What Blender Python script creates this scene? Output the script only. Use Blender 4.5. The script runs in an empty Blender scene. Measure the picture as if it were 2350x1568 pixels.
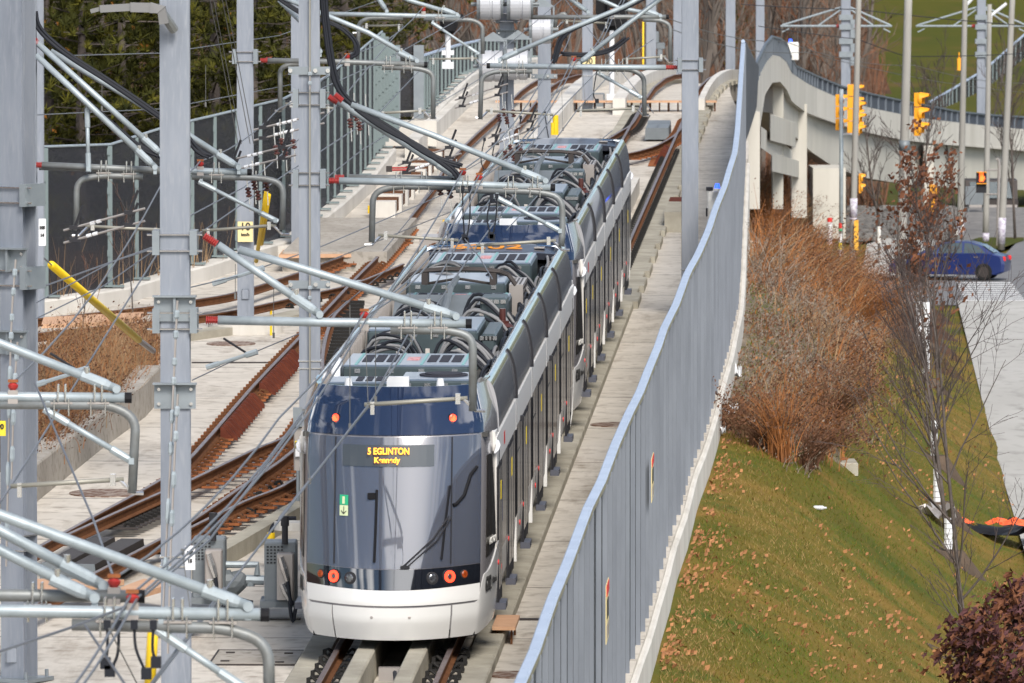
import bpy, math, random
from mathutils import Vector, Matrix, noise as mnoise
S = bpy.context.scene
COL = S.collection
rnd = random.Random(7)
PI = math.pi
V3 = Vector

# ---------------------------------------------------------------- camera
FV = 17200.0                       # focal length in units of a 2350-wide picture
PITCH = math.atan(884.0 / FV)
CAMZ = 12.35
cam_d = bpy.data.cameras.new("camera")
cam = bpy.data.objects.new("camera", cam_d)
COL.objects.link(cam)
cam.location = (0, 0, CAMZ)
cam.rotation_euler = (PI / 2 - PITCH, 0, 0)
cam_d.sensor_width = 36.0
cam_d.lens = FV / 2350.0 * 36.0
cam_d.clip_start = 1.0
cam_d.clip_end = 4000.0
cam_d.dof.use_dof = True
cam_d.dof.focus_distance = 116.0
cam_d.dof.aperture_fstop = 7.0
S.camera = cam
# ---------------------------------------------------------------- world
SUN_EL, SUN_AZ = math.radians(42), math.radians(163)   # azimuth clockwise from +Y (north): behind the camera, a little to the right
w = bpy.data.worlds.new("World")
S.world = w
w.use_nodes = True
nt = w.node_tree
bg = nt.nodes["Background"]
sky = nt.nodes.new("ShaderNodeTexSky")
sky.sky_type = 'NISHITA'
sky.sun_disc = False
sky.sun_elevation = SUN_EL
sky.sun_rotation = SUN_AZ
sky.air_density = 1.0
sky.dust_density = 0.4
sky.ozone_density = 2.5
tc = nt.nodes.new("ShaderNodeTexCoord")
mp = nt.nodes.new("ShaderNodeMapping")
mp.inputs['Scale'].default_value = (2.6, 2.6, 4.0)
mp.inputs['Location'].default_value = (4.3, 0.7, 4.1)
nz = nt.nodes.new("ShaderNodeTexNoise")
nz.inputs['Scale'].default_value = 1.6
nz.inputs['Detail'].default_value = 3
nz.inputs['Roughness'].default_value = 0.55
cr = nt.nodes.new("ShaderNodeValToRGB")
cr.color_ramp.elements[0].position = 0.52
cr.color_ramp.elements[1].position = 0.64
mx = nt.nodes.new("ShaderNodeMix")
mx.data_type = 'RGBA'
nt.links.new(tc.outputs['Generated'], mp.inputs['Vector'])
nt.links.new(mp.outputs['Vector'], nz.inputs['Vector'])
nt.links.new(nz.outputs['Fac'], cr.inputs['Fac'])
sp_ = nt.nodes.new("ShaderNodeSeparateXYZ")
nt.links.new(tc.outputs['Generated'], sp_.inputs[0])
mr_ = nt.nodes.new("ShaderNodeMapRange")
mr_.inputs['From Min'].default_value = 0.30; mr_.inputs['From Max'].default_value = 0.85
mr_.inputs['To Min'].default_value = 1.0; mr_.inputs['To Max'].default_value = 0.30
nt.links.new(sp_.outputs['Z'], mr_.inputs['Value'])
ml_ = nt.nodes.new("ShaderNodeMath"); ml_.operation = 'MULTIPLY'
nt.links.new(cr.outputs['Color'], ml_.inputs[0]); nt.links.new(mr_.outputs['Result'], ml_.inputs[1])
# unseen bright cloud bank added behind the camera to reflect in the windshield
vd_ = nt.nodes.new("ShaderNodeVectorMath"); vd_.operation = 'DOT_PRODUCT'
nrm_ = nt.nodes.new("ShaderNodeVectorMath"); nrm_.operation = 'NORMALIZE'
nt.links.new(tc.outputs['Generated'], nrm_.inputs[0]); nt.links.new(nrm_.outputs[0], vd_.inputs[0])
vd_.inputs[1].default_value = V3((0.22, -0.86, 0.42)).normalized()
mb_ = nt.nodes.new("ShaderNodeMapRange"); mb_.interpolation_type = 'SMOOTHSTEP'
mb_.inputs['From Min'].default_value = 0.86; mb_.inputs['From Max'].default_value = 0.985; mb_.inputs['To Max'].default_value = 0.9
nt.links.new(vd_.outputs['Value'], mb_.inputs['Value'])
mn_ = nt.nodes.new("ShaderNodeMath"); mn_.operation = 'MAXIMUM'
nt.links.new(ml_.outputs[0], mn_.inputs[0]); nt.links.new(mb_.outputs['Result'], mn_.inputs[1])
nt.links.new(mn_.outputs[0], mx.inputs['Factor'])
nt.links.new(sky.outputs['Color'], mx.inputs['A'])
mx.inputs['B'].default_value = (30.0, 30.0, 30.5, 1)
nt.links.new(mx.outputs['Result'], bg.inputs['Color'])
bg.inputs['Strength'].default_value = 0.065
# ---------------------------------------------------------------- sun
sd = bpy.data.lights.new("sun", 'SUN')
so = bpy.data.objects.new("sun", sd)
COL.objects.link(so)
sd.energy = 2.6
sd.angle = math.radians(22)
sd.color = (1.0, 0.93, 0.84)
sdir = V3((math.sin(SUN_AZ) * math.cos(SUN_EL), math.cos(SUN_AZ) * math.cos(SUN_EL), math.sin(SUN_EL)))
so.rotation_euler = sdir.to_track_quat('Z', 'Y').to_euler()
S.view_settings.view_transform = 'Standard'
S.view_settings.look = 'None'
S.view_settings.gamma = 1.0
S.view_settings.exposure = 0.80
S.cycles.max_bounces = 5
S.cycles.diffuse_bounces = 2
S.cycles.glossy_bounces = 3
S.cycles.transmission_bounces = 4
S.cycles.transparent_max_bounces = 6

# ---------------------------------------------------------------- geometry helpers
CP, SP = math.cos(PITCH), math.sin(PITCH)
CAM = V3((0, 0, CAMZ))
def ray(x, y):
    a, b = (x - 1175.0) / FV, (y - 784.0) / FV
    return V3((a, CP - b * SP, -SP - b * CP))
def PX(x, y, Y):
    "point seen at (x, y) of the 2350-wide photograph that lies Y metres in front of the camera"
    d = ray(x, y)
    return CAM + d * (Y / d.y)
def PG(x, y, z=0.0):
    "point seen at (x, y) on the level ground z"
    d = ray(x, y)
    return CAM + d * ((z - CAMZ) / d.z)
_d = ray(1983, -670)
_h = math.hypot(_d.x, _d.y)
T3 = V3((_d.x / _h, _d.y / _h, _d.z / _h))      # along the track, away from the camera
R3 = V3((T3.y, -T3.x, 0.0))                      # to the right of the track
O3 = PX(867, 1562, 96.4)
def crest(s):
    u = max(0.0, s - 240.0)
    return (-0.00069 * u * u, 0.0003 * u * u)
def R(s, d=0.0, h=0.0):
    cz, cd = crest(s)
    return O3 + T3 * (s - 96.4) + R3 * (d + cd) + V3((0, 0, h + cz))
NRM = R3.cross(T3).normalized()
def gp(x, y, h=0.0):
    "(s, d) of the point seen at (x, y) on the plane h above the rails"
    o = O3 + V3((0, 0, h)); r_ = ray(x, y)
    t = (o - CAM).dot(NRM) / r_.dot(NRM)
    p = CAM + r_ * t - o
    tl = T3.length_squared
    return (96.4 + p.dot(T3) / tl, p.dot(R3))
def sd_of(X, Y):
    rx, ry = X - O3.x, Y - O3.y
    return 96.4 + rx * T3.x + ry * T3.y, rx * R3.x + ry * R3.y
def sm(t):
    t = max(0.0, min(1.0, t))
    return t * t * (3 - 2 * t)
def lerp(a, b, t): return a + (b - a) * t
def interp(xs, ys, x):
    if x <= xs[0]: return ys[0]
    for i in range(1, len(xs)):
        if x <= xs[i]:
            return lerp(ys[i - 1], ys[i], (x - xs[i - 1]) / (xs[i] - xs[i - 1]))
    return ys[-1]
def smooth_poly(pts, n):
    "Catmull-Rom through points"
    out = []
    m = len(pts)
    for i in range(m - 1):
        p0, p1, p2, p3 = pts[max(0, i - 1)], pts[i], pts[i + 1], pts[min(m - 1, i + 2)]
        for k in range(n):
            t = k / n
            out.append(0.5 * ((2 * p1) + (p2 - p0) * t + (2 * p0 - 5 * p1 + 4 * p2 - p3) * t * t + (3 * p1 - p0 - 3 * p2 + p3) * t ** 3))
    out.append(pts[-1].copy())
    return out

class MB:
    def __init__(s):
        s.v, s.f, s.mi, s.cur = [], [], [], 0
    def add(s, vs, fs):
        b = len(s.v)
        s.v.extend([tuple(q) for q in vs])
        for f in fs:
            s.f.append(tuple(i + b for i in f)); s.mi.append(s.cur)
    def box(s, c, dx, dy, dz, ax=None):
        c = V3(c)
        X, Y, Z = ax if ax else (V3((1, 0, 0)), V3((0, 1, 0)), V3((0, 0, 1)))
        X, Y, Z = X * (dx / 2), Y * (dy / 2), Z * (dz / 2)
        vs = [c + X * i + Y * j + Z * k for k in (-1, 1) for j in (-1, 1) for i in (-1, 1)]
        s.add(vs, [(0, 2, 3, 1), (4, 5, 7, 6), (0, 1, 5, 4), (2, 6, 7, 3), (0, 4, 6, 2), (1, 3, 7, 5)])
        return s
    def bb(s, x0, x1, y0, y1, z0, z1):
        return s.box(((x0 + x1) / 2, (y0 + y1) / 2, (z0 + z1) / 2), abs(x1 - x0), abs(y1 - y0), abs(z1 - z0))
    def cbox(s, x0, x1, y0, y1, z0, z1, b=0.02):
        "box with chamfered top and vertical edges"
        def ring(i, z): return [(x0 + i + b, y0 + i, z), (x1 - i - b, y0 + i, z), (x1 - i, y0 + i + b, z), (x1 - i, y1 - i - b, z), (x1 - i - b, y1 - i, z), (x0 + i + b, y1 - i, z), (x0 + i, y1 - i - b, z), (x0 + i, y0 + i + b, z)]
        vs = ring(0, z0) + ring(0, z1 - b) + ring(b, z1)
        fs = [tuple(reversed(range(8))), tuple(range(16, 24))]
        for k in (0, 8):
            for i in range(8):
                j = (i + 1) % 8
                fs.append((k + i, k + j, k + 8 + j, k + 8 + i))
        s.add(vs, fs); return s
    def tube(s, pts, r, n=8, cap=True, r1=None):
        pts = [V3(p) for p in pts]
        m = len(pts)
        rs = r if isinstance(r, (list, tuple)) else [lerp(r, r if r1 is None else r1, i / max(1, m - 1)) for i in range(m)]
        tn = []
        for i in range(m):
            t = pts[min(m - 1, i + 1)] - pts[max(0, i - 1)]
            tn.append(t.normalized() if t.length > 1e-9 else V3((0, 0, 1)))
        u = tn[0].orthogonal().normalized()
        vs = []
        for i in range(m):
            u = (u - tn[i] * u.dot(tn[i]))
            u = u.normalized() if u.length > 1e-6 else tn[i].orthogonal().normalized()
            q = tn[i].cross(u)
            for k in range(n):
                a = 2 * PI * k / n
                vs.append(pts[i] + (u * math.cos(a) + q * math.sin(a)) * rs[i])
        fs = []
        for i in range(m - 1):
            for k in range(n):
                k2 = (k + 1) % n
                fs.append((i * n + k, i * n + k2, (i + 1) * n + k2, (i + 1) * n + k))
        if cap:
            fs.append(tuple(reversed(range(n)))); fs.append(tuple(range((m - 1) * n, m * n)))
        s.add(vs, fs); return s
    def cyl(s, c, r, h, n=16, ax=V3((0, 0, 1)), r1=None):
        c = V3(c)
        return s.tube([c, c + ax.normalized() * h], r, n, True, r1)
    def ribbed(s, p0, p1, r, n=6, rin=0.55, seg=10):
        p0, p1 = V3(p0), V3(p1)
        pts, rs = [], []
        for i in range(n):
            for t, q in ((0.0, rin), (0.3, 1.0), (0.7, 1.0), (0.98, rin)):
                pts.append(p0.lerp(p1, (i + t) / n)); rs.append(r * q)
        return s.tube(pts, rs, seg)
    def grid(s, rows):
        n, m = len(rows), len(rows[0])
        s.add([p for r_ in rows for p in r_], [(i * m + j, i * m + j + 1, (i + 1) * m + j + 1, (i + 1) * m + j) for i in range(n - 1) for j in range(m - 1)])
        return s
    def sweep(s, frames, prof, closed=True, cap=True, mis=None):
        "frames: (origin, x axis, y axis); prof: 2-D points"
        n = len(prof)
        vs = [o + X * a + Y * b for (o, X, Y) in frames for (a, b) in prof]
        m = len(frames)
        base = len(s.v)
        s.v.extend([tuple(q) for q in vs])
        for i in range(m - 1):
            for k in range(n if closed else n - 1):
                k2 = (k + 1) % n
                s.f.append((base + i * n + k, base + i * n + k2, base + (i + 1) * n + k2, base + (i + 1) * n + k))
                s.mi.append(mis[k] if mis else s.cur)
        if cap and closed:
            s.f.append(tuple(base + k for k in reversed(range(n)))); s.mi.append(s.cur)
            s.f.append(tuple(base + (m - 1) * n + k for k in range(n))); s.mi.append(s.cur)
        return s
    def build(s, name, mat, parent=None, smooth=False, loc=None, uv=None):
        if parent is not None:
            o = WL[parent]
        elif loc is not None:
            o = V3(loc)
        else:
            xs = [p[0] for p in s.v]; ys = [p[1] for p in s.v]; zs = [p[2] for p in s.v]
            o = V3(((min(xs) + max(xs)) / 2, (min(ys) + max(ys)) / 2, min(zs)))
        me = bpy.data.meshes.new(name)
        me.from_pydata([(p[0] - o.x, p[1] - o.y, p[2] - o.z) for p in s.v], [], s.f)
        ms = mat if isinstance(mat, (list, tuple)) else [mat]
        for q in ms: me.materials.append(q)
        if len(ms) > 1: me.polygons.foreach_set("material_index", s.mi)
        if smooth: me.polygons.foreach_set("use_smooth", [True] * len(me.polygons))
        if uv:
            l = me.uv_layers.new(name="UVMap")
            for lp in me.loops: l.data[lp.index].uv = uv[lp.vertex_index]
        me.update()
        ob = bpy.data.objects.new(name, me)
        COL.objects.link(ob)
        if parent is not None:
            ob.parent = parent
            WL[ob] = o.copy()
        else:
            ob.location = o
            WL[ob] = o.copy()
        if smooth == 'auto':
            pass
        return ob
WL = {}
def thing(name, label, cat, loc=(0, 0, 0), group=None):
    o = bpy.data.objects.new(name, None)
    o.empty_display_size = 0.3
    COL.objects.link(o)
    o.location = loc
    WL[o] = V3(loc)
    return tag(o, label, cat, group)
def tag(o, label=None, cat=None, group=None, kind=None):
    if label: o['label'] = label
    if cat: o['category'] = cat
    if group: o['group'] = group
    if kind: o['kind'] = kind
    return o
def copy_tree(o, parent=None):
    c = o.copy(); COL.objects.link(c)
    if parent is not None:
        c.parent = parent
        WL[c] = WL[o].copy()
    for ch in list(o.children): copy_tree(ch, c)
    return c

# ---------------------------------------------------------------- materials
def rgba(c): return (c[0], c[1], c[2], 1.0)
def pm(name, col, rough=0.6, metal=0.0, col2=None, scale=3.0, lo=0.35, hi=0.68, detail=5, bump=0.0, bscale=None, coat=0.0, spec=0.5, stretch=None, emit=None, estr=0.0, alpha=None, col3=None, scale3=20.0):
    m = bpy.data.materials.new(name)
    m.use_nodes = True
    t = m.node_tree
    b = t.nodes["Principled BSDF"]
    b.inputs['Base Color'].default_value = rgba(col)
    b.inputs['Roughness'].default_value = rough
    b.inputs['Metallic'].default_value = metal
    b.inputs['Specular IOR Level'].default_value = spec
    if coat: b.inputs['Coat Weight'].default_value = coat; b.inputs['Coat Roughness'].default_value = 0.04
    if emit:
        b.inputs['Emission Color'].default_value = rgba(emit); b.inputs['Emission Strength'].default_value = estr
    vec = None
    if col2 or bump:
        c = t.nodes.new("ShaderNodeTexCoord")
        mpn = t.nodes.new("ShaderNodeMapping")
        mpn.inputs['Scale'].default_value = stretch or (1, 1, 1)
        t.links.new(c.outputs['Object'], mpn.inputs['Vector'])
        vec = mpn.outputs['Vector']
    if col2:
        n = t.nodes.new("ShaderNodeTexNoise")
        n.inputs['Scale'].default_value = scale; n.inputs['Detail'].default_value = detail; n.inputs['Roughness'].default_value = 0.6
        r_ = t.nodes.new("ShaderNodeMapRange")
        r_.inputs['From Min'].default_value = lo; r_.inputs['From Max'].default_value = hi
        mxn = t.nodes.new("ShaderNodeMix"); mxn.data_type = 'RGBA'
        mxn.inputs['A'].default_value = rgba(col); mxn.inputs['B'].default_value = rgba(col2)
        t.links.new(vec, n.inputs['Vector']); t.links.new(n.outputs['Fac'], r_.inputs['Value'])
        t.links.new(r_.outputs['Result'], mxn.inputs['Factor'])
        out = mxn.outputs['Result']
        if col3:
            n3 = t.nodes.new("ShaderNodeTexNoise")
            n3.inputs['Scale'].default_value = scale3; n3.inputs['Detail'].default_value = 4
            r3 = t.nodes.new("ShaderNodeMapRange"); r3.inputs['From Min'].default_value = 0.52; r3.inputs['From Max'].default_value = 0.72
            m3 = t.nodes.new("ShaderNodeMix"); m3.data_type = 'RGBA'
            t.links.new(vec, n3.inputs['Vector']); t.links.new(n3.outputs['Fac'], r3.inputs['Value'])
            t.links.new(r3.outputs['Result'], m3.inputs['Factor']); t.links.new(out, m3.inputs['A'])
            m3.inputs['B'].default_value = rgba(col3)
            out = m3.outputs['Result']
        t.links.new(out, b.inputs['Base Color'])
    if bump:
        n2 = t.nodes.new("ShaderNodeTexNoise")
        n2.inputs['Scale'].default_value = bscale or scale * 6; n2.inputs['Detail'].default_value = 4
        bp = t.nodes.new("ShaderNodeBump"); bp.inputs['Strength'].default_value = bump; bp.inputs['Distance'].default_value = 0.05
        t.links.new(vec, n2.inputs['Vector']); t.links.new(n2.outputs['Fac'], bp.inputs['Height']); t.links.new(bp.outputs['Normal'], b.inputs['Normal'])
    return m
M = {}
M['conc'] = pm("concrete", (0.40, 0.37, 0.33), 0.85, col2=(0.30, 0.275, 0.24), scale=0.8, bump=0.15, bscale=30, col3=(0.22, 0.20, 0.17), scale3=7)
M['conc_w'] = pm("pale_concrete", (0.60, 0.575, 0.53), 0.85, col2=(0.44, 0.415, 0.37), scale=0.7, bump=0.1, bscale=20, stretch=(1, 1, 0.25), lo=0.42, hi=0.75)
M['conc_d'] = pm("plinth_concrete", (0.40, 0.375, 0.31), 0.9, col2=(0.27, 0.25, 0.205), scale=1.3, bump=0.2, bscale=30)
M['bridgec'] = pm("bridge_concrete", (0.52, 0.50, 0.45), 0.85, col2=(0.42, 0.40, 0.35), scale=0.5, stretch=(1, 1, 0.2), lo=0.4, hi=0.7)
M['bridged'] = pm("girder_concrete", (0.50, 0.48, 0.42), 0.85, col2=(0.40, 0.385, 0.34), scale=0.4, stretch=(1, 1, 0.3))
M['asphalt'] = pm("asphalt", (0.17, 0.17, 0.175), 0.9, col2=(0.13, 0.13, 0.135), scale=1)
M['walk'] = pm("pavement", (0.43, 0.42, 0.395), 0.9, col2=(0.35, 0.34, 0.315), scale=0.35, stretch=(1, 0.3, 1), col3=(0.27, 0.26, 0.24), scale3=2.2)
M['paint_w'] = pm("road_paint", (0.75, 0.75, 0.74), 0.7, col2=(0.5, 0.5, 0.5), scale=4)
M['mast'] = pm("mast_galvanised", (0.235, 0.258, 0.300), 0.45, 0.15, col2=(0.165, 0.187, 0.225), scale=1.6, stretch=(2.5, 2.5, .35), lo=.4, hi=.75, col3=(0.255, 0.275, 0.31), scale3=9)
M['galv'] = pm("galvanised_tube", (0.36, 0.41, 0.44), 0.5, 0.3, col2=(0.28, 0.325, 0.35), scale=5)
M['galv_d'] = pm("weathered_tube", (0.20, 0.215, 0.22), 0.5, 0.3, col2=(0.16, 0.165, 0.16), scale=6)
M['bracket'] = pm("bracket_steel", (0.235, 0.265, 0.285), 0.5, 0.3, col2=(0.195, 0.22, 0.24), scale=3)
M['steady'] = pm("steady_arm", (0.28, 0.27, 0.23), 0.5, 0.3)
M['chrome'] = pm("bright_fittings", (0.62, 0.62, 0.62), 0.25, 0.9)
M['redins'] = pm("red_insulator", (0.34, 0.028, 0.025), 0.35)
M['brownins'] = pm("brown_insulator", (0.07, 0.022, 0.018), 0.3)
M['wire'] = pm("copper_wire", (0.155, 0.165, 0.185), 0.5, 0.4)
M['wire_d'] = pm("thin_wire", (0.12, 0.12, 0.115), 0.6, 0.3)
M['cable'] = pm("black_cable", (0.02, 0.022, 0.028), 0.45)
M['black'] = pm("black_rubber", (0.012, 0.012, 0.014), 0.55)
M['rust'] = pm("rusty_steel", (0.105, 0.045, 0.022), 0.8, col2=(0.155, 0.068, 0.030), scale=8, bump=0.2)
M['rust_o'] = pm("orange_rust_plate", (0.30, 0.105, 0.040), 0.9, col2=(0.20, 0.078, 0.036), scale=6)
M['rust_r'] = pm("red_rust_casting", (0.13, 0.036, 0.020), 0.85, col2=(0.085, 0.024, 0.016), scale=5, bump=0.2)
M['railtop'] = pm("worn_rail_head", (0.20, 0.165, 0.165), 0.45, 0.5, col2=(0.13, 0.09, 0.08), scale=4)
M['clip'] = pm("fastener_clip", (0.022, 0.021, 0.020), 0.6)
M['wood'] = pm("bare_planks", (0.56, 0.34, 0.21), 0.8, col2=(0.47, 0.27, 0.16), scale=3, stretch=(1, 8, 8))
M['yellow'] = pm("yellow_plastic", (0.80, 0.54, 0.01), 0.5, col2=(0.72, 0.47, 0.01), scale=3)
M['sigyel'] = pm("signal_yellow", (0.80, 0.33, 0.01), 0.5)
M['white'] = pm("white_enamel", (0.66, 0.67, 0.69), 0.35)
M['whitem'] = pm("white_matt", (0.72, 0.71, 0.68), 0.7, col2=(0.55, 0.54, 0.5), scale=6)
M['red'] = pm("red_paint", (0.60, 0.02, 0.02), 0.5)
M['orange_net'] = pm("orange_mesh", (0.75, 0.11, 0.03), 0.6)
M['fence'] = pm("fence_sheet", (0.055, 0.065, 0.083), 0.6, 0.05, col2=(0.035, 0.042, 0.056), scale=1.2, stretch=(1, .5, 0.2), col3=(0.12, 0.14, 0.18), scale3=40)
M['fpost'] = pm('fence_post_grey', (0.19, 0.212, 0.25), 0.5, 0.1, col2=(0.145, 0.163, 0.195), scale=2, stretch=(1, 1, .3))
M['fence'].node_tree.nodes['Principled BSDF'].inputs['Alpha'].default_value = 0.86
M['cap'] = pm("fence_cap", (0.36, 0.43, 0.54), 0.55, 0.0, col2=(0.31, 0.375, 0.48), scale=2)
M['capside'] = pm("cap_edge", (0.26, 0.25, 0.18), 0.7, 0.2)
M['post_g'] = pm("green_grey_post", (0.17, 0.215, 0.22), 0.5, 0.2)
M['gear'] = pm("equipment_grey", (0.165, 0.185, 0.20), 0.5, 0.15, col2=(0.13, 0.148, 0.16), scale=2)
M['gear_w'] = pm("stainless_box", (0.36, 0.33, 0.31), 0.4, 0.4)
M['gear_d'] = pm("dark_cover", (0.055, 0.048, 0.046), 0.6, 0.2)
# train
M['t_white'] = pm("train_white", (0.66, 0.66, 0.65), 0.2, coat=0.5)
M['t_grey'] = pm("train_grey", (0.27, 0.26, 0.27), 0.22, 0.35, coat=0.5)
M['t_fair'] = pm("train_fairing", (0.34, 0.34, 0.355), 0.16, 0.1, coat=0.9)
M['t_side'] = pm("train_side_panel", (0.62, 0.60, 0.57), 0.35, 0.0, spec=0.2)
M['t_band'] = pm("train_white_band", (0.62, 0.615, 0.60), 0.4, spec=0.2)
M['t_navy'] = pm("train_front_mask", (0.010, 0.018, 0.045), 0.06, coat=0.8)
M['t_black'] = pm("train_lamp_band", (0.006, 0.007, 0.011), 0.06, coat=0.7)
M['t_win'] = pm("train_window", (0.030, 0.027, 0.025), 0.10, spec=0.42)
M['t_roof'] = pm("train_roof_deck", (0.085, 0.082, 0.078), 0.7, col2=(0.05, 0.05, 0.048), scale=3)
M['t_box'] = pm("roof_unit", (0.050, 0.070, 0.077), 0.42, col2=(0.036, 0.052, 0.058), scale=3)
M['t_boxtop'] = pm("roof_unit_lid", (0.13, 0.165, 0.215), 0.28, 0.1)
M['t_teal'] = pm("roof_unit_teal", (0.17, 0.36, 0.36), 0.5)
M['t_grille'] = pm("roof_grille", (0.035, 0.035, 0.045), 0.7)
M['t_dark'] = pm("train_dark_trim", (0.030, 0.030, 0.034), 0.5)
M['t_skirt'] = pm("door_step_box", (0.085, 0.09, 0.115), 0.45)
M['t_cable'] = pm("grey_cable", (0.20, 0.20, 0.205), 0.5)
M['t_strap'] = pm("cable_strap", (0.50, 0.46, 0.42), 0.6)
M['lampred'] = pm("red_lamp", (0.5, 0.02, 0.01), 0.3, emit=(1.0, 0.05, 0.02), estr=2.2)
M['lampdot'] = pm("red_lamp_core", (0.6, 0.1, 0.02), 0.3, emit=(1.0, 0.32, 0.10), estr=1.6)
M['amber'] = pm("amber_lamp", (0.38, 0.07, 0.01), 0.25, col2=(0.15, 0.02, 0.005), scale=40)
M['lens'] = pm("headlamp_lens", (0.22, 0.23, 0.25), 0.15, 0.7, col2=(0.05, 0.05, 0.06), scale=30)
M['led'] = pm("amber_led_text", (0.8, 0.3, 0.02), 0.5, emit=(1.0, 0.36, 0.015), estr=1.3)
M['hand'] = pm("orange_led_hand", (0.8, 0.2, 0.02), 0.5, emit=(1.0, 0.06, 0.01), estr=2.2)
M['bluelamp'] = pm("blue_lamp", (0.02, 0.05, 0.7), 0.2, emit=(0.03, 0.10, 1.0), estr=1.6)
M['num_o'] = pm("orange_numerals", (0.72, 0.27, 0.02), 0.6)
M['num_b'] = pm("black_letters", (0.015, 0.015, 0.015), 0.6)
M['signy'] = pm("sign_yellow", (0.72, 0.60, 0.30), 0.6)
M['signy2'] = pm("label_yellow", (0.75, 0.58, 0.03), 0.6)
M['green'] = pm("exit_green", (0.02, 0.36, 0.17), 0.5)
M['palegreen'] = pm("exit_pale", (0.55, 0.62, 0.38), 0.5)
M['carblue'] = pm("car_paint_blue", (0.010, 0.024, 0.12), 0.3, 0.2, coat=0.3)
M['carglass'] = pm("car_glass", (0.04, 0.06, 0.07), 0.12)
M['tyre'] = pm("tyre", (0.018, 0.018, 0.018), 0.8)
# nature
M['lawn'] = pm("lawn", (0.105, 0.092, 0.014), 0.95, col2=(0.185, 0.118, 0.026), scale=0.22, lo=0.46, hi=0.60, bump=0.5, bscale=14, col3=(0.062, 0.085, 0.012), scale3=0.55)
M['hill'] = pm("hill_grass", (0.075, 0.072, 0.010), 0.95, col2=(0.045, 0.058, 0.008), scale=0.06, col3=(0.095, 0.07, 0.02), scale3=0.3)
M['litter'] = pm("leaf_litter", (0.11, 0.055, 0.030), 0.95, col2=(0.065, 0.036, 0.022), scale=0.5, bump=0.6, bscale=8)
M['soil'] = pm("soil", (0.075, 0.055, 0.04), 0.95, col2=(0.12, 0.085, 0.06), scale=1.5, bump=0.5)
M['rock'] = pm("riprap", (0.20, 0.19, 0.18), 0.9, col2=(0.12, 0.115, 0.11), scale=2)
def leafmat(name, c, c2, sc=1.2, tr=0.25):
    m = pm(name, c, 0.8, col2=c2, scale=sc, lo=0.35, hi=0.65, spec=0.2)
    return m
M['brush_o'] = leafmat("orange_stems", (0.36, 0.140, 0.042), (0.19, 0.080, 0.034))
M['brush_t'] = leafmat("tan_grass", (0.34, 0.225, 0.125), (0.18, 0.115, 0.065))
M['brush_b'] = leafmat("brown_seedheads", (0.15, 0.070, 0.038), (0.07, 0.036, 0.022))
M['blade'] = leafmat("grass_blades", (0.105, 0.094, 0.009), (0.175, 0.122, 0.026), 0.3)
M['blade2'] = leafmat("green_blades", (0.055, 0.105, 0.007), (0.105, 0.120, 0.012), 0.3)
M['blade3'] = leafmat("straw_blades", (0.27, 0.185, 0.07), (0.20, 0.13, 0.05), 0.3)
M['leaf_o'] = leafmat("fallen_leaf", (0.40, 0.19, 0.08), (0.25, 0.115, 0.055), 3)
M['leaf_b'] = leafmat("brown_leaf", (0.105, 0.04, 0.022), (0.17, 0.07, 0.035), 3)
M['leaf_p'] = leafmat("purple_leaf", (0.055, 0.020, 0.022), (0.11, 0.048, 0.050), 4)
M['bark'] = pm("bark", (0.115, 0.095, 0.085), 0.9, col2=(0.07, 0.06, 0.055), scale=6)
M['twig'] = pm("twigs", (0.085, 0.066, 0.062), 0.9)
M['twig_r'] = leafmat("reddish_twigs", (0.20, 0.090, 0.050), (0.13, 0.064, 0.038), 0.3)
M['twig_g'] = leafmat("grey_twigs", (0.155, 0.112, 0.085), (0.10, 0.072, 0.055), 0.3)
M['bark_far'] = pm("far_bark", (0.12, 0.10, 0.085), 0.9)
M['pine'] = leafmat("pine_needles", (0.052, 0.052, 0.006), (0.018, 0.022, 0.004), 0.8)
M['pine2'] = leafmat("pine_tips", (0.105, 0.096, 0.010), (0.05, 0.052, 0.007), 1.2)
M['cone'] = leafmat("orange_cones", (0.30, 0.13, 0.02), (0.2, 0.08, 0.02), 4)

for _k in ('black', 'cable', 'clip', 't_cable', 't_dark', 'gear_d', 'rust', 'rust_r', 'rust_o', 'soil', 'tyre', 't_grille', 'iron', 't_roof', 'slab', 'conc', 'conc_d', 'lawn', 'litter', 'hill', 'twig', 'bark'):
    if _k in M: M[_k].node_tree.nodes["Principled BSDF"].inputs['Specular IOR Level'].default_value = 0.12
M['brush_g'] = leafmat("grey_dry_stems", (0.25, 0.205, 0.165), (0.15, 0.118, 0.092))
M['bank_soil'] = pm("bank_soil", (0.13, 0.105, 0.080), 0.95, col2=(0.20, 0.165, 0.125), scale=0.9, bump=0.6, spec=0.1, col3=(0.07, 0.075, 0.02), scale3=2.5)
for _k in ('t_navy', 't_black'): M[_k].node_tree.nodes["Principled BSDF"].inputs['IOR'].default_value = 2.0
def VX(p):
    "picture x, y of a point (same 2350-wide units)"
    q = V3(p) - CAM
    w_ = q.y * CP - q.z * SP
    return 1175 + FV * q.x / w_, 784 - FV * (q.y * SP + q.z * CP) / w_
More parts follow.
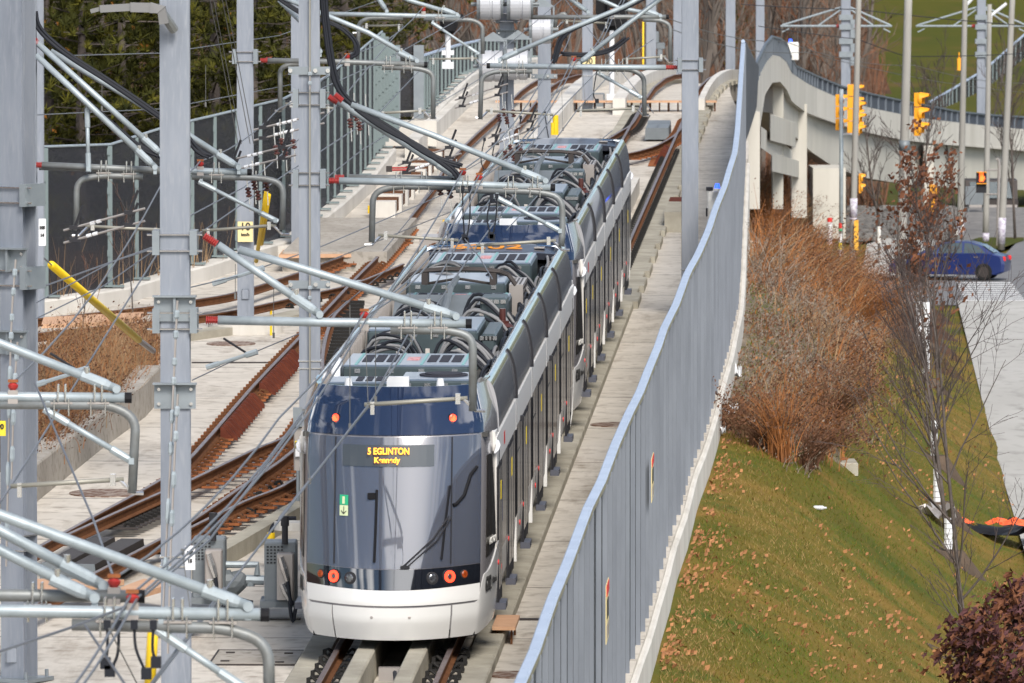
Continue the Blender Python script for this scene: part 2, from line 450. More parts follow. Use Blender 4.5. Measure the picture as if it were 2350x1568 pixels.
# ================================================================ SETTING
def slab_material():
    m = pm("slab_concrete", (0.58, 0.535, 0.47), 0.85, col2=(0.48, 0.44, 0.38), scale=0.5, bump=0.12, bscale=25, col3=(0.34, 0.30, 0.25), scale3=3.5)
    t = m.node_tree; b = t.nodes["Principled BSDF"]
    src = b.inputs['Base Color'].links[0].from_socket
    uv = t.nodes.new("ShaderNodeTexCoord")
    sep = t.nodes.new("ShaderNodeSeparateXYZ")
    t.links.new(uv.outputs['UV'], sep.inputs[0])
    # transverse joints every 5 m, brushed bands across the slab
    md = t.nodes.new("ShaderNodeMath"); md.operation = 'PINGPONG'; md.inputs[1].default_value = 3.05
    t.links.new(sep.outputs['X'], md.inputs[0])
    lt = t.nodes.new("ShaderNodeMath"); lt.operation = 'LESS_THAN'; lt.inputs[1].default_value = 0.035
    t.links.new(md.outputs[0], lt.inputs[0])
    mpn = t.nodes.new("ShaderNodeMapping"); mpn.inputs['Scale'].default_value = (1.3, 0.06, 1)
    t.links.new(uv.outputs['UV'], mpn.inputs['Vector'])
    n = t.nodes.new("ShaderNodeTexNoise"); n.inputs['Scale'].default_value = 1.0; n.inputs['Detail'].default_value = 5
    t.links.new(mpn.outputs['Vector'], n.inputs['Vector'])
    r1 = t.nodes.new("ShaderNodeMapRange"); r1.inputs['From Min'].default_value = 0.35; r1.inputs['From Max'].default_value = 0.65
    r1.inputs['To Min'].default_value = 0.93; r1.inputs['To Max'].default_value = 1.06
    t.links.new(n.outputs['Fac'], r1.inputs['Value'])
    mu = t.nodes.new("ShaderNodeMix"); mu.data_type = 'RGBA'; mu.blend_type = 'MULTIPLY'; mu.inputs['Factor'].default_value = 1.0
    t.links.new(src, mu.inputs['A']); t.links.new(r1.outputs['Result'], mu.inputs['B'])
    jm = t.nodes.new("ShaderNodeMix"); jm.data_type = 'RGBA'
    t.links.new(lt.outputs[0], jm.inputs['Factor']); t.links.new(mu.outputs['Result'], jm.inputs['A'])
    jm.inputs['B'].default_value = (0.17, 0.155, 0.135, 1)
    n4 = t.nodes.new("ShaderNodeTexNoise"); n4.inputs['Scale'].default_value = 0.55; n4.inputs['Detail'].default_value = 7; n4.inputs['Roughness'].default_value = 0.7
    mp4 = t.nodes.new("ShaderNodeMapping"); mp4.inputs['Scale'].default_value = (0.35, 1.6, 1)
    t.links.new(uv.outputs['UV'], mp4.inputs['Vector']); t.links.new(mp4.outputs['Vector'], n4.inputs['Vector'])
    r4 = t.nodes.new("ShaderNodeMapRange"); r4.inputs['From Min'].default_value = 0.54; r4.inputs['From Max'].default_value = 0.74; r4.inputs['To Max'].default_value = 0.75
    t.links.new(n4.outputs['Fac'], r4.inputs['Value'])
    m4 = t.nodes.new("ShaderNodeMix"); m4.data_type = 'RGBA'
    t.links.new(r4.outputs['Result'], m4.inputs['Factor']); t.links.new(jm.outputs['Result'], m4.inputs['A']); m4.inputs['B'].default_value = (0.17, 0.125, 0.085, 1)
    t.links.new(m4.outputs['Result'], b.inputs['Base Color'])
    return m
M['slab'] = slab_material()

# ---- the fence lines, read once in ramp coordinates
FTOP = [(1190, 1568), (1225, 1490), (1260, 1385), (1300, 1290), (1345, 1168), (1377, 1105), (1410, 1018), (1440, 950), (1465, 902), (1485, 850), (1508, 795), (1522, 752), (1550, 697), (1575, 627), (1600, 583), (1625, 525), (1640, 478), (1662, 425), (1672, 390), (1685, 350), (1691, 300), (1697, 210), (1705, 95)]
FH = 3.0
FS = [gp(x, y, FH) for x, y in FTOP]
FS = [(58.0, FS[0][1] - 0.15)] + FS
def fence_d(s): return interp([a for a, _ in FS], [b for _, b in FS], s)
FEND = FS[-1][0]
# left fence base: (x, y at the foot, depth)
LB = [(60, 690, 166), (106, 683, 168), (253, 660, 170), (372, 625, 175), (441, 608, 177), (543, 575, 180), (650, 545, 184), (751, 468, 193), (826, 403, 202), (877, 340, 214)]
LB = [(x, y, R(*gp(x, y, 0.02), 0.02).y + (0.5 if y > 500 else 0)) for x, y, _ in LB]
def to_sd(p):
    s, d = sd_of(p.x, p.y)
    return s, d, p.z - R(s, d, 0).z
LFS = [to_sd(PX(*q)) for q in LB]
def left_edge(s):
    xs = [50, 150, 166] + [q[0] for q in LFS[1:]] + [330]
    ys = [-15, -15, -13.2] + [q[1] for q in LFS[1:]] + [-8.6]
    return interp(xs, ys, s)
# ---- terrain
ROOTS = [(1694, 560), (1720, 500), (1800, 500), (1850, 550), (1885, 640), (1950, 730), (1990, 775), (1985, 860), (1965, 925), (1915, 990), (1885, 1070), (1800, 1066), (1750, 1012), (1690, 985), (1648, 962), (1660, 880), (1688, 700)]
def inside(x, y, P):
    c = False; n = len(P); j = n - 1
    for i in range(n):
        if (P[i][1] > y) != (P[j][1] > y) and x < (P[j][0] - P[i][0]) * (y - P[i][1]) / (P[j][1] - P[i][1]) + P[i][0]: c = not c
        j = i
    return c
def slab_right(s):
    if s <= 213: return fence_d(s) + .12
    return lerp(fence_d(213) + .12, 1.25, sm((s - 213) / 62))
def zrail(s): return R(s, 0, 0).z
def terr(X, Y):
    s, d = sd_of(X, Y)
    zr = zrail(min(max(s, 40), 300))
    if s > 300: zr = zrail(300)
    if d > 0:
        if s < 172: zw = zrail(max(s, 30)) - 0.95
        else: zw = lerp(zrail(172) - 0.95, 0.2, sm((s - 172) / 90))
        z = zw * (1 - sm((d - fence_d(s) - 0.2) / (5.2 + 0.02 * max(0, s - 100))))
        if s < FEND + 30: z = min(z, zw)
        z += 0.035 * mnoise.noise(V3((X * 0.35, Y * 0.12, 0))) * sm((d - 4) / 2)
    else:
        z = zr - 2.2
        if d < -16: z += 0.02 * (-16 - d)
    if Y > 262 and d > -3: z = lerp(z, -0.15 if X > 14 else 0.0, sm((Y - 262) / 20)) if d > 3 else z
    k = sm((Y - 400) / 330)
    z = z + 42 * k * k * 1.0
    if X < -20: z += 10 * sm((Y - 260) / 160) * sm((-X - 20) / 20)
    return z
xs_ = [-420, -300, -200, -140, -100, -70, -50, -40, -32, -26, -22, -18, -14, -10] + [-8 + 0.6 * i for i in range(52)] + [24, 26, 29, 33, 38, 45, 55, 70, 100, 150, 220, 320, 450]
ys_ = [10, 40, 60, 70, 76] + [80 + 2.0 * i for i in range(110)] + [305 + 8 * i for i in range(60)] + [800, 850, 920, 1000, 1200, 1500]
g = MB()
g.grid([[V3((x, y, terr(x, y))) for x in xs_] for y in ys_])
nx = len(xs_)
for k, fc in enumerate(g.f):
    c = sum((V3(g.v[i]) for i in fc), V3()) / 4
    s_, d_ = sd_of(c.x, c.y)
    if c.y > 330: g.mi[k] = 2 if VX(c)[0] < 2010 + 50 * mnoise.noise(c * 0.05) else 1
    elif d_ < 0: g.mi[k] = 2
    elif s_ > 215 and d_ < 9 and c.y < 300: g.mi[k] = 2
    elif d_ > 2.5 and inside(*VX(c), ROOTS): g.mi[k] = 3
    else: g.mi[k] = 0
ground = g.build("ground", [M['lawn'], M['hill'], M['litter'], M['bank_soil']], smooth=True)
tag(ground, kind='structure')

# ---- trackway slab with its edges
g = MB(); uv = []
svals = [50 + 2.5 * i for i in range(78)] + [247 + 3 * i for i in range(14)]
NC = 14
rows = []
for s in svals:
    dl, dr = left_edge(s), slab_right(s)
    row = []
    for j in range(NC):
        d = lerp(dl, dr, j / (NC - 1))
        row.append(R(s, d, -0.36)); uv.append((s, d))
    rows.append(row)
g.grid(rows)
nrow = len(rows)
base = len(g.v)
# underside rim so that the slab has a thickness
rim = []
for s in svals:
    rim.append((R(s, left_edge(s), -1.0), R(s, slab_right(s), -1.0)))
for i in range(nrow):
    g.v.append(tuple(rim[i][0])); uv.append((svals[i], left_edge(svals[i])))
    g.v.append(tuple(rim[i][1])); uv.append((svals[i], fence_d(svals[i])))
for i in range(nrow - 1):
    g.f.append((i * NC, (i + 1) * NC, base + 2 * (i + 1), base + 2 * i)); g.mi.append(0)
    g.f.append((i * NC + NC - 1, base + 2 * i + 1, base + 2 * i + 3, (i + 1) * NC + NC - 1)); g.mi.append(0)
slab = g.build("trackway_slab", M['slab'], uv=uv)
tag(slab, kind='structure')

# ---- retaining wall under the walkway fence
g = MB()
fr = []
for s in [58 + 2 * i for i in range(int((FEND - 56) / 2))]:
    fr.append((R(s, fence_d(s) + 0.02, 0), R3, V3((0, 0, 1))))
dep = 5.5
g.sweep(fr, [(-0.08, -0.42), (0.15, -0.42), (0.18, -0.45), (0.18, -dep), (-0.08, -dep)])
wall = g.build("retaining_wall", M['conc_w'])
tag(wall, "pale concrete retaining wall carrying the walkway fence above the lawn", "wall")

# ---- walkway fence: panels, cap rail
fr_root = thing("walkway_fence", "long blue grey post and mesh fence beside the walkway with a pale top rail", "fence", R(70, fence_d(70), -0.1))
SB = -0.40
s_ = 62.0
for i in range(100):
    L = 1.52
    a0, a1 = s_, min(s_ + L, FEND)
    s_ += L
    if a0 >= FEND - .1: break
    b0, b1 = fence_d(a0) + .03, fence_d(a1) + .03
    def fb(s, d, h): return R(s, d, h)
    g = MB()
    g.grid([[R(a0, b0, h), R(lerp(a0, a1, .5), fence_d(lerp(a0, a1, .5)) + .03, h), R(a1, b1, h)] for h in (SB, FH - 0.06)])
    g.grid([[R(a1, b1 - .01, h), R(lerp(a0, a1, .5), fence_d(lerp(a0, a1, .5)) + .02, h), R(a0, b0 - .01, h)] for h in (SB, FH - 0.06)])
    g.build("mesh_panel", M['fence'], fr_root)
    am = a0 + .05
    dm = fence_d(am)
    w_ = .062 + .018 * mnoise.noise(V3((i * 1.7, 0, 0)))
    g = MB()
    g.sweep([(R(am - .035, dm, 0), R3, V3((0, 0, 1))), (R(am + .035, dm, 0), R3, V3((0, 0, 1)))], [(-.06, SB - .02), (.03 + w_, SB - .02), (.03 + w_, FH - .05), (-.06, FH - .05)])
    g.build("fence_post", M['fpost'], fr_root)
    g = MB()
    fr = [(R(a0 + 0.01, fence_d(a0), FH), R3, V3((0, 0, 1))), (R(a1 - 0.01, fence_d(a1), FH), R3, V3((0, 0, 1)))]
    g.sweep(fr, [(-0.05, -0.07), (0.075, -0.07), (0.075, 0.0), (0.06, 0.015), (-0.035, 0.015), (-0.05, 0.0)], mis=[1, 1, 0, 0, 0, 0])
    g.build("cap_rail", [M['cap'], M['capside']], fr_root)
# beyond its peak the fence steps down towards the viaduct
g = MB()
top_ = [(1705, 95, 213), (1711, 108, 224), (1719, 124, 236), (1727, 139, 247), (1736, 153, 258)]
bot_ = [(1703, 330, 213), (1708, 316, 224), (1714, 300, 236), (1722, 276, 247), (1731, 245, 258)]
for (a, b) in zip(range(4), range(1, 5)):
    for q in range(6):
        g = MB()
        def at_(P, t): return PX(lerp(P[a][0], P[b][0], t), lerp(P[a][1], P[b][1], t), lerp(P[a][2], P[b][2], t))
        t0, t1, tm = q / 6, (q + 1) / 6, (q + .3) / 6
        o = V3((.09, 0, 0))
        rows = [[at_(P, t0), at_(P, tm), at_(P, tm) + o, at_(P, t1) + o, at_(P, t1)] for P in (bot_, top_)]
        g.grid(rows); g.grid([[p - V3((.02, 0, 0)) for p in reversed(r_)] for r_ in rows])
        g.build("panel", M['fence'], fr_root)
    g = MB(); g.tube([PX(*top_[a]), PX(*top_[b])], .06, 6); g.build("cap_rail", M['cap'], fr_root)
def fence_sign(px, py, w_, h_, label):
    # sign plate on the outer face of the fence; (px, py) its middle
    best = None
    for k in range(400):
        s = 62 + k * 0.4
        p = R(s, fence_d(s) + 0.12, 0)
        q = p - CAM
        x = 1175 + FV * q.x / (q.y * CP - q.z * SP)
        if best is None or abs(x - px) < best[0]: best = (abs(x - px), s)
    s = best[1]
    p = PX(px, py, R(s, fence_d(s) + 0.125, 0).y)
    s, d = sd_of(p.x, p.y)
    h = p.z - R(s, d, 0).z
    d = fence_d(s) + 0.13
    sg = thing("warning_sign", label, "sign", R(s, d, h - h_ / 2), "signs on the walkway fence")
    def pl(z0, z1, s0, s1, m, nm, o=0.0):
        g = MB()
        g.sweep([(R(s + s0, d + o, h), R3, V3((0, 0, 1))), (R(s + s1, d + o, h), R3, V3((0, 0, 1)))], [(-0.004, z0), (0.004, z0), (0.004, z1), (-0.004, z1)])
        g.build(nm, m, sg)
    pl(-h_ / 2, h_ / 2, -w_ / 2, w_ / 2, M['signy'], "plate")
    pl(h_ * 0.30, h_ * 0.48, -w_ * 0.44, w_ * 0.44, M['red'], "red_header", 0.009)
    pl(-h_ * 0.1, h_ * 0.22, -w_ * 0.25, w_ * 0.2, M['num_b'], "symbol", 0.009)
    pl(-h_ * 0.42, -h_ * 0.2, -w_ * 0.4, w_ * 0.4, M['gear_w'], "text_block", 0.009)
fence_sign(1495, 1096, 1.0, 0.62, "red topped warning plate on the walkway fence, higher on the picture of the two")
fence_sign(1391, 1402, 0.9, 0.72, "red topped warning plate on the walkway fence, nearer the camera end")

# ---- left mesh fence on its wall
lf = thing("mesh_fence", "tall dark mesh fence with green grey posts below the pine trees", "fence", PX(*LB[0]))
M['mesh'] = pm("dark_mesh", (0.030, 0.032, 0.042), 0.8, col2=(0.022, 0.024, 0.028), scale=30)
M['mesh'].node_tree.nodes["Principled BSDF"].inputs['Alpha'].default_value = 0.64
LP = [PX(*q) for q in LB]
LT = [340, 340, 335, 297, 280, 256, 230, 178, 118, 75]
LTOP = [PX(q[0], t, q[2]) for q, t in zip(LB, LT)]
def poly_at(P, t):
    i = min(int(t), len(P) - 2)
    return P[i].lerp(P[i + 1], t - i)
steps = []
for i in range(len(LP) - 1):
    n = max(1, round((LP[i + 1] - LP[i]).length / 2.5))
    for k in range(n): steps.append(i + k / n)
steps.append(len(LP) - 1)
for a, b in zip(steps, steps[1:]):
    p0, p1, q0, q1 = poly_at(LP, a), poly_at(LP, b), poly_at(LTOP, a), poly_at(LTOP, b)
    back = V3((0, 0.02, 0))
    g = MB(); g.add([p0, p1, q1, q0, p0 + back, p1 + back, q1 + back, q0 + back], [(0, 1, 2, 3), (7, 6, 5, 4)])
    g.build("mesh_panel", M['mesh'], lf)
    g = MB(); g.tube([q0 + V3((0, 0, 0.03)), q1 + V3((0, 0, 0.03))], 0.03, 6); g.build("top_rail", M['galv'], lf)
for a in steps:
    p, q = poly_at(LP, a), poly_at(LTOP, a)
    g = MB()
    c = (p + q) / 2 + V3((0.0, -0.06, 0))
    g.box(c, 0.10, 0.10, (q - p).length)
    g.box(p + V3((0.10, -0.16, 0.04)), 0.42, 0.25, 0.04)
    for hh in (0.3, 0.75, 1.2, 1.65, 2.1, 2.55, 2.95):
        g.box(p + V3((-0.02, -0.13, hh)), 0.07, 0.03, 0.14)
    ob = g.build("fence_post", M['post_g'], lf)
# concrete wall under it
g = MB()
fr = []
for t in [0.0 + k * 0.25 for k in range((len(LP) - 1) * 4 + 1)]:
    p = poly_at(LP, t)
    fr.append((p, R3, V3((0, 0, 1))))
g.sweep(fr, [(-0.30, 0.0), (0.36, 0.0), (0.40, -0.04), (0.42, -1.9), (-0.30, -1.9)])
lw = g.build("parapet_wall", M['conc_w'])
tag(lw, "stained concrete kerb wall under the dark mesh fence", "wall")

# second, farther stretch of railing along the far left parapet
pts2 = [(966, 262, 228, 130), (1003, 225, 236, 118), (1055, 172, 246, 103), (1106, 150, 258, 92), (1160, 138, 272, 88), (1230, 131, 290, 86)]
P2 = [PX(x, y, Y) for x, y, Y, t in pts2]; T2_ = [PX(x, t, Y) for x, y, Y, t in pts2]
ff = thing("far_railing", "grey green slatted railing on the far pale parapet before the gate panel", "railing", P2[0])
for i in range(len(P2) - 1):
    n = 6
    for k in range(n):
        p0, q0 = P2[i].lerp(P2[i + 1], k / n), T2_[i].lerp(T2_[i + 1], k / n)
        p1, q1 = P2[i].lerp(P2[i + 1], (k + 1) / n), T2_[i].lerp(T2_[i + 1], (k + 1) / n)
        g = MB(); g.box((p0 + q0) / 2, 0.12, 0.14, (q0 - p0).length); g.box(p0 + V3((0.12, -0.1, 0.05)), 0.35, 0.3, 0.05); g.build("fence_post", M['post_g'], ff)
        g = MB(); g.add([p0, p1, q1, q0, p0 + V3((0, .02, 0)), p1 + V3((0, .02, 0)), q1 + V3((0, .02, 0)), q0 + V3((0, .02, 0))], [(0, 1, 2, 3), (7, 6, 5, 4)]); g.build("mesh_panel", M['mesh'], ff)
        g = MB(); g.tube([q0, q1], 0.05, 6); g.build("top_rail", M['cap'], ff)
g = MB()
g.sweep([(p, R3, V3((0, 0, 1))) for p in P2], [(-0.3, 0.0), (0.36, 0.0), (0.4, -0.05), (0.42, -2.0), (-0.3, -2.0)])
tag(g.build("far_parapet", M['conc_w']), "pale concrete parapet curving away under the far railing", "wall")
# taller slatted screen stretch and gate panel
scr = thing("slatted_screen", "tall grey slatted screen stepping up behind the near catenary mast", "screen", PX(737, 470, 192))
for k in range(22):
    t = k / 21
    x = lerp(737, 905, t); yb = lerp(478, 300, t) if t < 1 else 300; Y = lerp(192, 217, t)
    yt = interp([737, 770, 833, 860, 875, 888, 905], [185, 165, 118, 85, 75, 95, 135], x)
    p, q = PX(x, yb, Y), PX(x, yt, Y)
    g = MB(); g.box((p + q) / 2 + V3((0.08, -0.15, 0)), 0.13, 0.10, (q - p).length)
    for hh in (0.4, 0.8, 1.2, 1.6, 2.0, 2.4):
        g.box(p + V3((0.08, -0.215, hh)), 0.06, 0.03, 0.16)
    g.build("slat", M['post_g'], scr)
gt = thing("service_gate", "dark mesh gate between two square posts at the far parapet", "gate", PX(930, 272, 220))
g = MB(); 
for x in (911, 958):
    p, q = PX(x + 3, 272, 220), PX(x + 3, 104, 220)
    g.box((p + q) / 2, 0.30 if x > 940 else 0.12, 0.2, (q - p).length)
g.build("gate_frame", M['bracket'], gt)
g = MB(); p = PX(934, 188, 220.1); g.box(p, 0.52, 0.03, 2.05); g.build("mesh_panel", M['mesh'], gt)
g = MB(); p = PX(936, 290, 220); g.box(p + V3((0, 0.1, -0.2)), 1.7, 0.7, 0.75)
tag(g.build("gate_plinth", M['conc_w'], loc=p), "weathered pale concrete block below the mesh gate", "plinth")

# ---- kerb wall at the left with its planting bed
KT = [gp(x, y, 0.25) for x, y in ((-60, 1190), (85, 1062), (230, 950), (330, 880), (368, 838))]
g = MB()
fr = []
for i in range(len(KT)):
    a = KT[max(0, i - 1)]; b = KT[min(len(KT) - 1, i + 1)]
    tx = (R(*b) - R(*a)); tx.z = 0; tx.normalize()
    fr.append((R(KT[i][0], KT[i][1], 0.25), V3((tx.y, -tx.x, 0)), V3((0, 0, 1))))
g.sweep(fr, [(-0.42, 0.0), (0.0, 0.0), (0.02, -0.03), (0.04, -0.9), (-0.42, -0.9)])
tag(g.build("kerb_wall", M['conc']), "low concrete kerb wall edging the weedy planting bed", "kerb")
g = MB()
pp = [R(KT[i][0], KT[i][1] - 0.4, 0.02) for i in range(len(KT))]
pq = [R(KT[i][0] + 8, -16 + 0.0 * i, 0.35) for i in range(len(KT))]
g.grid([[pp[i].lerp(pq[i], t) + V3((0, 0, 0.3 * math.sin(PI * t))) for t in (0, .25, .5, .75, 1)] for i in range(len(KT))])
tag(g.build("planting_bed", M['soil'], smooth=True), kind='structure')

# ================================================================ ROAD, FOOTWAYS
def flat(name, pts, mat, z, kind='structure'):
    g = MB(); g.add([PG(x, y, z) for x, y in pts], [tuple(reversed(range(len(pts))))])
    o = g.build(name, mat)
    if kind: tag(o, kind=kind)
    return o
flat("road", [(1985, 700), (1985, 618), (2260, 598), (3400, 560), (3400, 705)], M['asphalt'], 0.06)
flat("side_road", [(2290, 600), (2420, 470), (3600, 470), (3600, 600)], M['asphalt'], 0.064)
flat("pavement", [(2197, 690), (2200, 703), (2239, 860), (2288, 1051), (2350, 1261), (2480, 1700), (3400, 1700), (3400, 690)], M['walk'], 0.15)
flat("corner_pavement", [(1975, 637), (1990, 560), (2080, 535), (2170, 556), (2225, 585), (2190, 640)], M['walk'], 0.13)
flat("path", [(2215, 515), (2350, 488), (2500, 478), (2500, 500), (2350, 512), (2230, 530)], M['walk'], 0.10)
flat("verge", [(2200, 560), (2350, 512), (2350, 552), (2290, 572), (2230, 575)], M['hill'], 0.085)
for k in range(10):
    y = 648 + 4.4 * k
    x0 = lerp(2195, 2215, k / 9)
    flat("zebra_stripe", [(x0, y), (lerp(2322, 2352, k / 9), y), (lerp(2322, 2352, k / 9), y + 2.3), (x0, y + 2.3)], M['paint_w'], 0.075)

# ================================================================ FAR BRIDGE
BX = [1716, 1731, 1745, 1757, 1772, 1790, 1805, 1817, 1826, 1850, 1875, 1928, 1998, 2076, 2143, 2205, 2290, 2380, 2600]
FT = [180, 152, 125, 100, 83, 88, 100, 135, 152, 163, 175, 197, 215, 232, 245, 257, 265, 270, 272]
PT = [262, 205, 165, 143, 126, 130, 143, 168, 174, 190, 203, 226, 248, 264, 275, 282, 292, 299, 306]
PB = [330, 300, 255, 215, 190, 188, 205, 232, 240, 258, 268, 287, 306, 322, 330, 335, 342, 349, 360]
GB = [None, None, None, None, None, None, 262, 290, 305, 330, 352, 388, 410, 423, 430, 433, 436, 438, 440]
BY = [258, 263, 270, 279, 290, 299, 305, 310, 314, 320, 326, 332, 340, 348, 354, 360, 367, 374, 390]
br = thing("curved_viaduct", "pale concrete viaduct with slatted railing curving away beyond the signals", "bridge", PG(2000, 470, 0))
WD = V3((-1.5, 7.0, 0))
def strip(tops, bots, off0, off1, name, mat, i0=0):
    g = MB(); a = []
    for i in range(i0, len(BX)):
        if tops[i] is None or bots[i] is None: continue
        t_, b_ = PX(BX[i], tops[i], BY[i]), PX(BX[i], bots[i], BY[i])
        a.append((t_ + off0, b_ + off0, b_ + off1, t_ + off1))
    m = len(a)
    vs = [p for q in a for p in q]
    fs = []
    for i in range(m - 1):
        for k in range(4):
            k2 = (k + 1) % 4
            fs.append((i * 4 + k, i * 4 + k2, (i + 1) * 4 + k2, (i + 1) * 4 + k))
    fs += [(3, 2, 1, 0), (4 * m - 4, 4 * m - 3, 4 * m - 2, 4 * m - 1)]
    g.add(vs, fs)
    return g.build(name, mat, br)
ext = [lerp(PB[i], PT[i], 0.062) for i in range(len(BX))]
ext[0], ext[1], ext[2] = 355, 355, 290
strip(PT, ext, V3((0, 0, 0)), V3((-.05, 0.35, 0)), "parapet", M['bridgec'])
lip = [lerp(PB[i], PT[i], 0.06) for i in range(len(BX))]
lip[0] = lip[1] = None
strip(lip, PB, V3((0, -0.12, 0)), WD + V3((0, 0, 0)), "deck", M['bridgec'])
strip([None if q is None else PB[i] for i, q in enumerate(GB)], GB, V3((-0.15, 0.9, 0)), WD * 0.85, "girder", M['bridged'])
# railing
M['barpost'] = pm('railing_posts', (0.10, 0.12, 0.145), 0.5, 0.2)
g = MB()
for i in range(len(BX) - 1):
    n = 12 if i < 10 else 14
    for k in range(n + (i == len(BX) - 2)):
        t = k / n
        p0, p1 = PX(BX[i], PT[i], BY[i]), PX(BX[i + 1], PT[i + 1], BY[i + 1])
        q0, q1 = PX(BX[i], FT[i], BY[i]), PX(BX[i + 1], FT[i + 1], BY[i + 1])
        p, q = p0.lerp(p1, t), q0.lerp(q1, t)
        if k % 3 == 0: g.box((p + q) / 2 + V3((0, 0.12, 0)), 0.12, 0.12, (q - p).length)
    for (u0, u1) in ((PT, FT),):
        for fr_ in (0.97,):
            a0 = PX(BX[i], lerp(PT[i], FT[i], fr_), BY[i]); a1 = PX(BX[i + 1], lerp(PT[i + 1], FT[i + 1], fr_), BY[i + 1])
            g.tube([a0, a1], 0.06, 5)
g.build("railing_frame", M['barpost'], br)
g = MB()
for i in range(len(BX) - 1):
    p0, p1 = PX(BX[i], PT[i], BY[i] + .2), PX(BX[i + 1], PT[i + 1], BY[i + 1] + .2)
    q0, q1 = PX(BX[i], FT[i], BY[i] + .2), PX(BX[i + 1], FT[i + 1], BY[i + 1] + .2)
    o = V3((0, .03, 0))
    g.add([p0, p1, q1, q0, p0 + o, p1 + o, q1 + o, q0 + o], [(0, 1, 2, 3), (7, 6, 5, 4)])
M['barmesh'] = pm("railing_infill", (0.060, 0.072, 0.095), 0.6, 0.2)
g.build("railing_infill", M['barmesh'], br)
# piers
def pier(x0, x1, yt, yb, Y, dy, name="pier", mat='bridgec'):
    a, b, c = PX(x0, yt, Y), PX(x1, yt, Y), PX(x0, yb, Y)
    g = MB(); g.bb(a.x, b.x, Y, Y + dy, min(c.z, a.z), a.z)
    return g.build(name, M[mat], br)
pier(1714, 1744, 257, 480, 257.0, 1.3)
pier(1774, 1798, 198, 480, 304, 1.5, mat='bridged')
pier(1817, 1852, 240, 500, 319, 1.5)
pier(1866, 1941, 386, 548, 322, 5.0, "abutment")
pier(2120, 2143, 335, 520, 352, 1.6)
# diaphragms and beams seen under the rising span
for (x0, y0, x1, y1, Y0, Y1, hh) in ((1768, 262, 1826, 283, 286, 312, 1.0), (1746, 290, 1818, 345, 280, 316, 0.8), (1772, 352, 1840, 372, 292, 322, 0.7)):
    a, b = PX(x0, y0, Y0), PX(x1, y1, Y1)
    g = MB(); g.sweep([(a, V3((0, 1, 0)), V3((0, 0, 1))), (b, V3((0, 1, 0)), V3((0, 0, 1)))], [(0, -hh), (1.2, -hh), (1.2, 0), (0, 0)])
    g.build("cross_beam", M['bridged'], br)
# white cabinet with blue lamp on the bridge parapet
cb = thing("signal_cabinet", "white cabinet topped by a blue lamp on the viaduct parapet", "cabinet", PX(1816, 135, 309))
a = PX(1816, 118, 309.3); g = MB(); g.cbox(a.x - .30, a.x + .30, a.y - .2, a.y + .3, a.z - .35, a.z + .38, .03); g.build("box", M['whitem'], cb)
a = PX(1814, 96, 309.3); g = MB(); g.cyl(a - V3((0, 0, .15)), .10, .26, 12, r1=.06); g.build("blue_lamp", M['bluelamp'], cb)
# grey railing climbing the far right hillside
hr = thing("hillside_railing", "dark stair railing climbing the grass slope behind the viaduct", "railing", PX(2200, 240, 395))
pl = [(2130, 260, 236, 385), (2185, 240, 205, 392), (2260, 205, 160, 402), (2330, 150, 98, 412), (2420, 80, 20, 424)]
for (a, b) in zip(pl, pl[1:]):
    for k in range(8):
        t = k / 8
        x, yb, yt, Y = [lerp(a[j], b[j], t) for j in range(4)]
        p, q = PX(x, yb, Y), PX(x, yt, Y)
        g = MB(); g.box((p + q) / 2, .1, .1, (q - p).length); g.build("baluster", M['post_g'], hr)
    g = MB()
    p0, p1, q0, q1 = PX(a[0], a[1], a[3]), PX(b[0], b[1], b[3]), PX(a[0], a[2], a[3]), PX(b[0], b[2], b[3])
    o = V3((0, .03, 0)); g.add([p0, p1, q1, q0, p0 + o, p1 + o, q1 + o, q0 + o], [(0, 1, 2, 3), (7, 6, 5, 4)])
    g.build("mesh_panel", M['mesh'], hr)
    g = MB(); g.tube([q0, q1], .06, 5); g.build("top_rail", M['cap'], hr)
# ================================================================ TRACKS
RP = [(-0.07, -0.17), (0.07, -0.17), (0.07, -0.155), (0.012, -0.135), (0.012, -0.045), (0.037, -0.035), (0.037, -0.006), (0.030, 0.0), (-0.030, 0.0), (-0.037, -0.006), (-0.037, -0.035), (-0.012, -0.045), (-0.012, -0.135), (-0.07, -0.155)]
RMI = [0, 0, 0, 0, 0, 0, 1, 1, 1, 0, 0, 0, 0, 0]
UP = V3((0, 0, 1))
def rail_frames(sd, n=4):
    P = smooth_poly([V3((s, d, 0)) for s, d in sd], n)
    fr = []
    W_ = [R(p.x, p.y, 0) for p in P]
    for i in range(len(P)):
        t = W_[min(i + 1, len(P) - 1)] - W_[max(0, i - 1)]
        t.z = 0; t.normalize()
        fr.append((W_[i], V3((t.y, -t.x, 0)), UP))
    return fr
def along(fr, step, start=0.0):
    out, acc, nxt = [], 0.0, start
    for a, b in zip(fr, fr[1:]):
        L = (b[0] - a[0]).length
        while nxt <= acc + L and L > 0:
            t = (nxt - acc) / L
            out.append((a[0].lerp(b[0], t), a[1].lerp(b[1], t).normalized()))
            nxt += step
        acc += L
    return out
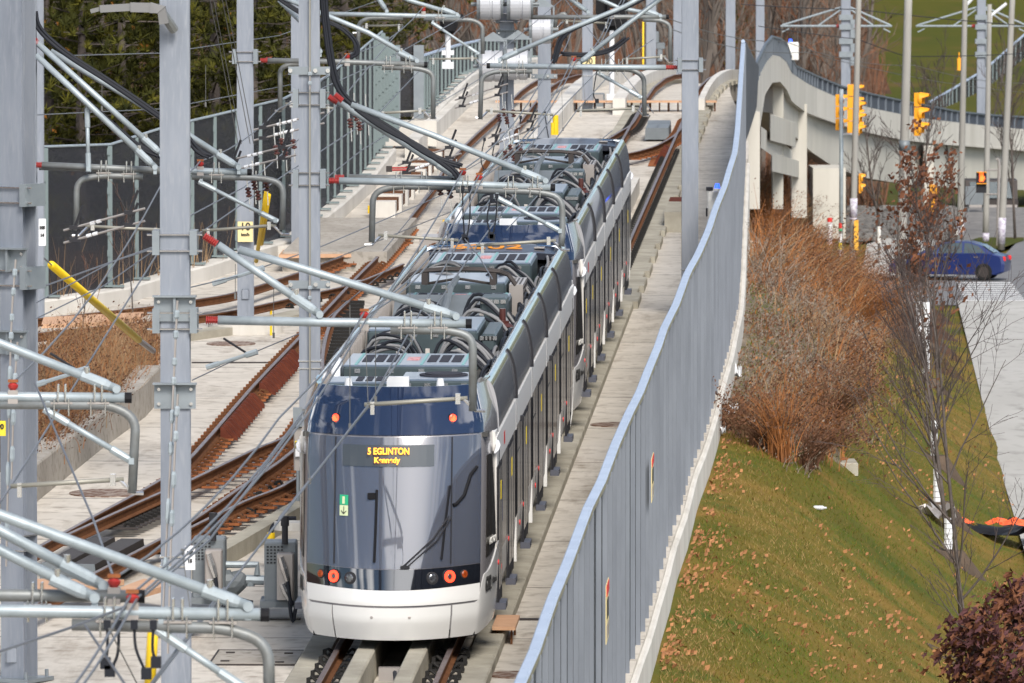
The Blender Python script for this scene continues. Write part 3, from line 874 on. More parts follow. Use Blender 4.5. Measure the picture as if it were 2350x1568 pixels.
# fastener prototypes (meshes), shared by every copy
def fast_mesh_clip():
    g = MB()
    for sx in (-1, 1):
        g.box((sx * 0.16, 0, -0.165), 0.16, 0.13, 0.03)
        g.tube([(sx * 0.10, -0.06, -0.13), (sx * 0.16, -0.05, -0.08), (sx * 0.22, 0.0, -0.10), (sx * 0.16, 0.05, -0.08), (sx * 0.10, 0.06, -0.13)], 0.017, 6)
        g.box((sx * 0.21, 0, -0.125), 0.05, 0.09, 0.075)
    return g
def fast_mesh_plate():
    g = MB()
    g.cur = 0
    g.box((0, 0, -0.185), 0.62, 0.20, 0.035)
    g.cur = 1
    for sx in (-1, 1):
        g.tube([(sx * 0.09, 0, -0.16), (sx * 0.13, 0, -0.10), (sx * 0.19, 0, -0.12), (sx * 0.2, 0, -0.17)], 0.028, 6)
        g.cyl((sx * 0.24, 0, -0.17), 0.028, 0.05, 6)
    return g
def proto(mb, name, mats):
    o = mb.build(name, mats, loc=(0, 0, 0))
    me = o.data
    bpy.data.objects.remove(o)
    return me
ME_CLIP = proto(fast_mesh_clip(), "fastener", M['clip'])
ME_PLATE = proto(fast_mesh_plate(), "tie_plate", [M['rust_o'], M['rust']])
ME_PLATE_D = proto(fast_mesh_plate(), "slide_plate", [M['gear_d'], M['clip']])
def put(me, name, parent, p, xax):
    o = bpy.data.objects.new(name, me); COL.objects.link(o)
    o.parent = parent
    o.location = p - WL[parent]
    o.rotation_euler = (math.atan(T3.z), 0, math.atan2(-xax.x, xax.y) - PI / 2 + PI) if False else (0, 0, math.atan2(xax.y, xax.x))
    return o
def rail(root, sd, me=None, nm="fastener", step=0.74, lo=None, hi=None, n=4):
    fr = rail_frames(sd, n)
    g = MB(); g.sweep(fr, RP, mis=RMI)
    g.build("rail", [M['rust'], M['railtop']], root)
    if me:
        c = 0
        for p, xa in along(fr, step, 0.3):
            s, d = sd_of(p.x, p.y)
            if lo is not None and not (lo(s) if callable(lo) else s >= lo): continue
            if hi is not None and s > hi: continue
            c += 1
            if c > 100: break
            put(me, nm, root, p, xa)
    return fr
# --- track 1, under the trains
t1 = thing("railway_track", "straight track carrying the trains, on pale plinth blocks with black clips", "track", R(96, 0, -0.36))
s1 = [80, 110, 140, 170, 200, 225, 240, 250, 260, 268, 276, 284]
see1 = lambda s: s < 101 or s > 162
for d in (-0.754, 0.754):
    rail(t1, [(s, d) for s in s1], ME_CLIP, "fastener", 0.74, see1, 232, 1)
for s0, s1_, d0, d1, h0, h1 in ((80, 330, 0.93, 1.32, -0.36, -0.20), (80, 330, -1.32, -0.93, -0.36, -0.20)):
    s = s0; k = 0
    while s < 282:
        L = 1.30 + 0.5 * ((k * 7) % 3 == 0)
        w_ = d1 + (0.10 if k % 3 and s > 160 else 0.0) * (1 if d0 > 0 else 0)
        g = MB()
        fr = [(R(q, 0, 0), R3, UP) for q in (s, s + L * 0.5, s + L - 0.05)]
        g.sweep(fr, [(d0, h0), (w_, h0), (w_, h1 - 0.02), (w_ - 0.02, h1), (d0 + 0.02, h1), (d0, h1 - 0.02)])
        if (s < 104 or s > 128 or d0 > 0): g.build("plinth", M['conc_d'], t1)
        s += L; k += 1
# second low step outside the right-hand plinths
for d0 in (-0.47, 0.22):
    g = MB(); fr = [(R(q, 0, 0), R3, UP) for q in list(range(80, 160, 5))]
    g.sweep(fr, [(d0, -0.36), (d0 + 0.25, -0.36), (d0 + 0.25, 0.03), (d0 + 0.23, 0.05), (d0 + 0.02, 0.05), (d0, 0.03)])
    g.build("guard_upstand", M['conc_d'], t1)
# dark drain trough and white box between the upstands
tb = thing("track_beacon", "small white box under the nose of the front train", "beacon", R(98.0, 0.0, -0.36))
g = MB(); g.box(R(98.6, 0.02, -0.20), 0.30, 0.2, 0.18); g.build("box", M['gear_w'], tb)
g = MB(); g.tube([R(98.0, 0.12, -0.1), R(97.6, 0.16, -0.2), R(97.3, 0.16, -0.3)], 0.03, 6); g.build("cable", M['cable'], tb)
# far curved upstands between the tracks
for (da, db, nm, lab) in ((-1.7, -1.3, "guard_kerb", "curved concrete guard kerb left of the far trains track"), (1.02, 1.22, "guard_kerb", "curved concrete guard kerb right of the track at the crest"), (-3.4, -3.0, "guard_kerb", "curved concrete guard kerb beside the far rusty track"), (-6.9, -6.5, "guard_kerb", "curved concrete guard kerb along the far parapet walkway")):
    g = MB(); s_a = 238 if da < 2 and da > -2 else 215
    fr = [(R(q, 0, 0), R3, UP) for q in range(s_a, 286, 4)]
    g.sweep(fr, [(da, -0.36), (db, -0.36), (db, 0.16), (da, 0.16)])
    tag(g.build(nm, M['conc_w']), lab, "kerb", "guard kerbs at the crest")
# --- track 2 (left main) and its branches, rails read from the photograph on the rail plane
def rp(*pts): return [gp(x, y, 0.0) for x, y in pts]
t2 = thing("railway_track", "rusty left track on orange tie plates leading up beside the trains", "track", R(130, -5, -0.36))
A = rp((40, 1283), (92, 1252), (230, 1176), (372, 1098), (444, 1042), (581, 885), (685, 776), (744, 715), (822, 632), (877, 577), (928, 516), (985, 440), (1033, 370), (1090, 310), (1147, 258))
A += [(252, A[-1][1]), (262, A[-1][1]), (272, A[-1][1] + 0.05), (284, A[-1][1] + .1)]
rail(t2, A, ME_PLATE, "tie_plate", 0.62, lambda s: 121 < s < 236, 200, 3)
B2 = [(132, -3.72), (140, -3.66), (155, -3.62), (175, -3.72), (195, -3.85), (215, -4.1), (240, -4.2), (256, -4.2), (270, -4.15), (284, -4.1)]
rail(t2, B2, ME_PLATE, "tie_plate", 0.62, 150, 232, 3)
t2b = thing("railway_track", "curving branch track with dark slide plates crossing the slab by the second mast", "track", R(115, -5, -0.36))
Bq = rp((150, 1228), (372, 1128), (437, 1101), (578, 1033), (670, 991)) + [(136, -3.70)]
rail(t2b, Bq, ME_PLATE, "tie_plate", 0.62, 122.0, 136, 4)
Cq = rp((60, 1395), (200, 1323), (372, 1234), (437, 1197), (560, 1112), (673, 1033)) + [(138, -3.1)]
rail(t2b, Cq, ME_PLATE, "tie_plate", 0.62, 118, 140, 4)
Dq = rp((380, 1240), (437, 1210), (560, 1150), (684, 1094)) + [(134, -2.2)]
rail(t2b, Dq, ME_PLATE, "tie_plate", 0.62, 112, 140, 4)
# closely spaced dark slide plates of the switch
for k in range(13):
    t = k / 12
    x, y = lerp(372, 600, t), lerp(1150, 1048, t)
    for (x0, y0, x1, y1) in ((250, 1195, 372, 1140), (372, 1252, 640, 1100)):
        x, y = lerp(x0, x1, t), lerp(y0, y1, t)
        s, d = gp(x, y, -0.1)
        put(ME_PLATE_D, "slide_plate", t2b, R(s, d + 0.15, -0.03), R3)
# kerb right of the branch
g = MB(); K2 = [gp(x, y, -0.1) for x, y in ((430, 1290), (520, 1240), (620, 1182), (684, 1145))]
g.sweep([(R(s, d, -0.1), R3, UP) for s, d in K2], [(-0.02, -0.26), (0.25, -0.26), (0.25, 0), (-0.02, 0)])
tag(g.build("kerb_strip", M['conc_d']), "stained concrete kerb edging the branch track", "kerb")
# rust-red ribbed castings bolted along the left rail
def casting(s0, s1, lab):
    c = thing("rail_brace", lab, "rail brace", R((s0 + s1) / 2, -4.95, -0.3), "ribbed rust castings along the left rail")
    def dA(s): return interp([q[0] for q in sorted(A)], [q[1] for q in sorted(A)], s)
    g = MB()
    fr = [(R(s, dA(s), 0), R3, UP) for s in [lerp(s0, s1, k / 6) for k in range(7)]]
    g.sweep(fr, [(0.09, -0.17), (0.28, -0.2), (0.29, -0.16), (0.16, 0.02), (0.12, 0.03), (0.09, 0.02)])
    g.build("guard_bar", M['rust_r'], c)
    n = int((s1 - s0) / 0.55)
    for k in range(n):
        s = s0 + 0.2 + k * 0.55
        g = MB(); g.sweep([(R(s - .05, dA(s), 0), R3, UP), (R(s + .05, dA(s), 0), R3, UP)], [(0.12, -0.16), (0.38, -0.22), (0.38, -0.15), (0.20, 0.055), (0.13, 0.06)])
        g.build("rib", M['rust_r'], c)
casting(gp(505, 985)[0], gp(578, 905)[0], "ribbed rust red casting along the left rail, nearer of the long pair")
casting(gp(598, 882)[0], gp(668, 805)[0], "ribbed rust red casting along the left rail, farther of the long pair")
# blocks with rust caps further up the left rail
for k in range(9):
    s = 189 + k * 2.6
    if k % 2 and k > 5: continue
    c = thing("guard_block", "pale concrete block with rusty cap, %s beside the upper left rail" % ["nearest", "second nearest", "third nearest", "fourth", "fifth", "sixth", "seventh", "eighth", "farthest"][k], "guard block", R(s, -6.0, -0.36), "capped blocks by the left rail")
    g = MB(); g.sweep([(R(s, 0, 0), R3, UP), (R(s + 0.55, 0, 0), R3, UP)], [(-6.15, -0.36), (-5.55, -0.36), (-5.55, 0.10), (-6.15, 0.10)]); g.build("block", M['conc_w'], c)
    g = MB(); g.sweep([(R(s + .55, 0, 0), R3, UP), (R(s + 1.4, 0, 0), R3, UP)], [(-6.15, -0.2), (-5.55, -0.2), (-5.55, 0.13), (-6.15, 0.13)]); g.build("rust_cap", M['rust'], c)
# --- siding from the left
t3 = thing("railway_track", "shallow angled rusty siding joining from the weedy bed on the left", "track", R(163, -9, -0.36))
E = rp((20, 741), (82, 731), (220, 717), (362, 701), (450, 687), (543, 670), (685, 625), (760, 597), (870, 560), (918, 540))
F = rp((20, 777), (102, 762), (220, 750), (362, 735), (450, 724), (543, 711), (685, 680), (803, 653), (870, 628), (925, 605))
rail(t3, E, None); rail(t3, F, ME_CLIP, "fastener", 0.9, 158, 170)
for (q, nm) in ((E, 0), (F, 1)):
    fr = rail_frames(q, 4)
    c = 0
    for p, xa in along(fr, 0.62, 0.2):
        s, d = sd_of(p.x, p.y)
        if s > 168 and c < 60: put(ME_PLATE, "tie_plate", t3, p, xa); c += 1
g = MB(); K3 = [gp(x, y, -0.2) for x, y in ((100, 800), (362, 770), (543, 745), (690, 712))]
g.sweep([(R(s, d, -0.2), R3, UP) for s, d in K3], [(-0.2, -0.2), (0.35, -0.2), (0.35, 0), (-0.2, 0)])
tag(g.build("kerb_strip", M['conc_d']), "block kerb in front of the angled siding", "kerb")
# guard rail inside the tight curve
gr = thing("check_rail", "dark curved check rail inside the tight bend by the front train", "check rail", R(155, -4, -0.3))
q = rp((742, 880), (740, 820), (750, 765), (768, 722), (800, 690))
g = MB(); g.sweep(rail_frames(q, 6), RP, mis=RMI); g.build("rail", [M['rust'], M['railtop']], gr)
for k in range(22):
    t = k / 21
    s, d = gp(lerp(760, 800, t) + 10, lerp(850, 690, t), -.1)
    g = MB(); g.box(R(s, d, -0.15), 0.5, 0.11, 0.10); g.build("chair", M['clip'], gr)
# --- crossover at the crest
t4 = thing("railway_track", "curved rusty crossover joining the trains track below the crest", "track", R(235, 0, -0.36))
G = rp((1440, 352), (1475, 344), (1510, 332), (1549, 309), (1566, 288), (1578, 262))
H = rp((1395, 318), (1425, 300), (1450, 284), (1470, 252))
rail(t4, G, ME_PLATE, "tie_plate", 0.62); rail(t4, H, ME_PLATE_D, "slide_plate", 0.7)
c = thing("switch_stand", "pair of grey square covers over the switch rods below the crest", "switch machine", PX(1511, 290, 232))
for (x, y) in ((1497, 286), (1522, 286)):
    s, d = gp(x, y, 0.1)
    g = MB(); g.sweep([(R(s - .9, d, 0.1), R3, UP), (R(s + 1.0, d, 0.1), R3, UP), (R(s + 1.8, d, 0.18), R3, UP)], [(-.20, -.4), (.20, -.4), (.18, -.05), (-.18, -.05)]); g.build("cover", M['gear'], c)
s, d = gp(1540, 345, 0)
c = thing("rust_frog_brace", "rusty angled brace plate inside the trains track before the crossover", "rail brace", R(s, d, -0.3))
for k in range(4):
    g = MB(); g.sweep([(R(s - 1.6 + k * 1.0, d - 0.3, 0), R3, UP), (R(s - 1.4 + k * 1.0, d - 0.3, 0), R3, UP)], [(-.15, -.3), (.2, -.3), (.2, .02), (.08, .08)]); g.build("rib", M['rust_r'], c)
g = MB(); g.sweep([(R(s - 1.8, d - .3, 0), R3, UP), (R(s + 1.8, d - .3, 0), R3, UP)], [(-.3, -.34), (.3, -.34), (.3, -.31), (-.3, -.31)]); g.build("base_plate", M['rust_o'], c)
# T1 upper right, pale concrete block run
for k, (x, y) in enumerate(((1510, 520), (1500, 548))):
    pass
c = thing("guard_block", "white topped concrete block beside the right rail past the rear train", "guard block", R(187, 1.25, -.36), "blocks right of the rear train")
g = MB(); g.sweep([(R(184.6, 0, 0), R3, UP), (R(188.6, 0, 0), R3, UP)], [(1.36, -.36), (1.85, -.36), (1.85, .14), (1.36, .14)]); g.build("block", M['conc_d'], c)
g = MB(); g.sweep([(R(188.7, 0, 0), R3, UP), (R(190.2, 0, 0), R3, UP)], [(1.36, -.36), (1.85, -.36), (1.85, .15), (1.36, .15)]); g.build("rust_cap", M['rust_r'], c)
c = thing("guard_block", "long pale concrete upstand between the rails past the rear train", "guard block", R(192, 0.2, -.36), "blocks right of the rear train")
g = MB(); g.sweep([(R(183, 0, 0), R3, UP), (R(199, 0, 0), R3, UP)], [(.0, -.36), (.32, -.36), (.32, .10), (.0, .10)]); g.build("block", M['conc_w'], c)
# --- orange timber walkway across the tracks at the crest
c = thing("timber_crossing", "orange timber boarding on legs across all tracks below the crest", "crossing", PX(1390, 240, 242))
p0, p1 = PX(1137, 231, 240), PX(1645, 231, 240)
for k in range(12):
    a, b = p0.lerp(p1, k / 12), p0.lerp(p1, (k + .97) / 12)
    g = MB(); g.sweep([(a, V3((0, 1, 0)), UP), (b, V3((0, 1, 0)), UP)], [(-.5, -.06), (.5, -.06), (.5, .0), (-.5, .0)]); g.build("board", M['wood'], c)
    g = MB(); m_ = a.lerp(b, .4); g.box(m_ + V3((0, 0, -.25)), .07, .07, .4); g.box(m_ + V3((.3, 0, -.25)), .05, .05, .4); g.build("leg", M['rust'], c)
# manholes, hatch, grates
def disc(px, py, rad, mat, lab, h=-0.352, sq=None, nm="manhole_cover"):
    s, d = gp(px, py, h)
    g = MB()
    if sq:
        g.sweep([(R(s - sq[1] / 2, d, h), R3, UP), (R(s + sq[1] / 2, d, h), R3, UP)], [(-sq[0] / 2, -.02), (sq[0] / 2, -.02), (sq[0] / 2, .008), (-sq[0] / 2, .008)])
    else:
        vs = [R(s + rad * math.sin(2 * PI * k / 28), d + rad * math.cos(2 * PI * k / 28), h + .01) for k in range(28)]
        vs2 = [v - V3((0, 0, .05)) for v in vs]
        g.add(vs + vs2, [tuple(range(28))] + [(k, k + 28, (k + 1) % 28 + 28, (k + 1) % 28) for k in range(28)])
    return tag(g.build(nm, M[mat]), lab, "manhole cover" if not sq else "hatch")
M['iron'] = pm("rusty_iron", (0.135, 0.075, 0.05), 0.85, col2=(0.30, 0.25, 0.21), scale=9, lo=.45, hi=.6)
disc(245, 1132, .62, 'iron', "round rusty manhole cover under the left drop pipe")
disc(530, 789, .5, 'iron', "rusty round cover before the yellow sign mast")
disc(1408, 975, .42, 'iron', "rusty oval looking cover on the right walkway beside the trains")
disc(1182, 1549, .36, 'iron', "small round cover at the foot of the walkway fence walkway")
hatch = disc(590, 1508, 0, 'conc', "square concrete access hatch on the slab before the train", sq=(1.15, 1.5), nm="access_hatch")
g = MB()
s, d = gp(590, 1508, -0.34)
for (a, b, c_, e) in ((-.6, -.575, -.78, .78), (.575, .6, -.78, .78)):
    g.sweep([(R(s + c_, d, -.35), R3, UP), (R(s + e, d, -.35), R3, UP)], [(a, -.01), (b, -.01), (b, .012), (a, .012)])
for c_ in (-.78, .76):
    g.sweep([(R(s + c_, d, -.35), R3, UP), (R(s + c_ + .025, d, -.35), R3, UP)], [(-.6, -.01), (.6, -.01), (.6, .013), (-.6, .013)])
for (a, b) in ((-.4, .45), (.4, .4), (-.4, -.45), (.35, -.55)):
    g.box(R(s + b, d + a, -.335), .12, .07, .015)
g.build("hatch_frame", M['gear_d'], hatch)
def grate(x0, x1, y, lab):
    a, b = gp(x0, y, -.35), gp(x1, y, -.35)
    g = MB(); g.sweep([(R(a[0], a[1], -.35), V3((0, 1, 0)), UP), (R(b[0], b[1], -.35), V3((0, 1, 0)), UP)], [(-.09, -.02), (.09, -.02), (.09, .008), (-.09, .008)])
    tag(g.build("drain_grate", M['gear_d']), lab, "drain")
grate(440, 690, 1420, "dark slot drain on the slab beside the switch heaters")
grate(1188, 1240, 1421, "short dark drain grate across the walkway by the wooden step")
grate(440, 648, 832, "dark slot drain across the slab left of the rust castings")
# wooden step beside the train, planks at the left
c = thing("wooden_step", "small ribbed wooden step beside the front door of the train", "step", PX(1163, 1435, 102))
s, d = gp(1162, 1420, -.08)
g = MB(); g.sweep([(R(s - .75, d, -.1), R3, UP), (R(s + .6, d, -.1), R3, UP)], [(-.16, -.05), (.16, -.05), (.16, 0), (-.16, 0)]); g.build("board", M['wood'], c)
for (a, b) in ((-.1, -.6), (.1, -.6), (-.1, .4), (.1, .4)):
    g = MB(); g.box(R(s + b, d + a, -.25), .03, .03, .24); g.build("leg", M['rust'], c)
def planks(pts, h, lab, th=.08):
    g = MB(); q = [gp(x, y, h) for x, y in pts]
    top = [R(s, d, h) for s, d in q]; bot = [p - V3((0, 0, th)) for p in top]
    n = len(top); g.add(top + bot, [tuple(range(n)), tuple(reversed(range(n, 2 * n)))] + [(k, k + n, (k + 1) % n + n, (k + 1) % n) for k in range(n)])
    tag(g.build("timber_boarding", M['wood']), lab, "boarding", "bare timber boards over the tracks")
planks([(60, 1352), (155, 1352), (285, 1330), (60, 1328)], .02, "bare timber boarding between the branch rails at the lower left mast")
planks([(250, 1358), (320, 1362), (400, 1338), (330, 1328)], .02, "wedge of bare timber boarding beside the branch rail")
planks([(360, 1410), (470, 1404), (470, 1395), (380, 1400)], .02, "short board end beyond the lower pipe")
planks([(95, 745), (225, 740), (320, 728), (330, 716), (100, 728)], .02, "orange boards between the angled siding rails above the weeds")
planks([(245, 758), (350, 752), (362, 742), (262, 744)], .03, "orange boards close to the guyed anchor")
planks([(640, 585), (806, 583), (806, 574), (650, 573)], .05, "boards under the concrete slab step by the siding")
# ================================================================ TRAIN
NEXP = 2.9
def cabN(z): return interp([0.18, 0.45, 0.70, 0.92, 1.16, 2.85, 3.30, 3.48], [0.10, 0.0, 0.0, 0.05, 0.105, 0.615, 0.90, 1.08], z)
def cabW(z): return interp([0.18, 0.5, 1.0, 2.6, 3.0, 3.48], [1.24, 1.30, 1.325, 1.325, 1.305, 1.17], z)
def cabD(z): return interp([0.18, 1.0, 2.8, 3.48], [1.55, 1.5, 1.3, 1.0], z)
def cab(a, z, off=0.0):
    "a: degrees across the nose: the front face reaches +-60, the tapered corner +-90"
    k = (cabW(z)) / 1.325
    F = interp([0.18, 1.0, 2.8, 3.48], [0.70, 0.62, 0.48, 0.40], z)
    sg, b = math.copysign(1, a), abs(a)
    if b <= 60:
        x = 1.15 * b / 60; y = F * (x / 1.15) ** 2.1
        nx_, ny_ = 0.35 * (x / 1.15), -1.0
    else:
        t = (b - 60) / 30
        x = 1.15 + .175 * (1 - (1 - t) ** 1.9); y = F + (2.0 - F) * t ** 1.22
        nx_, ny_ = lerp(.35, 1, min(1, t * 2)), -lerp(1.0, .12, min(1, t * 1.6))
    L = math.hypot(nx_, ny_)
    return V3((sg * (x * k + off * nx_ / L), cabN(z) + y + off * ny_ / L, z))
def ang_of_x(x, z=1.5):
    k = cabW(z) / 1.325
    q = abs(x) / k
    if q <= 1.15: b = 60 * q / 1.15
    else: b = 60 + 30 * (1 - (1 - min(1, (q - 1.15) / .175)) ** (1 / 1.9))
    return math.copysign(b, x)
TL = 30.4
def patch(name, mat, par, a0, a1, z0, z1, off, na=30, nz=8, rear=False, thick=0.02, smooth=True):
    f0 = z0 if callable(z0) else (lambda a: z0)
    f1 = z1 if callable(z1) else (lambda a: z1)
    rows = []
    for j in range(nz + 1):
        rows.append([cab(lerp(a0, a1, i / na), lerp(f0(lerp(a0, a1, i / na)), f1(lerp(a0, a1, i / na)), j / nz), off) for i in range(na + 1)])
    if rear:
        rows = [[V3((p.x, TL - p.y, p.z)) for p in reversed(r_)] for r_ in rows]
    g = MB(); g.grid(rows)
    # edges turned inwards
    def edge(ps):
        inn = [V3((p.x * 0.985, p.y + (thick if not rear else -thick), p.z)) for p in ps]
        g.grid([ps, inn])
    edge(rows[0][::-1]); edge(rows[-1]); edge([r_[0] for r_ in rows]); edge([r_[-1] for r_ in rows][::-1])
    return g.build(name, mat, par, smooth=smooth)
PILL = 63.5
def sag(z, k): return lambda a: z - k * math.cos(math.radians(a)) ** 2 + k
def text(body, size, mat, parent, name, M4, bold=0.0, sx=1.0):
    cu = bpy.data.curves.new("txt", 'FONT')
    cu.body = body; cu.size = size; cu.align_x = 'CENTER'; cu.align_y = 'CENTER'; cu.extrude = 0.004; cu.offset = bold
    o = bpy.data.objects.new("txt", cu); COL.objects.link(o)
    bpy.context.view_layer.update()
    me = bpy.data.meshes.new_from_object(o.evaluated_get(bpy.context.evaluated_depsgraph_get()))
    bpy.data.objects.remove(o)
    sc = Matrix.Diagonal((sx, 1, 1, 1))
    off = Matrix.Translation(-WL[parent]) if parent is not None else Matrix.Identity(4)
    me.transform(off @ M4 @ sc)
    me.materials.clear(); me.materials.append(mat)
    ob = bpy.data.objects.new(name, me); COL.objects.link(ob)
    ob.parent = parent; WL[ob] = WL[parent].copy()
    return ob
def frame4(o, x, y):
    x = V3(x).normalized(); y = V3(y); y = (y - x * x.dot(y)).normalized(); z = x.cross(y)
    return Matrix(((x.x, y.x, z.x, o[0]), (x.y, y.y, z.y, o[1]), (x.z, y.z, z.z, o[2]), (0, 0, 0, 1)))

def make_train():
    t = thing("light_rail_train", "white and navy articulated light rail train in front, number 6202, with lit red tail lamps", "train", (0, 0, 0), "coupled light rail trains")
    # cab shells
    for rear in (False, True):
        g = MB(); rows = []
        zs = [0.30, .5, .75, 1.0, 1.3, 1.7, 2.1, 2.5, 2.8, 3.0, 3.2, 3.36, 3.46] if not rear else [0.30, .5, .75, 1.0, 1.3, 1.7, 2.1, 2.5, 2.8, 3.0, 3.2, 3.32, 3.38]
        for z in zs:
            r_ = [cab(-90 + 180 * i / 44, z) for i in range(45)]
            if rear: r_ = [V3((p.x, TL - p.y, p.z)) for p in reversed(r_)]
            rows.append(r_)
        g.grid(rows); sh = g.build("cab_shell", M['t_grey'], t, smooth=True)
        # rim closing towards the roof deck
        top = rows[-1]
        inn = [V3((p.x * 0.94, (p.y + 0.14) if not rear else (p.y - 0.14), top[0].z - .02)) for p in top]
        low = [V3((p.x, p.y, 2.9)) for p in inn]
        g = MB(); g.grid([top, inn, low]); g.build("cab_rim", M['t_navy'], t)
        s90 = 90
        sgz = lambda a: 0.905 - 0.05 * math.cos(math.radians(a)) ** 2
        sgb = lambda a: 1.16 - 0.03 * math.cos(math.radians(a)) ** 2
        sgl = lambda a: 0.66 - 0.02 * math.cos(math.radians(a)) ** 2
        PL = 60.5
        A1 = ang_of_x(0.79, .5)
        patch("bumper_panel", M['t_white'], t, -A1 + .6, A1 - .6, 0.185, lambda a: sgl(a) - .016, 0.014, rear=rear)
        for sgn in (-1, 1):
            a0, a1 = sorted((sgn * (A1 + .6), sgn * 90))
            def topc(a):
                u = sm((abs(a) - PL + 2) / 7.0)
                u2 = sm((abs(a) - 66) / 24)
                return lerp(sgl(a) - .016, 1.00 + 0.30 * u2, u)
            patch("bumper_corner", M['t_white'], t, a0, a1, lambda a: 0.185 + 0.09 * sm((abs(a) - 58) / 25), topc, 0.012, na=30, rear=rear)
        patch("bumper_top", M['t_white'], t, -PL, PL, lambda a: sgl(a) + .014, sgz, 0.015, rear=rear)
        lb = patch("lamp_band", M['t_black'], t, -PL, PL, lambda a: sgz(a) + .004, lambda a: sgb(a) - .004, 0.011, rear=rear)
        ws = patch("windshield", M['glass_cab'], t, -PL, PL, lambda a: sgb(a) + .006, 2.84, 0.012, nz=12, rear=rear)
        patch("roof_mask", M['t_navy'], t, -PILL, PILL, 2.865, 3.475 if not rear else 3.385, 0.012, nz=10, rear=rear)
        for sgn in (-1, 1):
            a0, a1 = sorted((sgn * 67, sgn * 89.5))
            sw = patch("cab_side_window", M['t_win'], t, a0, a1, lambda a: 1.20 + 0.16 * sm((abs(a) - 66) / 24), 2.55, 0.010, na=10, rear=rear)
            # camera pod
            g = MB(); p = cab(sgn * 76, 2.62)
            if rear: p.y = TL - p.y
            q = V3((p.x + sgn * .02, p.y, p.z))
            g.tube([q + V3((0, -.12, -.09)), q + V3((sgn * .03, -.07, -.05)), q + V3((sgn * .045, 0, 0)), q + V3((sgn * .03, .07, .05)), q + V3((0, .12, .06))], [.012, .028, .036, .030, .012], 10)
            g.build("camera_pod", M['white'], t, smooth=True)
        sy = (lambda y: TL - y) if rear else (lambda y: y)
        if not rear:
            # lamps, wipers, sign, inside fittings, exit label
            def lamp(nm, x, z, r_, mat, depth=0.03, ring=None):
                a = ang_of_x(x, z)
                c = cab(a, z, 0.013)
                n = (cab(a + 2, z) - cab(a - 2, z)).cross(V3((0, 0.1, 1))).normalized()
                if n.y > 0: n = -n
                g = MB()
                if ring:
                    u = n.orthogonal().normalized(); v = n.cross(u)
                    prof = [(ring, -.01), (r_, -.01), (r_, depth), (ring, depth)]
                    vs = []
                    for k in range(24):
                        e = u * math.cos(2 * PI * k / 24) + v * math.sin(2 * PI * k / 24)
                        vs += [c + e * q[0] + n * q[1] for q in prof]
                    g.add(vs, [(k * 4 + j, k * 4 + (j + 1) % 4, ((k + 1) % 24) * 4 + (j + 1) % 4, ((k + 1) % 24) * 4 + j) for k in range(24) for j in range(4)])
                else:
                    g.tube([c - n * .02, c + n * depth * .7, c + n * depth], [r_, r_, r_ * .75], 20)
                return g.build(nm, mat, t)
            for sgn in (-1, 1):
                b = lamp("lamp_bezel", sgn * .76, 1.015, .098, M['t_dark'], .012)
                lamp("tail_lamp", sgn * .76, 1.015, .080, M['lampred'], .03, .042)
                lamp("tail_lamp_core", sgn * .76, 1.015, .038, M['lens'], .024)
                lamp("lamp_bezel", sgn * .95, 1.03, .062, M['t_dark'], .012)
                lamp("turn_lamp", sgn * .95, 1.03, .050, M['amber'], .026)
                lamp("lamp_bezel", sgn * .545, 1.005, .085, M['t_dark'], .012)
                lamp("headlamp", sgn * .545, 1.005, .058, M['lens'], .026)
                lamp("lamp_bezel", sgn * .775, 3.07, .062, M['black'], .012)
                hl = lamp("high_tail_lamp", sgn * .775, 3.07, .052, M['lampred'], .024)
                g = MB()
                a = ang_of_x(sgn * .775, 3.07)
                for i in range(-3, 4):
                    for j in range(-3, 4):
                        if i * i + j * j <= 9:
                            p = cab(a, 3.07 + j * .014, .042) + V3((i * .014, 0, 0)); g.box(p, .007, .006, .007)
                g.build("lamp_leds", M['lampdot'], t)
            for x in (-.25, .25):
                lamp("bumper_bolt", x, .50, .020, M['gear_w'], .006)
            # destination sign
            def wp(x, z, off=.02): return cab(ang_of_x(x, z), z, off)
            def signplate(nm, x0, x1, z0, z1, mat, off):
                g = MB(); g.grid([[wp(lerp(x0, x1, i / 12), lerp(z0, z1, j / 4), off) for i in range(13)] for j in range(5)])
                g.grid([[wp(lerp(x1, x0, i / 12), lerp(z0, z1, j / 4), off - .006) for i in range(13)] for j in range(5)])
                return g.build(nm, mat, t)
            sp = signplate("destination_screen", -.67, .55, 2.46, 2.74, M['screen'], .017)
            zz = V3((0, .30, 1)).normalized()
            for body, x, z, s_, sx in (("5 EGLINTON", -.05, 2.66, .122, .80), ("Kennedy", -.07, 2.545, .105, .92)):
                p = wp(x, z, .045)
                text(body, s_, M['led'], sp, "destination_text", frame4(p, (1, 0, 0), zz), .003, sx)
            def leaf(nm, x0, x1, z0, z1, mat, off=.018): return signplate(nm, x0, x1, z0, z1, mat, off)
            ex = leaf("exit_label", -.70, -.585, 1.95, 2.08, M['green'])
            leaf("exit_arrow_plate", -.70, -.585, 1.81, 1.945, M['palegreen'])
            leaf("exit_symbol", -.665, -.63, 1.965, 2.06, M['palegreen'], .021)
            leaf("arrow_stem", -.647, -.637, 1.84, 1.93, M['num_b'], .021)
            for sgn in (-1, 1):
                g = MB()
                g.tube([wp(-.642 + sgn * .035, 1.875, .024), wp(-.642, 1.835, .024)], .006, 4)
                g.build("arrow_head", M['num_b'], t)
            # wiper: arm, twin rods and blade
            def wt(g, pts, off, r):
                P = []
                for a_, b_ in zip(pts, pts[1:]):
                    for q in range(6): P.append(wp(lerp(a_[0], b_[0], q / 6), lerp(a_[1], b_[1], q / 6), off))
                P.append(wp(pts[-1][0], pts[-1][1], off)); g.tube(P, r, 6)
            g = MB()
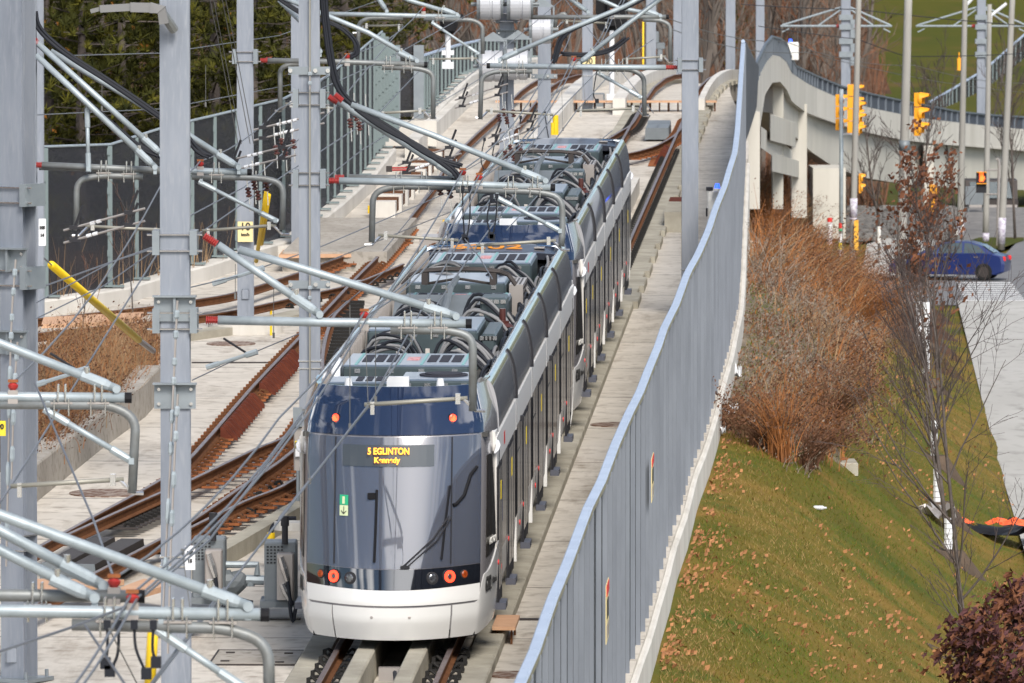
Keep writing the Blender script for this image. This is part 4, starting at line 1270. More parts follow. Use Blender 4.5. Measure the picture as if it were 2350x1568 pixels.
            wt(g, [(.16, 1.17), (.55, 1.52), (.74, 1.80)], .05, .013)
            wt(g, [(.22, 1.17), (.60, 1.50), (.77, 1.78)], .05, .011)
            g.box(wp(.19, 1.165, .035), .12, .05, .04)
            g.build("wiper_arm", M['t_dark'], t)
            g = MB(); wt(g, [(.66, 1.25), (.70, 1.7), (.755, 2.20)], .035, .015); g.build("wiper_blade", M['black'], t)
            for x in (-.77, .78):
                g = MB(); wt(g, [(x, 1.18), (x, 2.83)], .014, .010); g.build("window_bar", M['t_dark'], t)
            g = MB(); wt(g, [(-.22, 1.22), (-.21, 1.6), (-.20, 2.16)], .02, .018); g.box(wp(-.27, 2.08, .02), .10, .05, .08); g.build("inner_post", M['black'], t)
            g = MB(); wt(g, [(1.10, 2.42), (1.02, 2.32), (.94, 2.06), (.84, 1.95), (.80, 1.94)], .018, .026); g.build("hand_rail", M['black'], t)
            # seat backs and desk seen through the glass
            g = MB(); g.cbox(-.55, -.05, 1.6, 2.1, 1.15, 1.62, .06); g.cbox(-1.0, 1.0, .75, 1.3, 1.05, 1.25, .05); g.build("driver_desk", M['t_dark'], t)
            g = MB(); g.bb(-1.2, 1.2, 3.2, 3.25, .9, 2.8); g.build("cab_bulkhead", M['bulk'], t)
            # number on both lower corners
            for sgn in (-1, 1):
                p = cab(sgn * 70, .84, .022)
                q0, q1 = cab(sgn * 67, .84), cab(sgn * 73, .84)
                xa = (q1 - q0) if sgn > 0 else (q0 - q1)
                text(NUM, .27, M['num_b'], t, "car_number", frame4(p, xa, (0, 0, 1)), .004, .62 if sgn > 0 else .62)
            p = cab(78, .86, .028)
            text("Ontario", .13, M['num_b'], t, "small_lettering", frame4(p, (.12, 1, 0), (0, 0, 1)), 0, .8)
            p = cab(74, 1.40, .026)
            text("ALSTOM", .12, M['whitem'], t, "maker_lettering", frame4(p, cab(76, 1.4) - cab(72, 1.4), (0, 0, 1)), .003, 1.0)
        # rear facing panel with roof numerals
        if rear:
            g = MB()
            g.grid([[V3((x, y, z - .05 * (abs(x) / 1.1) ** 2)) for x in (-1.16, -.8, -.4, 0, .4, .8, 1.16)] for (y, z) in ((TL - 2.05, 3.31), (TL - 1.25, 3.39), (TL - 1.10, 3.40))])
            g.grid([[V3((x, y, z - .05 * (abs(x) / 1.1) ** 2)) for x in (1.16, .8, .4, 0, -.4, -.8, -1.16)] for (y, z) in ((TL - 2.05, 3.20), (TL - 1.1, 3.32))])
            g.grid([[V3((x, y, z - .05 * (abs(x) / 1.1) ** 2)) for x in (-1.16, -.8, -.4, 0, .4, .8, 1.16)] for (y, z) in ((TL - 2.05, 3.20), (TL - 2.05, 3.31))])
            rp_ = g.build("rear_roof_mask", M['t_navy2'], t)
            text(NUM, .50, M['num_o'], rp_, "roof_number", frame4((-.16, TL - 1.62, 3.362), (1, 0, 0), (0, .8, .1)), .004, 1.25)
            g = MB(); g.bb(-1.1, 1.1, TL - 1.9, TL - 1.2, 2.86, 3.1); g.build("roof_cavity", M['black'], t)
            g = MB(); g.box((-.95, TL - 1.62, 3.33), .3, .2, .02); g.box((.74, TL - 1.62, 3.35), .18, .16, .02); g.build("roof_label", M['gear_w'], t)
    # body
    y0, y1 = 1.75, TL - 1.75
    g = MB()
    prof = [(1.02, .40), (1.24, .42), (1.30, .62), (1.325, 1.0), (1.325, 2.55), (1.31, 2.80), (1.25, 2.84)]
    full = prof + [(-a, b) for a, b in reversed(prof)]
    g.sweep([(V3((0, y, 0)), V3((1, 0, 0)), UP) for y in (y0, y1)], full)
    g.build("body", M['t_side'], t)
    g = MB(); g.bb(-1.24, 1.24, y0 - .6, y1 + .6, 2.80, 2.855); g.build("roof_deck", M['t_roof'], t)
    g = MB()
    for yb in (4.6, 15.2, 25.8):
        g.bb(-1.05, 1.05, yb - 1.0, yb + 1.0, .12, .40)
        for s_ in (-.754, .754):
            for q in (-.65, .65): g.cyl((s_ - .05, yb + q, .29), .29, .1, 16, V3((1, 0, 0)))
    g.bb(-1.08, 1.08, .75, TL - .75, .17, .41)  # dark underframe box, added to block light under the train
    g.build("bogie_and_light_block", M['black'], t)
    g = MB(); g.bb(-.12, .12, TL - .35, TL + .55, .38, .55); g.build("coupler", M['black'], t)
    bnd = [1.75, 7.4, 12.5, 17.7, 22.9, TL - 1.75]
    for k in range(5):
        a, b = bnd[k] + .012, bnd[k + 1] - .012
        for sgn in (-1, 1):
            X = sgn
            pf = [(1.325, 2.74)] + [(1.15 + .175 * math.cos(math.radians(q)), 2.80 + .65 * math.sin(math.radians(q))) for q in range(0, 91, 10)] + [(1.125, 3.44), (1.13, 3.30), (1.15, 2.86)]
            ya, yb = (a + (.75 if k == 0 else 0)), (b - (.75 if k == 4 else 0))
            g = MB()
            if sgn > 0:
                g.sweep([(V3((0, lerp(ya, yb, q / 6), 0)), V3((1, 0, 0)), UP) for q in range(7)], pf, cap=False)
            else:
                g.sweep([(V3((0, lerp(ya, yb, q / 6), 0)), V3((1, 0, 0)), UP) for q in range(7)], [(-p_, q_) for p_, q_ in reversed(pf)], cap=False)
            for y_ in ([ya] if k == 0 else []) + ([yb] if k == 4 else []):
                g.add([(sgn * p_, y_, q_) for p_, q_ in pf], [tuple(range(len(pf)))])
            fa = g.build("roof_fairing", M['t_fair'], t, smooth=True)
            g = MB()
            y = ya + .3
            while y < yb:
                g.bb(X * 1.07, X * 1.13, y, y + .05, 2.86, 3.36); y += .36
            g.build("fairing_ribs", M['gear_w'], t)
            # white band, glass band, lower panel line
            g = MB(); g.bb(X * 1.30, X * 1.331, a, b, 2.33, 2.735); g.build("white_band", M['t_band'], t)
            g = MB(); g.bb(X * 1.29, X * 1.329, a, b, 1.08, 2.322); wb = g.build("window_band", M['t_win'], t)
            n = max(2, round((b - a) / 1.3))
            g = MB()
            for q in range(1, n):
                yy = lerp(a, b, q / n)
                g.bb(X * 1.328, X * 1.3315, yy - .012, yy + .012, 1.10, 2.31)
            for q in range(n):
                if q % 2: continue
                yy = lerp(a, b, (q + .15) / n); y2 = lerp(a, b, (q + .85) / n)
                g.bb(X * 1.328, X * 1.3315, yy, y2, 1.93, 1.95)
            g.build("window_seal", M['t_dark'], wb)
            # articulation strip
            if k < 4:
                yy = bnd[k + 1]
                g = MB(); pts = [V3((X * (p_ + .012), yy, q_ + .004)) for p_, q_ in pf[0:10]]
                g.tube(pts, .020, 6); g.build("gangway_seal", M['t_dark'], t)
                g = MB(); g.bb(X * 1.28, X * 1.334, yy - .09, yy + .09, 2.30, 2.73); g.build("gangway_strip", M['t_white'], t)
                g = MB(); g.bb(X * 1.28, X * 1.335, yy - .27, yy + .27, 1.08, 2.298); g.build("gangway_bellows", M['black'], t)
                g = MB(); g.bb(X * 1.28, X * 1.334, yy - .09, yy + .09, .42, 1.078); g.build("gangway_strip", M['t_white'], t)
            # doors
            for dc in ([lerp(a, b, .55)] if k else [2.55, lerp(a, b, .70)]):
                w_ = .66 if not (k == 0 and dc < 3) else .40
                dr = MB(); dr.bb(X * 1.30, X * 1.336, dc - w_, dc + w_, .44, 2.30); dro = dr.build("door", M['t_dark'], t)
                g = MB()
                for (p_, q_) in (((dc - w_ + .07), (dc - .05)), ((dc + .05), (dc + w_ - .07))):
                    g.bb(X * 1.33, X * 1.339, p_, q_, .62, 2.25)
                g.build("door_window", M['t_win'], dro)
                g = MB()
                for q_ in (-w_, 0, w_): g.bb(X * 1.33, X * 1.341, dc + q_ - .015, dc + q_ + .015, .43, 2.32)
                g.build("door_seal", M['t_dark'], dro)
                g = MB(); g.cyl((X * 1.335, dc - w_ - .16, 1.02), .035, X * .012, 14, V3((X, 0, 0))); g.build("door_button", M['red'], t)
                g = MB(); g.bb(X * 1.29, X * 1.43, dc - w_ - .06, dc - w_ + .50, .36, .45); g.build("door_step", M['t_skirt'], t)
                g = MB(); g.bb(X * 1.338, X * 1.3425, dc + .1, dc + .30, 1.80, 2.05); g.build("door_label", M['signy2'], t)
            g = MB()
            for q_ in range(1, 4):
                yy = lerp(a, b, q_ / 4); g.bb(X * 1.322, X * 1.3285, yy - .008, yy + .008, .46, 1.07)
            g.build("panel_seam", M['t_dark'], t)
            g = MB(); g.cyl((X * 1.326, lerp(a, b, .2), .86), .04, .015, 12, V3((X, 0, 0))); g.build("side_marker", M['red'], t)
        # side mirror camera
    for yy in (8.6, 18.6):
        g = MB(); g.bb(1.33, 1.385, yy, yy + .10, 2.30, 2.38); g.build("side_camera", M['t_dark'], t)
    g = MB(); g.bb(1.3355, 1.338, 3.7, 3.95, 2.45, 2.62); g.build("red_emblem", M['red'], t)
    g = MB(); g.bb(1.333, 1.336, 3.2, 3.26, 1.45, 2.0); g.build("blue_sticker", M['carblue'], t)
    # ------------------------------------------------ roof equipment
    def unit(nm, x0, x1, ya, yb, z1, z0=2.86, mat='t_box', grilles=0, lid=True, hatch=False, teal=True):
        g = MB(); g.cbox(x0, x1, ya, yb, z0, z1, .03); u = g.build(nm, M[mat], t)
        if lid:
            g = MB(); g.cbox(x0 + .015, x1 - .015, ya + .02, yb - .02, z1 - .005, z1 + .022, .012); g.build("lid", M['t_boxtop'], u)
        z = z1 + (.024 if lid else .002)
        if grilles:
            L = x1 - x0
            g = MB(); h = MB()
            for c in (.27, .78):
                for q in (-1, 0, 1):
                    xc = x0 + L * c + q * .17
                    g.bb(xc - .065, xc + .065, ya + (yb - ya) * .25, ya + (yb - ya) * .8, z - .002, z + .008)
                for q in (-.29, .29):
                    xc = x0 + L * c + q
                    h.bb(xc - .02, xc + .02, ya + .05, yb - .05, z - .002, z + .006)
            g.build("grille", M['t_grille'], u)
            if teal: h.build("teal_stripe", M['t_teal'], u)
            g = MB(); g.bb(x0 + L * .48, x0 + L * .58, ya + (yb - ya) * .4, ya + (yb - ya) * .65, z - .002, z + .006); g.build("warning_label", M['redlab'], u)
        g = MB()
        for q in (.12, .38, .62, .88):
            xc = lerp(x0, x1, q); g.bb(xc - .04, xc + .04, ya - .012, ya + .01, z1 - .09, z1 - .03)
        g.build("latch", M['chrome'], u)
        return u
    unit("roof_unit", -1.0, -.12, 2.35, 3.25, 3.40, grilles=0)
    g = MB(); 
    for q in range(4): g.bb(-.62 + q * .13, -.53 + q * .13, 2.5, 3.1, 3.423, 3.432)
    g.build("grille", M['t_grille'], t)
    u = unit("roof_unit", -.02, .98, 2.35, 3.5, 3.44)
    g = MB(); g.cyl((.55, 2.95, 3.462), .33, .02, 24); g.cyl((.55, 2.95, 3.482), .26, .015, 24); g.build("fan_grille", M['t_grille'], u)
    unit("roof_unit", -.95, .85, 3.7, 4.5, 3.16, lid=True)
    unit("air_conditioner", -.98, .80, 5.0, 6.9, 3.40, grilles=1)
    for (ya, nm) in ((7.2, 0), (13.6, 1), (20.9, 2)):
        g = MB(); g2 = MB(); g3 = MB()
        for q in range(9):
            yy = ya + q * .30
            xo = -.72 + rnd.uniform(-.08, .08)
            gg = (g, g2)[q % 2]
            gg.tube(smooth_poly([V3((-1.0, yy + .1, 2.92)), V3((-.75 + rnd.uniform(-.1, .1), yy, 3.32 + rnd.uniform(0, .16))), V3((-.3, yy + rnd.uniform(-.1, .1), 3.36 + rnd.uniform(0, .14))), V3((-.05, yy + .2, 2.95))], 5), .024, 6)
            gg.tube(smooth_poly([V3((.05, yy, 2.95)), V3((.35 + rnd.uniform(-.1, .1), yy + .05, 3.42 + rnd.uniform(-.05, .14))), V3((.75, yy - .1, 3.22 + rnd.uniform(0, .14))), V3((1.02, yy - .3, 2.98)), V3((1.04, yy - .8, 2.93))], 5), .026, 6)
        g.build("cable_bundle", M['cable'], t, smooth=True); g2.build("cable_bundle", M['t_cable'], t, smooth=True)
        for x in (-.42, -.0, .45):
            g3.bb(x - .03, x + .03, ya + .3, ya + .36, 2.86, 3.36); g3.bb(x - .03, x + .03, ya + 1.4, ya + 1.46, 2.86, 3.34)
        g3.build("cable_bracket", M['t_strap'], t)
    unit("inverter_case", -1.0, .62, 10.6, 13.0, 3.43, lid=True)
    unit("inverter_side", .66, .88, 10.7, 12.9, 3.38, lid=False)
    g = MB(); g.cyl((.82, 14.0, 2.86), .10, .45, 16); g.cyl((.82, 14.0, 3.12), .17, .05, 16, r1=.12); g.cyl((.82, 14.0, 3.22), .17, .05, 16, r1=.12); g.cyl((.82, 14.0, 3.31), .05, .18, 10)
    g.build("surge_arrester", M['brownins'], t)
    unit("junction_case", .42, .82, 15.2, 16.0, 3.56, lid=False)
    unit("resistor_box", -.98, .30, 16.4, 17.6, 3.20, lid=False, mat='gear')
    # sloped plate behind the pantograph foot
    g = MB(); g.sweep([(V3((-1.0, 0, 0)), V3((0, 1, 0)), UP), (V3((.36, 0, 0)), V3((0, 1, 0)), UP)], [(16.2, 3.0), (16.3, 3.02), (17.35, 3.42), (17.3, 3.44), (16.2, 3.06)]); g.build("deflector_plate", M['gear'], t)
    g = MB()
    for q in range(14):
        yy = 13.7 + rnd.uniform(0, 2.2); xx = rnd.uniform(-.95, .35)
        g.bb(xx, xx + rnd.uniform(.08, .3), yy, yy + rnd.uniform(.1, .3), 2.86, rnd.uniform(2.98, 3.25))
    g.build("roof_fittings", M['t_dark'], t)
    unit("roof_unit", -.95, .72, 18.2, 19.2, 3.30, grilles=1, teal=True)
    unit("converter_case", -.98, .60, 19.6, 21.6, 3.44, lid=True)
    g = MB(); g.bb(.64, .86, 19.9, 21.4, 2.86, 3.40); g.build("converter_side", M['gear_w'], t)
    g = MB()
    for q in range(9):
        for r_ in range(5): g.bb(.862, .866, 20.0 + q * .15, 20.07 + q * .15, 2.95 + r_ * .09, 2.99 + r_ * .09)
        for r_ in range(3): g.bb(.67 + r_ * .06, .70 + r_ * .06, 20.0 + q * .15, 20.07 + q * .15, 3.40, 3.404)
    g.build("vent_slots", M['t_dark'], t)
    unit("air_conditioner", -.92, .80, 24.3, 26.6, 3.40, grilles=1)
    unit("roof_unit", -.85, .7, 23.2, 24.0, 3.12, lid=False)
    g = MB(); g.bb(.80, 1.02, 24.0, 27.0, 2.9, 3.0); g.build("green_terminal_strip", M['green'], t)
    g = MB()
    for q in range(16): g.bb(.98, 1.06, 3.2 + q * 1.3, 4.0 + q * 1.3, 2.86, 2.95)
    g.build("terminal_strip", M['post_g'], t)
    for q in range(16):
        g = MB()
        yy = 4.6 + q * 1.5
        for r_ in range(6):
            x_ = .90 + r_ * .035
            g.tube(smooth_poly([V3((x_, yy + 1.9, 2.95)), V3((x_ + rnd.uniform(-.04, .04), yy + 1.2, 3.12 + rnd.uniform(0, .12))), V3((x_ + rnd.uniform(-.05, .05), yy + .5, 3.08 + rnd.uniform(0, .1))), V3((x_, yy - .2, 2.92))], 4), .026, 5)
        g.build("cable_bundle", M['cable'] if q % 3 else M['t_cable'], t, smooth=True)
    for q in range(5):
        g = MB()
        for r_ in range(4):
            yy = 9.8 + q * 2.9 + r_ * .08
            g.tube(smooth_poly([V3((.85, yy, 3.1 + r_ * .03)), V3((.98, yy - .2, 3.05)), V3((1.05, yy - .7, 2.95)), V3((1.03, yy - 1.2, 2.9))], 4), .035, 6)
        g.build("cable_bundle", M['cable'], t, smooth=True)
    # pantograph, folded
    pg = MB(); pg.tube([V3((-.5, 15.6, 3.05)), V3((.1, 15.6, 3.05))], .05, 8)
    pg.tube([V3((-.2, 15.7, 3.1)), V3((-.15, 17.3, 3.55)), V3((-.1, 18.4, 3.62))], [.06, .055, .045], 8)
    pg.build("pantograph_arm", M['gear'], t)
    pg = MB()
    for yy in (18.55, 18.85):
        pts = [(-.98, 3.50), (-.86, 3.64), (-.72, 3.70), (-.3, 3.735), (.25, 3.73), (.55, 3.70), (.68, 3.64), (.80, 3.48)]
        pg.tube([V3((x, yy + (.1 if x > .6 else 0), z)) for x, z in pts], .026, 6)
    for x in (-.62, .45): pg.bb(x - .05, x + .05, 18.5, 18.95, 3.50, 3.69)
    pg.tube([V3((-.62, 18.7, 3.5)), V3((-.1, 18.5, 3.6)), V3((.45, 18.7, 3.5))], .022, 6)
    pg.build("pantograph_head", M['gear_d'], t)
    g = MB(); g.bb(-.17, .13, 2.05, 2.15, 3.30, 3.52); g.build("roof_aerial", M['white'], t)
    for x in (-.62, .62):
        g = MB(); g.cyl((x * 1.0 - .06, 1.95, 3.36), .065, .15, 10, r1=.04); g.build("roof_aerial", M['white'], t)
    for sgn in (-1,):
        g = MB(); g.tube([V3((-1.03, 4.4, 2.9)), V3((-1.03, 4.4, 3.42)), V3((-1.02, 4.8, 3.48)), V3((-1.02, 5.0, 3.3))], .07, 8); g.build("roof_pod", M['white'], t, smooth=True)
    return t
M['bulk'] = pm('cab_bulkhead', (0.42, 0.52, 0.62), 0.6)
M['t_navy2'] = pm("rear_roof_navy", (0.020, 0.022, 0.032), 0.3, coat=0.2)
M['redlab'] = pm("warning_label", (0.62, 0.42, 0.42), 0.6, col2=(0.5, 0.1, 0.1), scale=25)
M['screen'] = pm("sign_screen", (0.055, 0.065, 0.075), 0.12)
def glass_cab():
    m = bpy.data.materials.new("windshield_glass"); m.use_nodes = True
    t = m.node_tree; b = t.nodes["Principled BSDF"]
    b.inputs['Base Color'].default_value = (0.012, 0.032, 0.075, 1); b.inputs['Roughness'].default_value = 0.03; b.inputs['IOR'].default_value = 2.4
    b.inputs['Coat Weight'].default_value = 0.6; b.inputs['Coat Roughness'].default_value = 0.02
    b.inputs['Alpha'].default_value = 0.48
    return m
M['glass_cab'] = glass_cab()
NUM = "6202"
train1 = make_train()
train2 = copy_tree(train1)
rot = Matrix(((R3.x, T3.normalized().x, NRM.x, 0), (R3.y, T3.normalized().y, NRM.y, 0), (R3.z, T3.normalized().z, NRM.z, 0), (0, 0, 0, 1)))
for o, s in ((train1, 99.0), (train2, 130.4)):
    o.matrix_basis = Matrix.Translation(R(s, 0, 0)) @ rot
train2['label'] = "second coupled light rail train behind the front one, number 6218"
NUM2 = "6218"
for ch in list(train2.children_recursive):
    if ch.name.split('.')[0] in ("car_number", "roof_number"):
        WLp = ch.parent
        nm = ch.name.split('.')[0]
        if nm == "car_number":
            sgn = 1 if ch.data.vertices[0].co.x > 0 else -1
            p = cab(sgn * 70, .84, .022); q0, q1 = cab(sgn * 67, .84), cab(sgn * 73, .84)
            WL[train2] = V3()
            text(NUM2, .27, M['num_b'], train2, "car_number", frame4(p, (q1 - q0) if sgn > 0 else (q0 - q1), (0, 0, 1)), .004, .62)
        bpy.data.objects.remove(ch)
M['drum'] = pm('pulley_grey_white', (0.42, 0.43, 0.46), 0.35, 0.1)
M['lampgrey'] = pm('lamp_grey', (0.13, 0.13, 0.13), 0.5)
# ================================================================ OVERHEAD LINE
def mast(name_label, x, Y, ang=0.0, w=.345, top=9.6, hbase=-.36, bands=(), plate=None, d_=None, zb=None, group="grey steel catenary masts"):
    "H-section mast whose centre is seen at x; Y metres away"
    p = PX(x, 784, Y)
    s, d = sd_of(p.x, p.y)
    b = R(s, d, hbase) if zb is None else V3((p.x, p.y, zb))
    t = thing("catenary_mast", name_label, "mast", b, group)
    ca, sa = math.cos(math.radians(ang)), math.sin(math.radians(ang))
    X, Yv = V3((ca, sa, 0)), V3((-sa, ca, 0))
    g = MB()
    hw, tf, tw = w / 2, .022, .016
    prof = [(-hw, -hw), (hw, -hw), (hw, -hw + tf), (tw, -hw + tf), (tw, hw - tf), (hw, hw - tf), (hw, hw), (-hw, hw), (-hw, hw - tf), (-tw, hw - tf), (-tw, -hw + tf), (-hw, -hw + tf)]
    g.sweep([(b, X, Yv), (b + V3((0, 0, top)), X, Yv)], prof)
    g.build("column", M['mast'], t)
    g = MB()
    g.box(b + V3((0, 0, .04)), w * 1.9, w * 1.9, .05, (X, Yv, V3((0, 0, 1))))
    for i in (-1, 1):
        for j in (-1, 1):
            q = b + X * (i * w * .75) + Yv * (j * w * .75); g.cyl(q, .025, .16, 8)
    g.build("base_plate", M['bracket'], t)
    f = b - Yv * (hw + .012)
    def at(y):   # height on the mast seen at picture height y
        q = PX(x, y, Y); return q.z
    for kind, y in bands:
        z = at(y)
        g = MB()
        if kind == 'anchor':     # wide stiffened bracket with a fin
            g.box(V3((f.x, f.y, z)) - Yv * .01, w * 1.42, .03, .30, (X, Yv, UP))
            g.box(V3((f.x, f.y, z + .16)) - Yv * .06, w * 1.5, .16, .022, (X, Yv, UP))
            g.box(V3((f.x, f.y, z)) - Yv * .05, .03, .12, .30, (X, Yv, UP))
            ob = g.build("anchor_bracket", M['bracket'], t)
            h = MB()
            for i in (-1, 1):
                for j in (-1, 1): h.cyl(V3((f.x, f.y, z + j * .09)) + X * (i * w * .55), .022, .05, 8, -Yv)
            h.build("bolt", M['chrome'], ob)
        elif kind == 'clamp':    # two through bolts with side plates
            for i in (-1, 1): g.box(V3((b.x, b.y, z)) + X * (i * (hw + .05)), .09, w + .16, .30, (X, Yv, UP))
            ob = g.build("clamp_plate", M['bracket'], t)
            h = MB()
            for j in (-.10, .10): h.tube([V3((f.x, f.y, z + j)) - X * (hw + .16) - Yv * .02, V3((f.x, f.y, z + j)) + X * (hw + .16) - Yv * .02], .014, 6)
            h.build("through_bolt", M['chrome'], ob)
        elif kind == 'bar':      # slotted flat bar with rollers
            g.box(V3((f.x, f.y, z)) - Yv * .03, w * 2.0, .02, .13, (X, Yv, UP))
            ob = g.build("guide_bar", M['bracket'], t)
            h = MB()
            for i in (-.30, .1, .3): h.cyl(V3((f.x, f.y, z)) + X * i - Yv * .03, .035, .04, 10, -Yv)
            h.build("bolt", M['chrome'], ob)
        elif kind == 'strap':
            for j in (0,): h = MB(); h.box(V3((b.x, b.y, z)), w + .03, w + .03, .02, (X, Yv, UP)); h.build("strap", M['chrome'], t)
        elif kind == 'handhole':
            g.cbox(f.x - .08, f.x + .08, f.y - .03, f.y, z - .1, z + .1, .02); g.build("handhole_cover", M['mast'], t)
    return t, b, X, Yv
def px_tube(pts, Y, r, mat, nm, par, n=10):
    g = MB(); g.tube([PX(p[0], p[1], Y + (p[2] if len(p) > 2 else 0)) for p in pts], r, n)
    return g.build(nm, M[mat], par, smooth=True)
def bend(pts, n=5):
    "round the corners of a picture polyline"
    out = [pts[0]]
    for i in range(1, len(pts) - 1):
        a, b, c = [V3((q[0], q[1], 0)) for q in pts[i - 1:i + 2]]
        r = min((a - b).length, (c - b).length) * .48
        if i == 1 or True:
            r = min(r, pts[i][2] if len(pts[i]) > 2 else 45)
        p, q = b + (a - b).normalized() * r, b + (c - b).normalized() * r
        for k in range(n + 1):
            t = k / n
            m = p * (1 - t) ** 2 + b * 2 * t * (1 - t) + q * t * t
            out.append((m.x, m.y))
    out.append(pts[-1][:2])
    return out
def cantilever(label, Y, tubes, group="hinged cantilever brackets of the overhead line"):
    c = thing("cantilever", label, "cantilever", PX(tubes[0][1][0][0], tubes[0][1][0][1], Y), group)
    pm_ = Y / FV      # metres per picture unit at this distance
    for e in tubes:
        k, pts = e[0], e[1]
        dy = e[2] if len(e) > 2 else 0.0
        yy = Y + dy
        if k == 'top':                        # horizontal main tube, capped end
            o = px_tube(pts, yy, .056, 'galv', "main_tube", c)
            a, b = PX(*pts[-2][:2], yy), PX(*pts[-1][:2], yy)
            g = MB(); u = (b - a).normalized(); g.tube([b - u * .06, b + u * .015], .060, 10); g.build("end_cap", M['black'], o)
        elif k == 'topd':
            o = px_tube(pts, yy, .056, 'galv_d', "main_tube", c)
            a, b = PX(*pts[-2][:2], yy), PX(*pts[-1][:2], yy)
            g = MB(); u = (b - a).normalized(); g.tube([b - u * .06, b + u * .015], .060, 10); g.build("end_cap", M['black'], o)
        elif k == 'brace':
            o = px_tube(pts, yy, .050, 'galv', "brace_tube", c)
            a, b = PX(*pts[0][:2], yy), PX(*pts[-1][:2], yy)
            u = (b - a).normalized()
            g = MB(); g.tube([b - u * .42, b - u * .14, b - u * .04], [.062, .062, .04], 10); g.box(b + V3((0, 0, -.05)), .055, .08, .13); g.cyl(b + V3((0, -.06, 0)), .045, .12, 12, V3((0, 1, 0))); g.build("end_fitting", M['galv'], o)
            g = MB(); g.cyl(b - u * .36 + V3((0, -.02, .04)), .03, .07, 8); g.build("bolt", M['chrome'], o)
        elif k == 'pipe':
            px_tube(bend(pts), yy, .052, 'galv_d', "registration_pipe", c)
        elif k == 'strut':
            o = px_tube(pts, yy, .033, 'galv', "strut", c)
            a, b = PX(*pts[0][:2], yy), PX(*pts[-1][:2], yy); u = (b - a).normalized()
            g = MB(); g.tube([a - u * .05, a + u * .26], .045, 8); g.tube([b - u * .26, b + u * .05], .045, 8); g.box(a + V3((0, 0, .05)), .05, .08, .14); g.box(b, .06, .13, .07); g.build("end_fitting", M['galv'], o)
        elif k == 'steady':
            o = px_tube(pts, yy, .027, 'steady', "steady_arm", c)
            a, b = PX(*pts[0][:2], yy), PX(*pts[-1][:2], yy); u = (b - a).normalized()
            g = MB(); g.box(a + u * .1 + V3((0, 0, -.05)), .05, .05, .16); g.box(b - u * .12 + V3((0, 0, 0)), .06, .09, .13)
            g.tube([b - u * .05, b + u * .10 + V3((0, 0, -.16)), b + u * .22 + V3((0, 0, -.17))], .025, 6); g.build("arm_clip", M['chrome'], o)
        elif k == 'ins':
            g = MB(); g.ribbed(PX(*pts[0][:2], yy), PX(*pts[1][:2], yy), .052, 7); g.build("red_insulator", M['redins'], c)
        elif k == 'post':                     # post insulator carrying the messenger
            p = PX(*pts[0][:2], yy)
            g = MB(); g.box(p + V3((0, 0, -.12)), .11, .10, .15); g.build("insulator_saddle", M['gear_w'], c)
            g = MB(); g.tube([p + V3((0, 0, -.05)), p + V3((0, 0, -.02)), p + V3((0, 0, .01)), p + V3((0, 0, .035))], [.03, .052, .06, .035], 12); g.build("red_insulator", M['redins'], c)
            g = MB(); g.box(p + V3((0, 0, .055)), .11, .08, .03); g.build("wire_clamp", M['rust_o'], c)
        elif k == 'ub':                       # U-bolt pairs joining main tube and registration pipe
            g = MB(); h = MB()
            for (x, y) in pts:
                p = PX(x, y, yy)
                h.box(p, .24, .11, .022)
                for q in (-.04, .04): g.tube([p + V3((q, -.065, .02)), p + V3((q, -.065, .2)), p + V3((q, .065, .2)), p + V3((q, .065, .02))], .011, 5)
                for q in (-.08, .08): g.tube([p + V3((q, -.065, .05)), p + V3((q, -.065, -.14))], .010, 5)
            g.build("u_bolt", M['chrome'], c); h.build("clamp_bar", M['gear_w'], c)
        elif k == 'cable':
            g = MB()
            P = smooth_poly([PX(*p[:2], yy + .08) for p in pts], 5)
            for q in ((0, 0), (.04, .03), (-.035, .045)): g.tube([p + V3((q[0], -.07, q[1])) for p in P], .030, 6)
            g.build("black_cable", M['cable'], c, smooth=True)
    return c
# ---- masts
m1 = mast("thick grey mast turned edge-on at the lower margin beside the branch rails", 42, 99.1, -28, .35, bands=[('anchor', 597), ('anchor', 786), ('clamp', 637), ('clamp', 447), ('strap', 1228), ('strap', 1262), ('handhole', 1500)])
m2 = mast("tall grey mast with two stiffened anchor brackets, by the rear manhole and yellow guy guard", 403, 92.3, 0, .36, bands=[('clamp', 556), ('anchor', 708), ('clamp', 735), ('anchor', 908), ('strap', 1276), ('strap', 1298)])
m3 = mast("grey mast with slotted guide bars right behind the front train", 711, 120.4, 0, .335, bands=[('bar', 162), ('clamp', 226), ('clamp', 410), ('bar', 652), ('strap', 828), ('strap', 845)])
m4 = mast("grey mast with the yellow speed sign, on a round concrete foot by the angled siding", 564, 155, 0, .335, bands=[('clamp', 130), ('handhole', 674)])
m5 = mast("grey mast behind the thick edge-on mast, ending beside the angled siding", 82, 156.8, 0, .36, bands=[])
m6 = mast("plain mast hidden mostly behind the thick edge-on mast", 62, 123.5, 0, .34)
m7 = mast("plain grey mast standing just behind the guide bar mast by the slab step", 686, 176.5, 0, .34)
mr = mast("grey mast between the right walkway and the walkway fence", 1583, 159, 0, .35, bands=[('clamp', 149), ('strap', 619), ('strap', 664)])
n1 = mast("grey mast carrying white tension wheels behind the rear train", 1163, 189, 0, .36, bands=[('clamp', 40), ('anchor', 84), ('bar', 163)])
n2 = mast("grey mast with one white tension wheel behind the rear train", 1249, 208, 0, .36, bands=[('bar', 175)])
n3 = mast("grey mast with the small yellow ninety sign behind the rear train", 1348, 240, 0, .34, bands=[('strap', 174), ('strap', 318)])
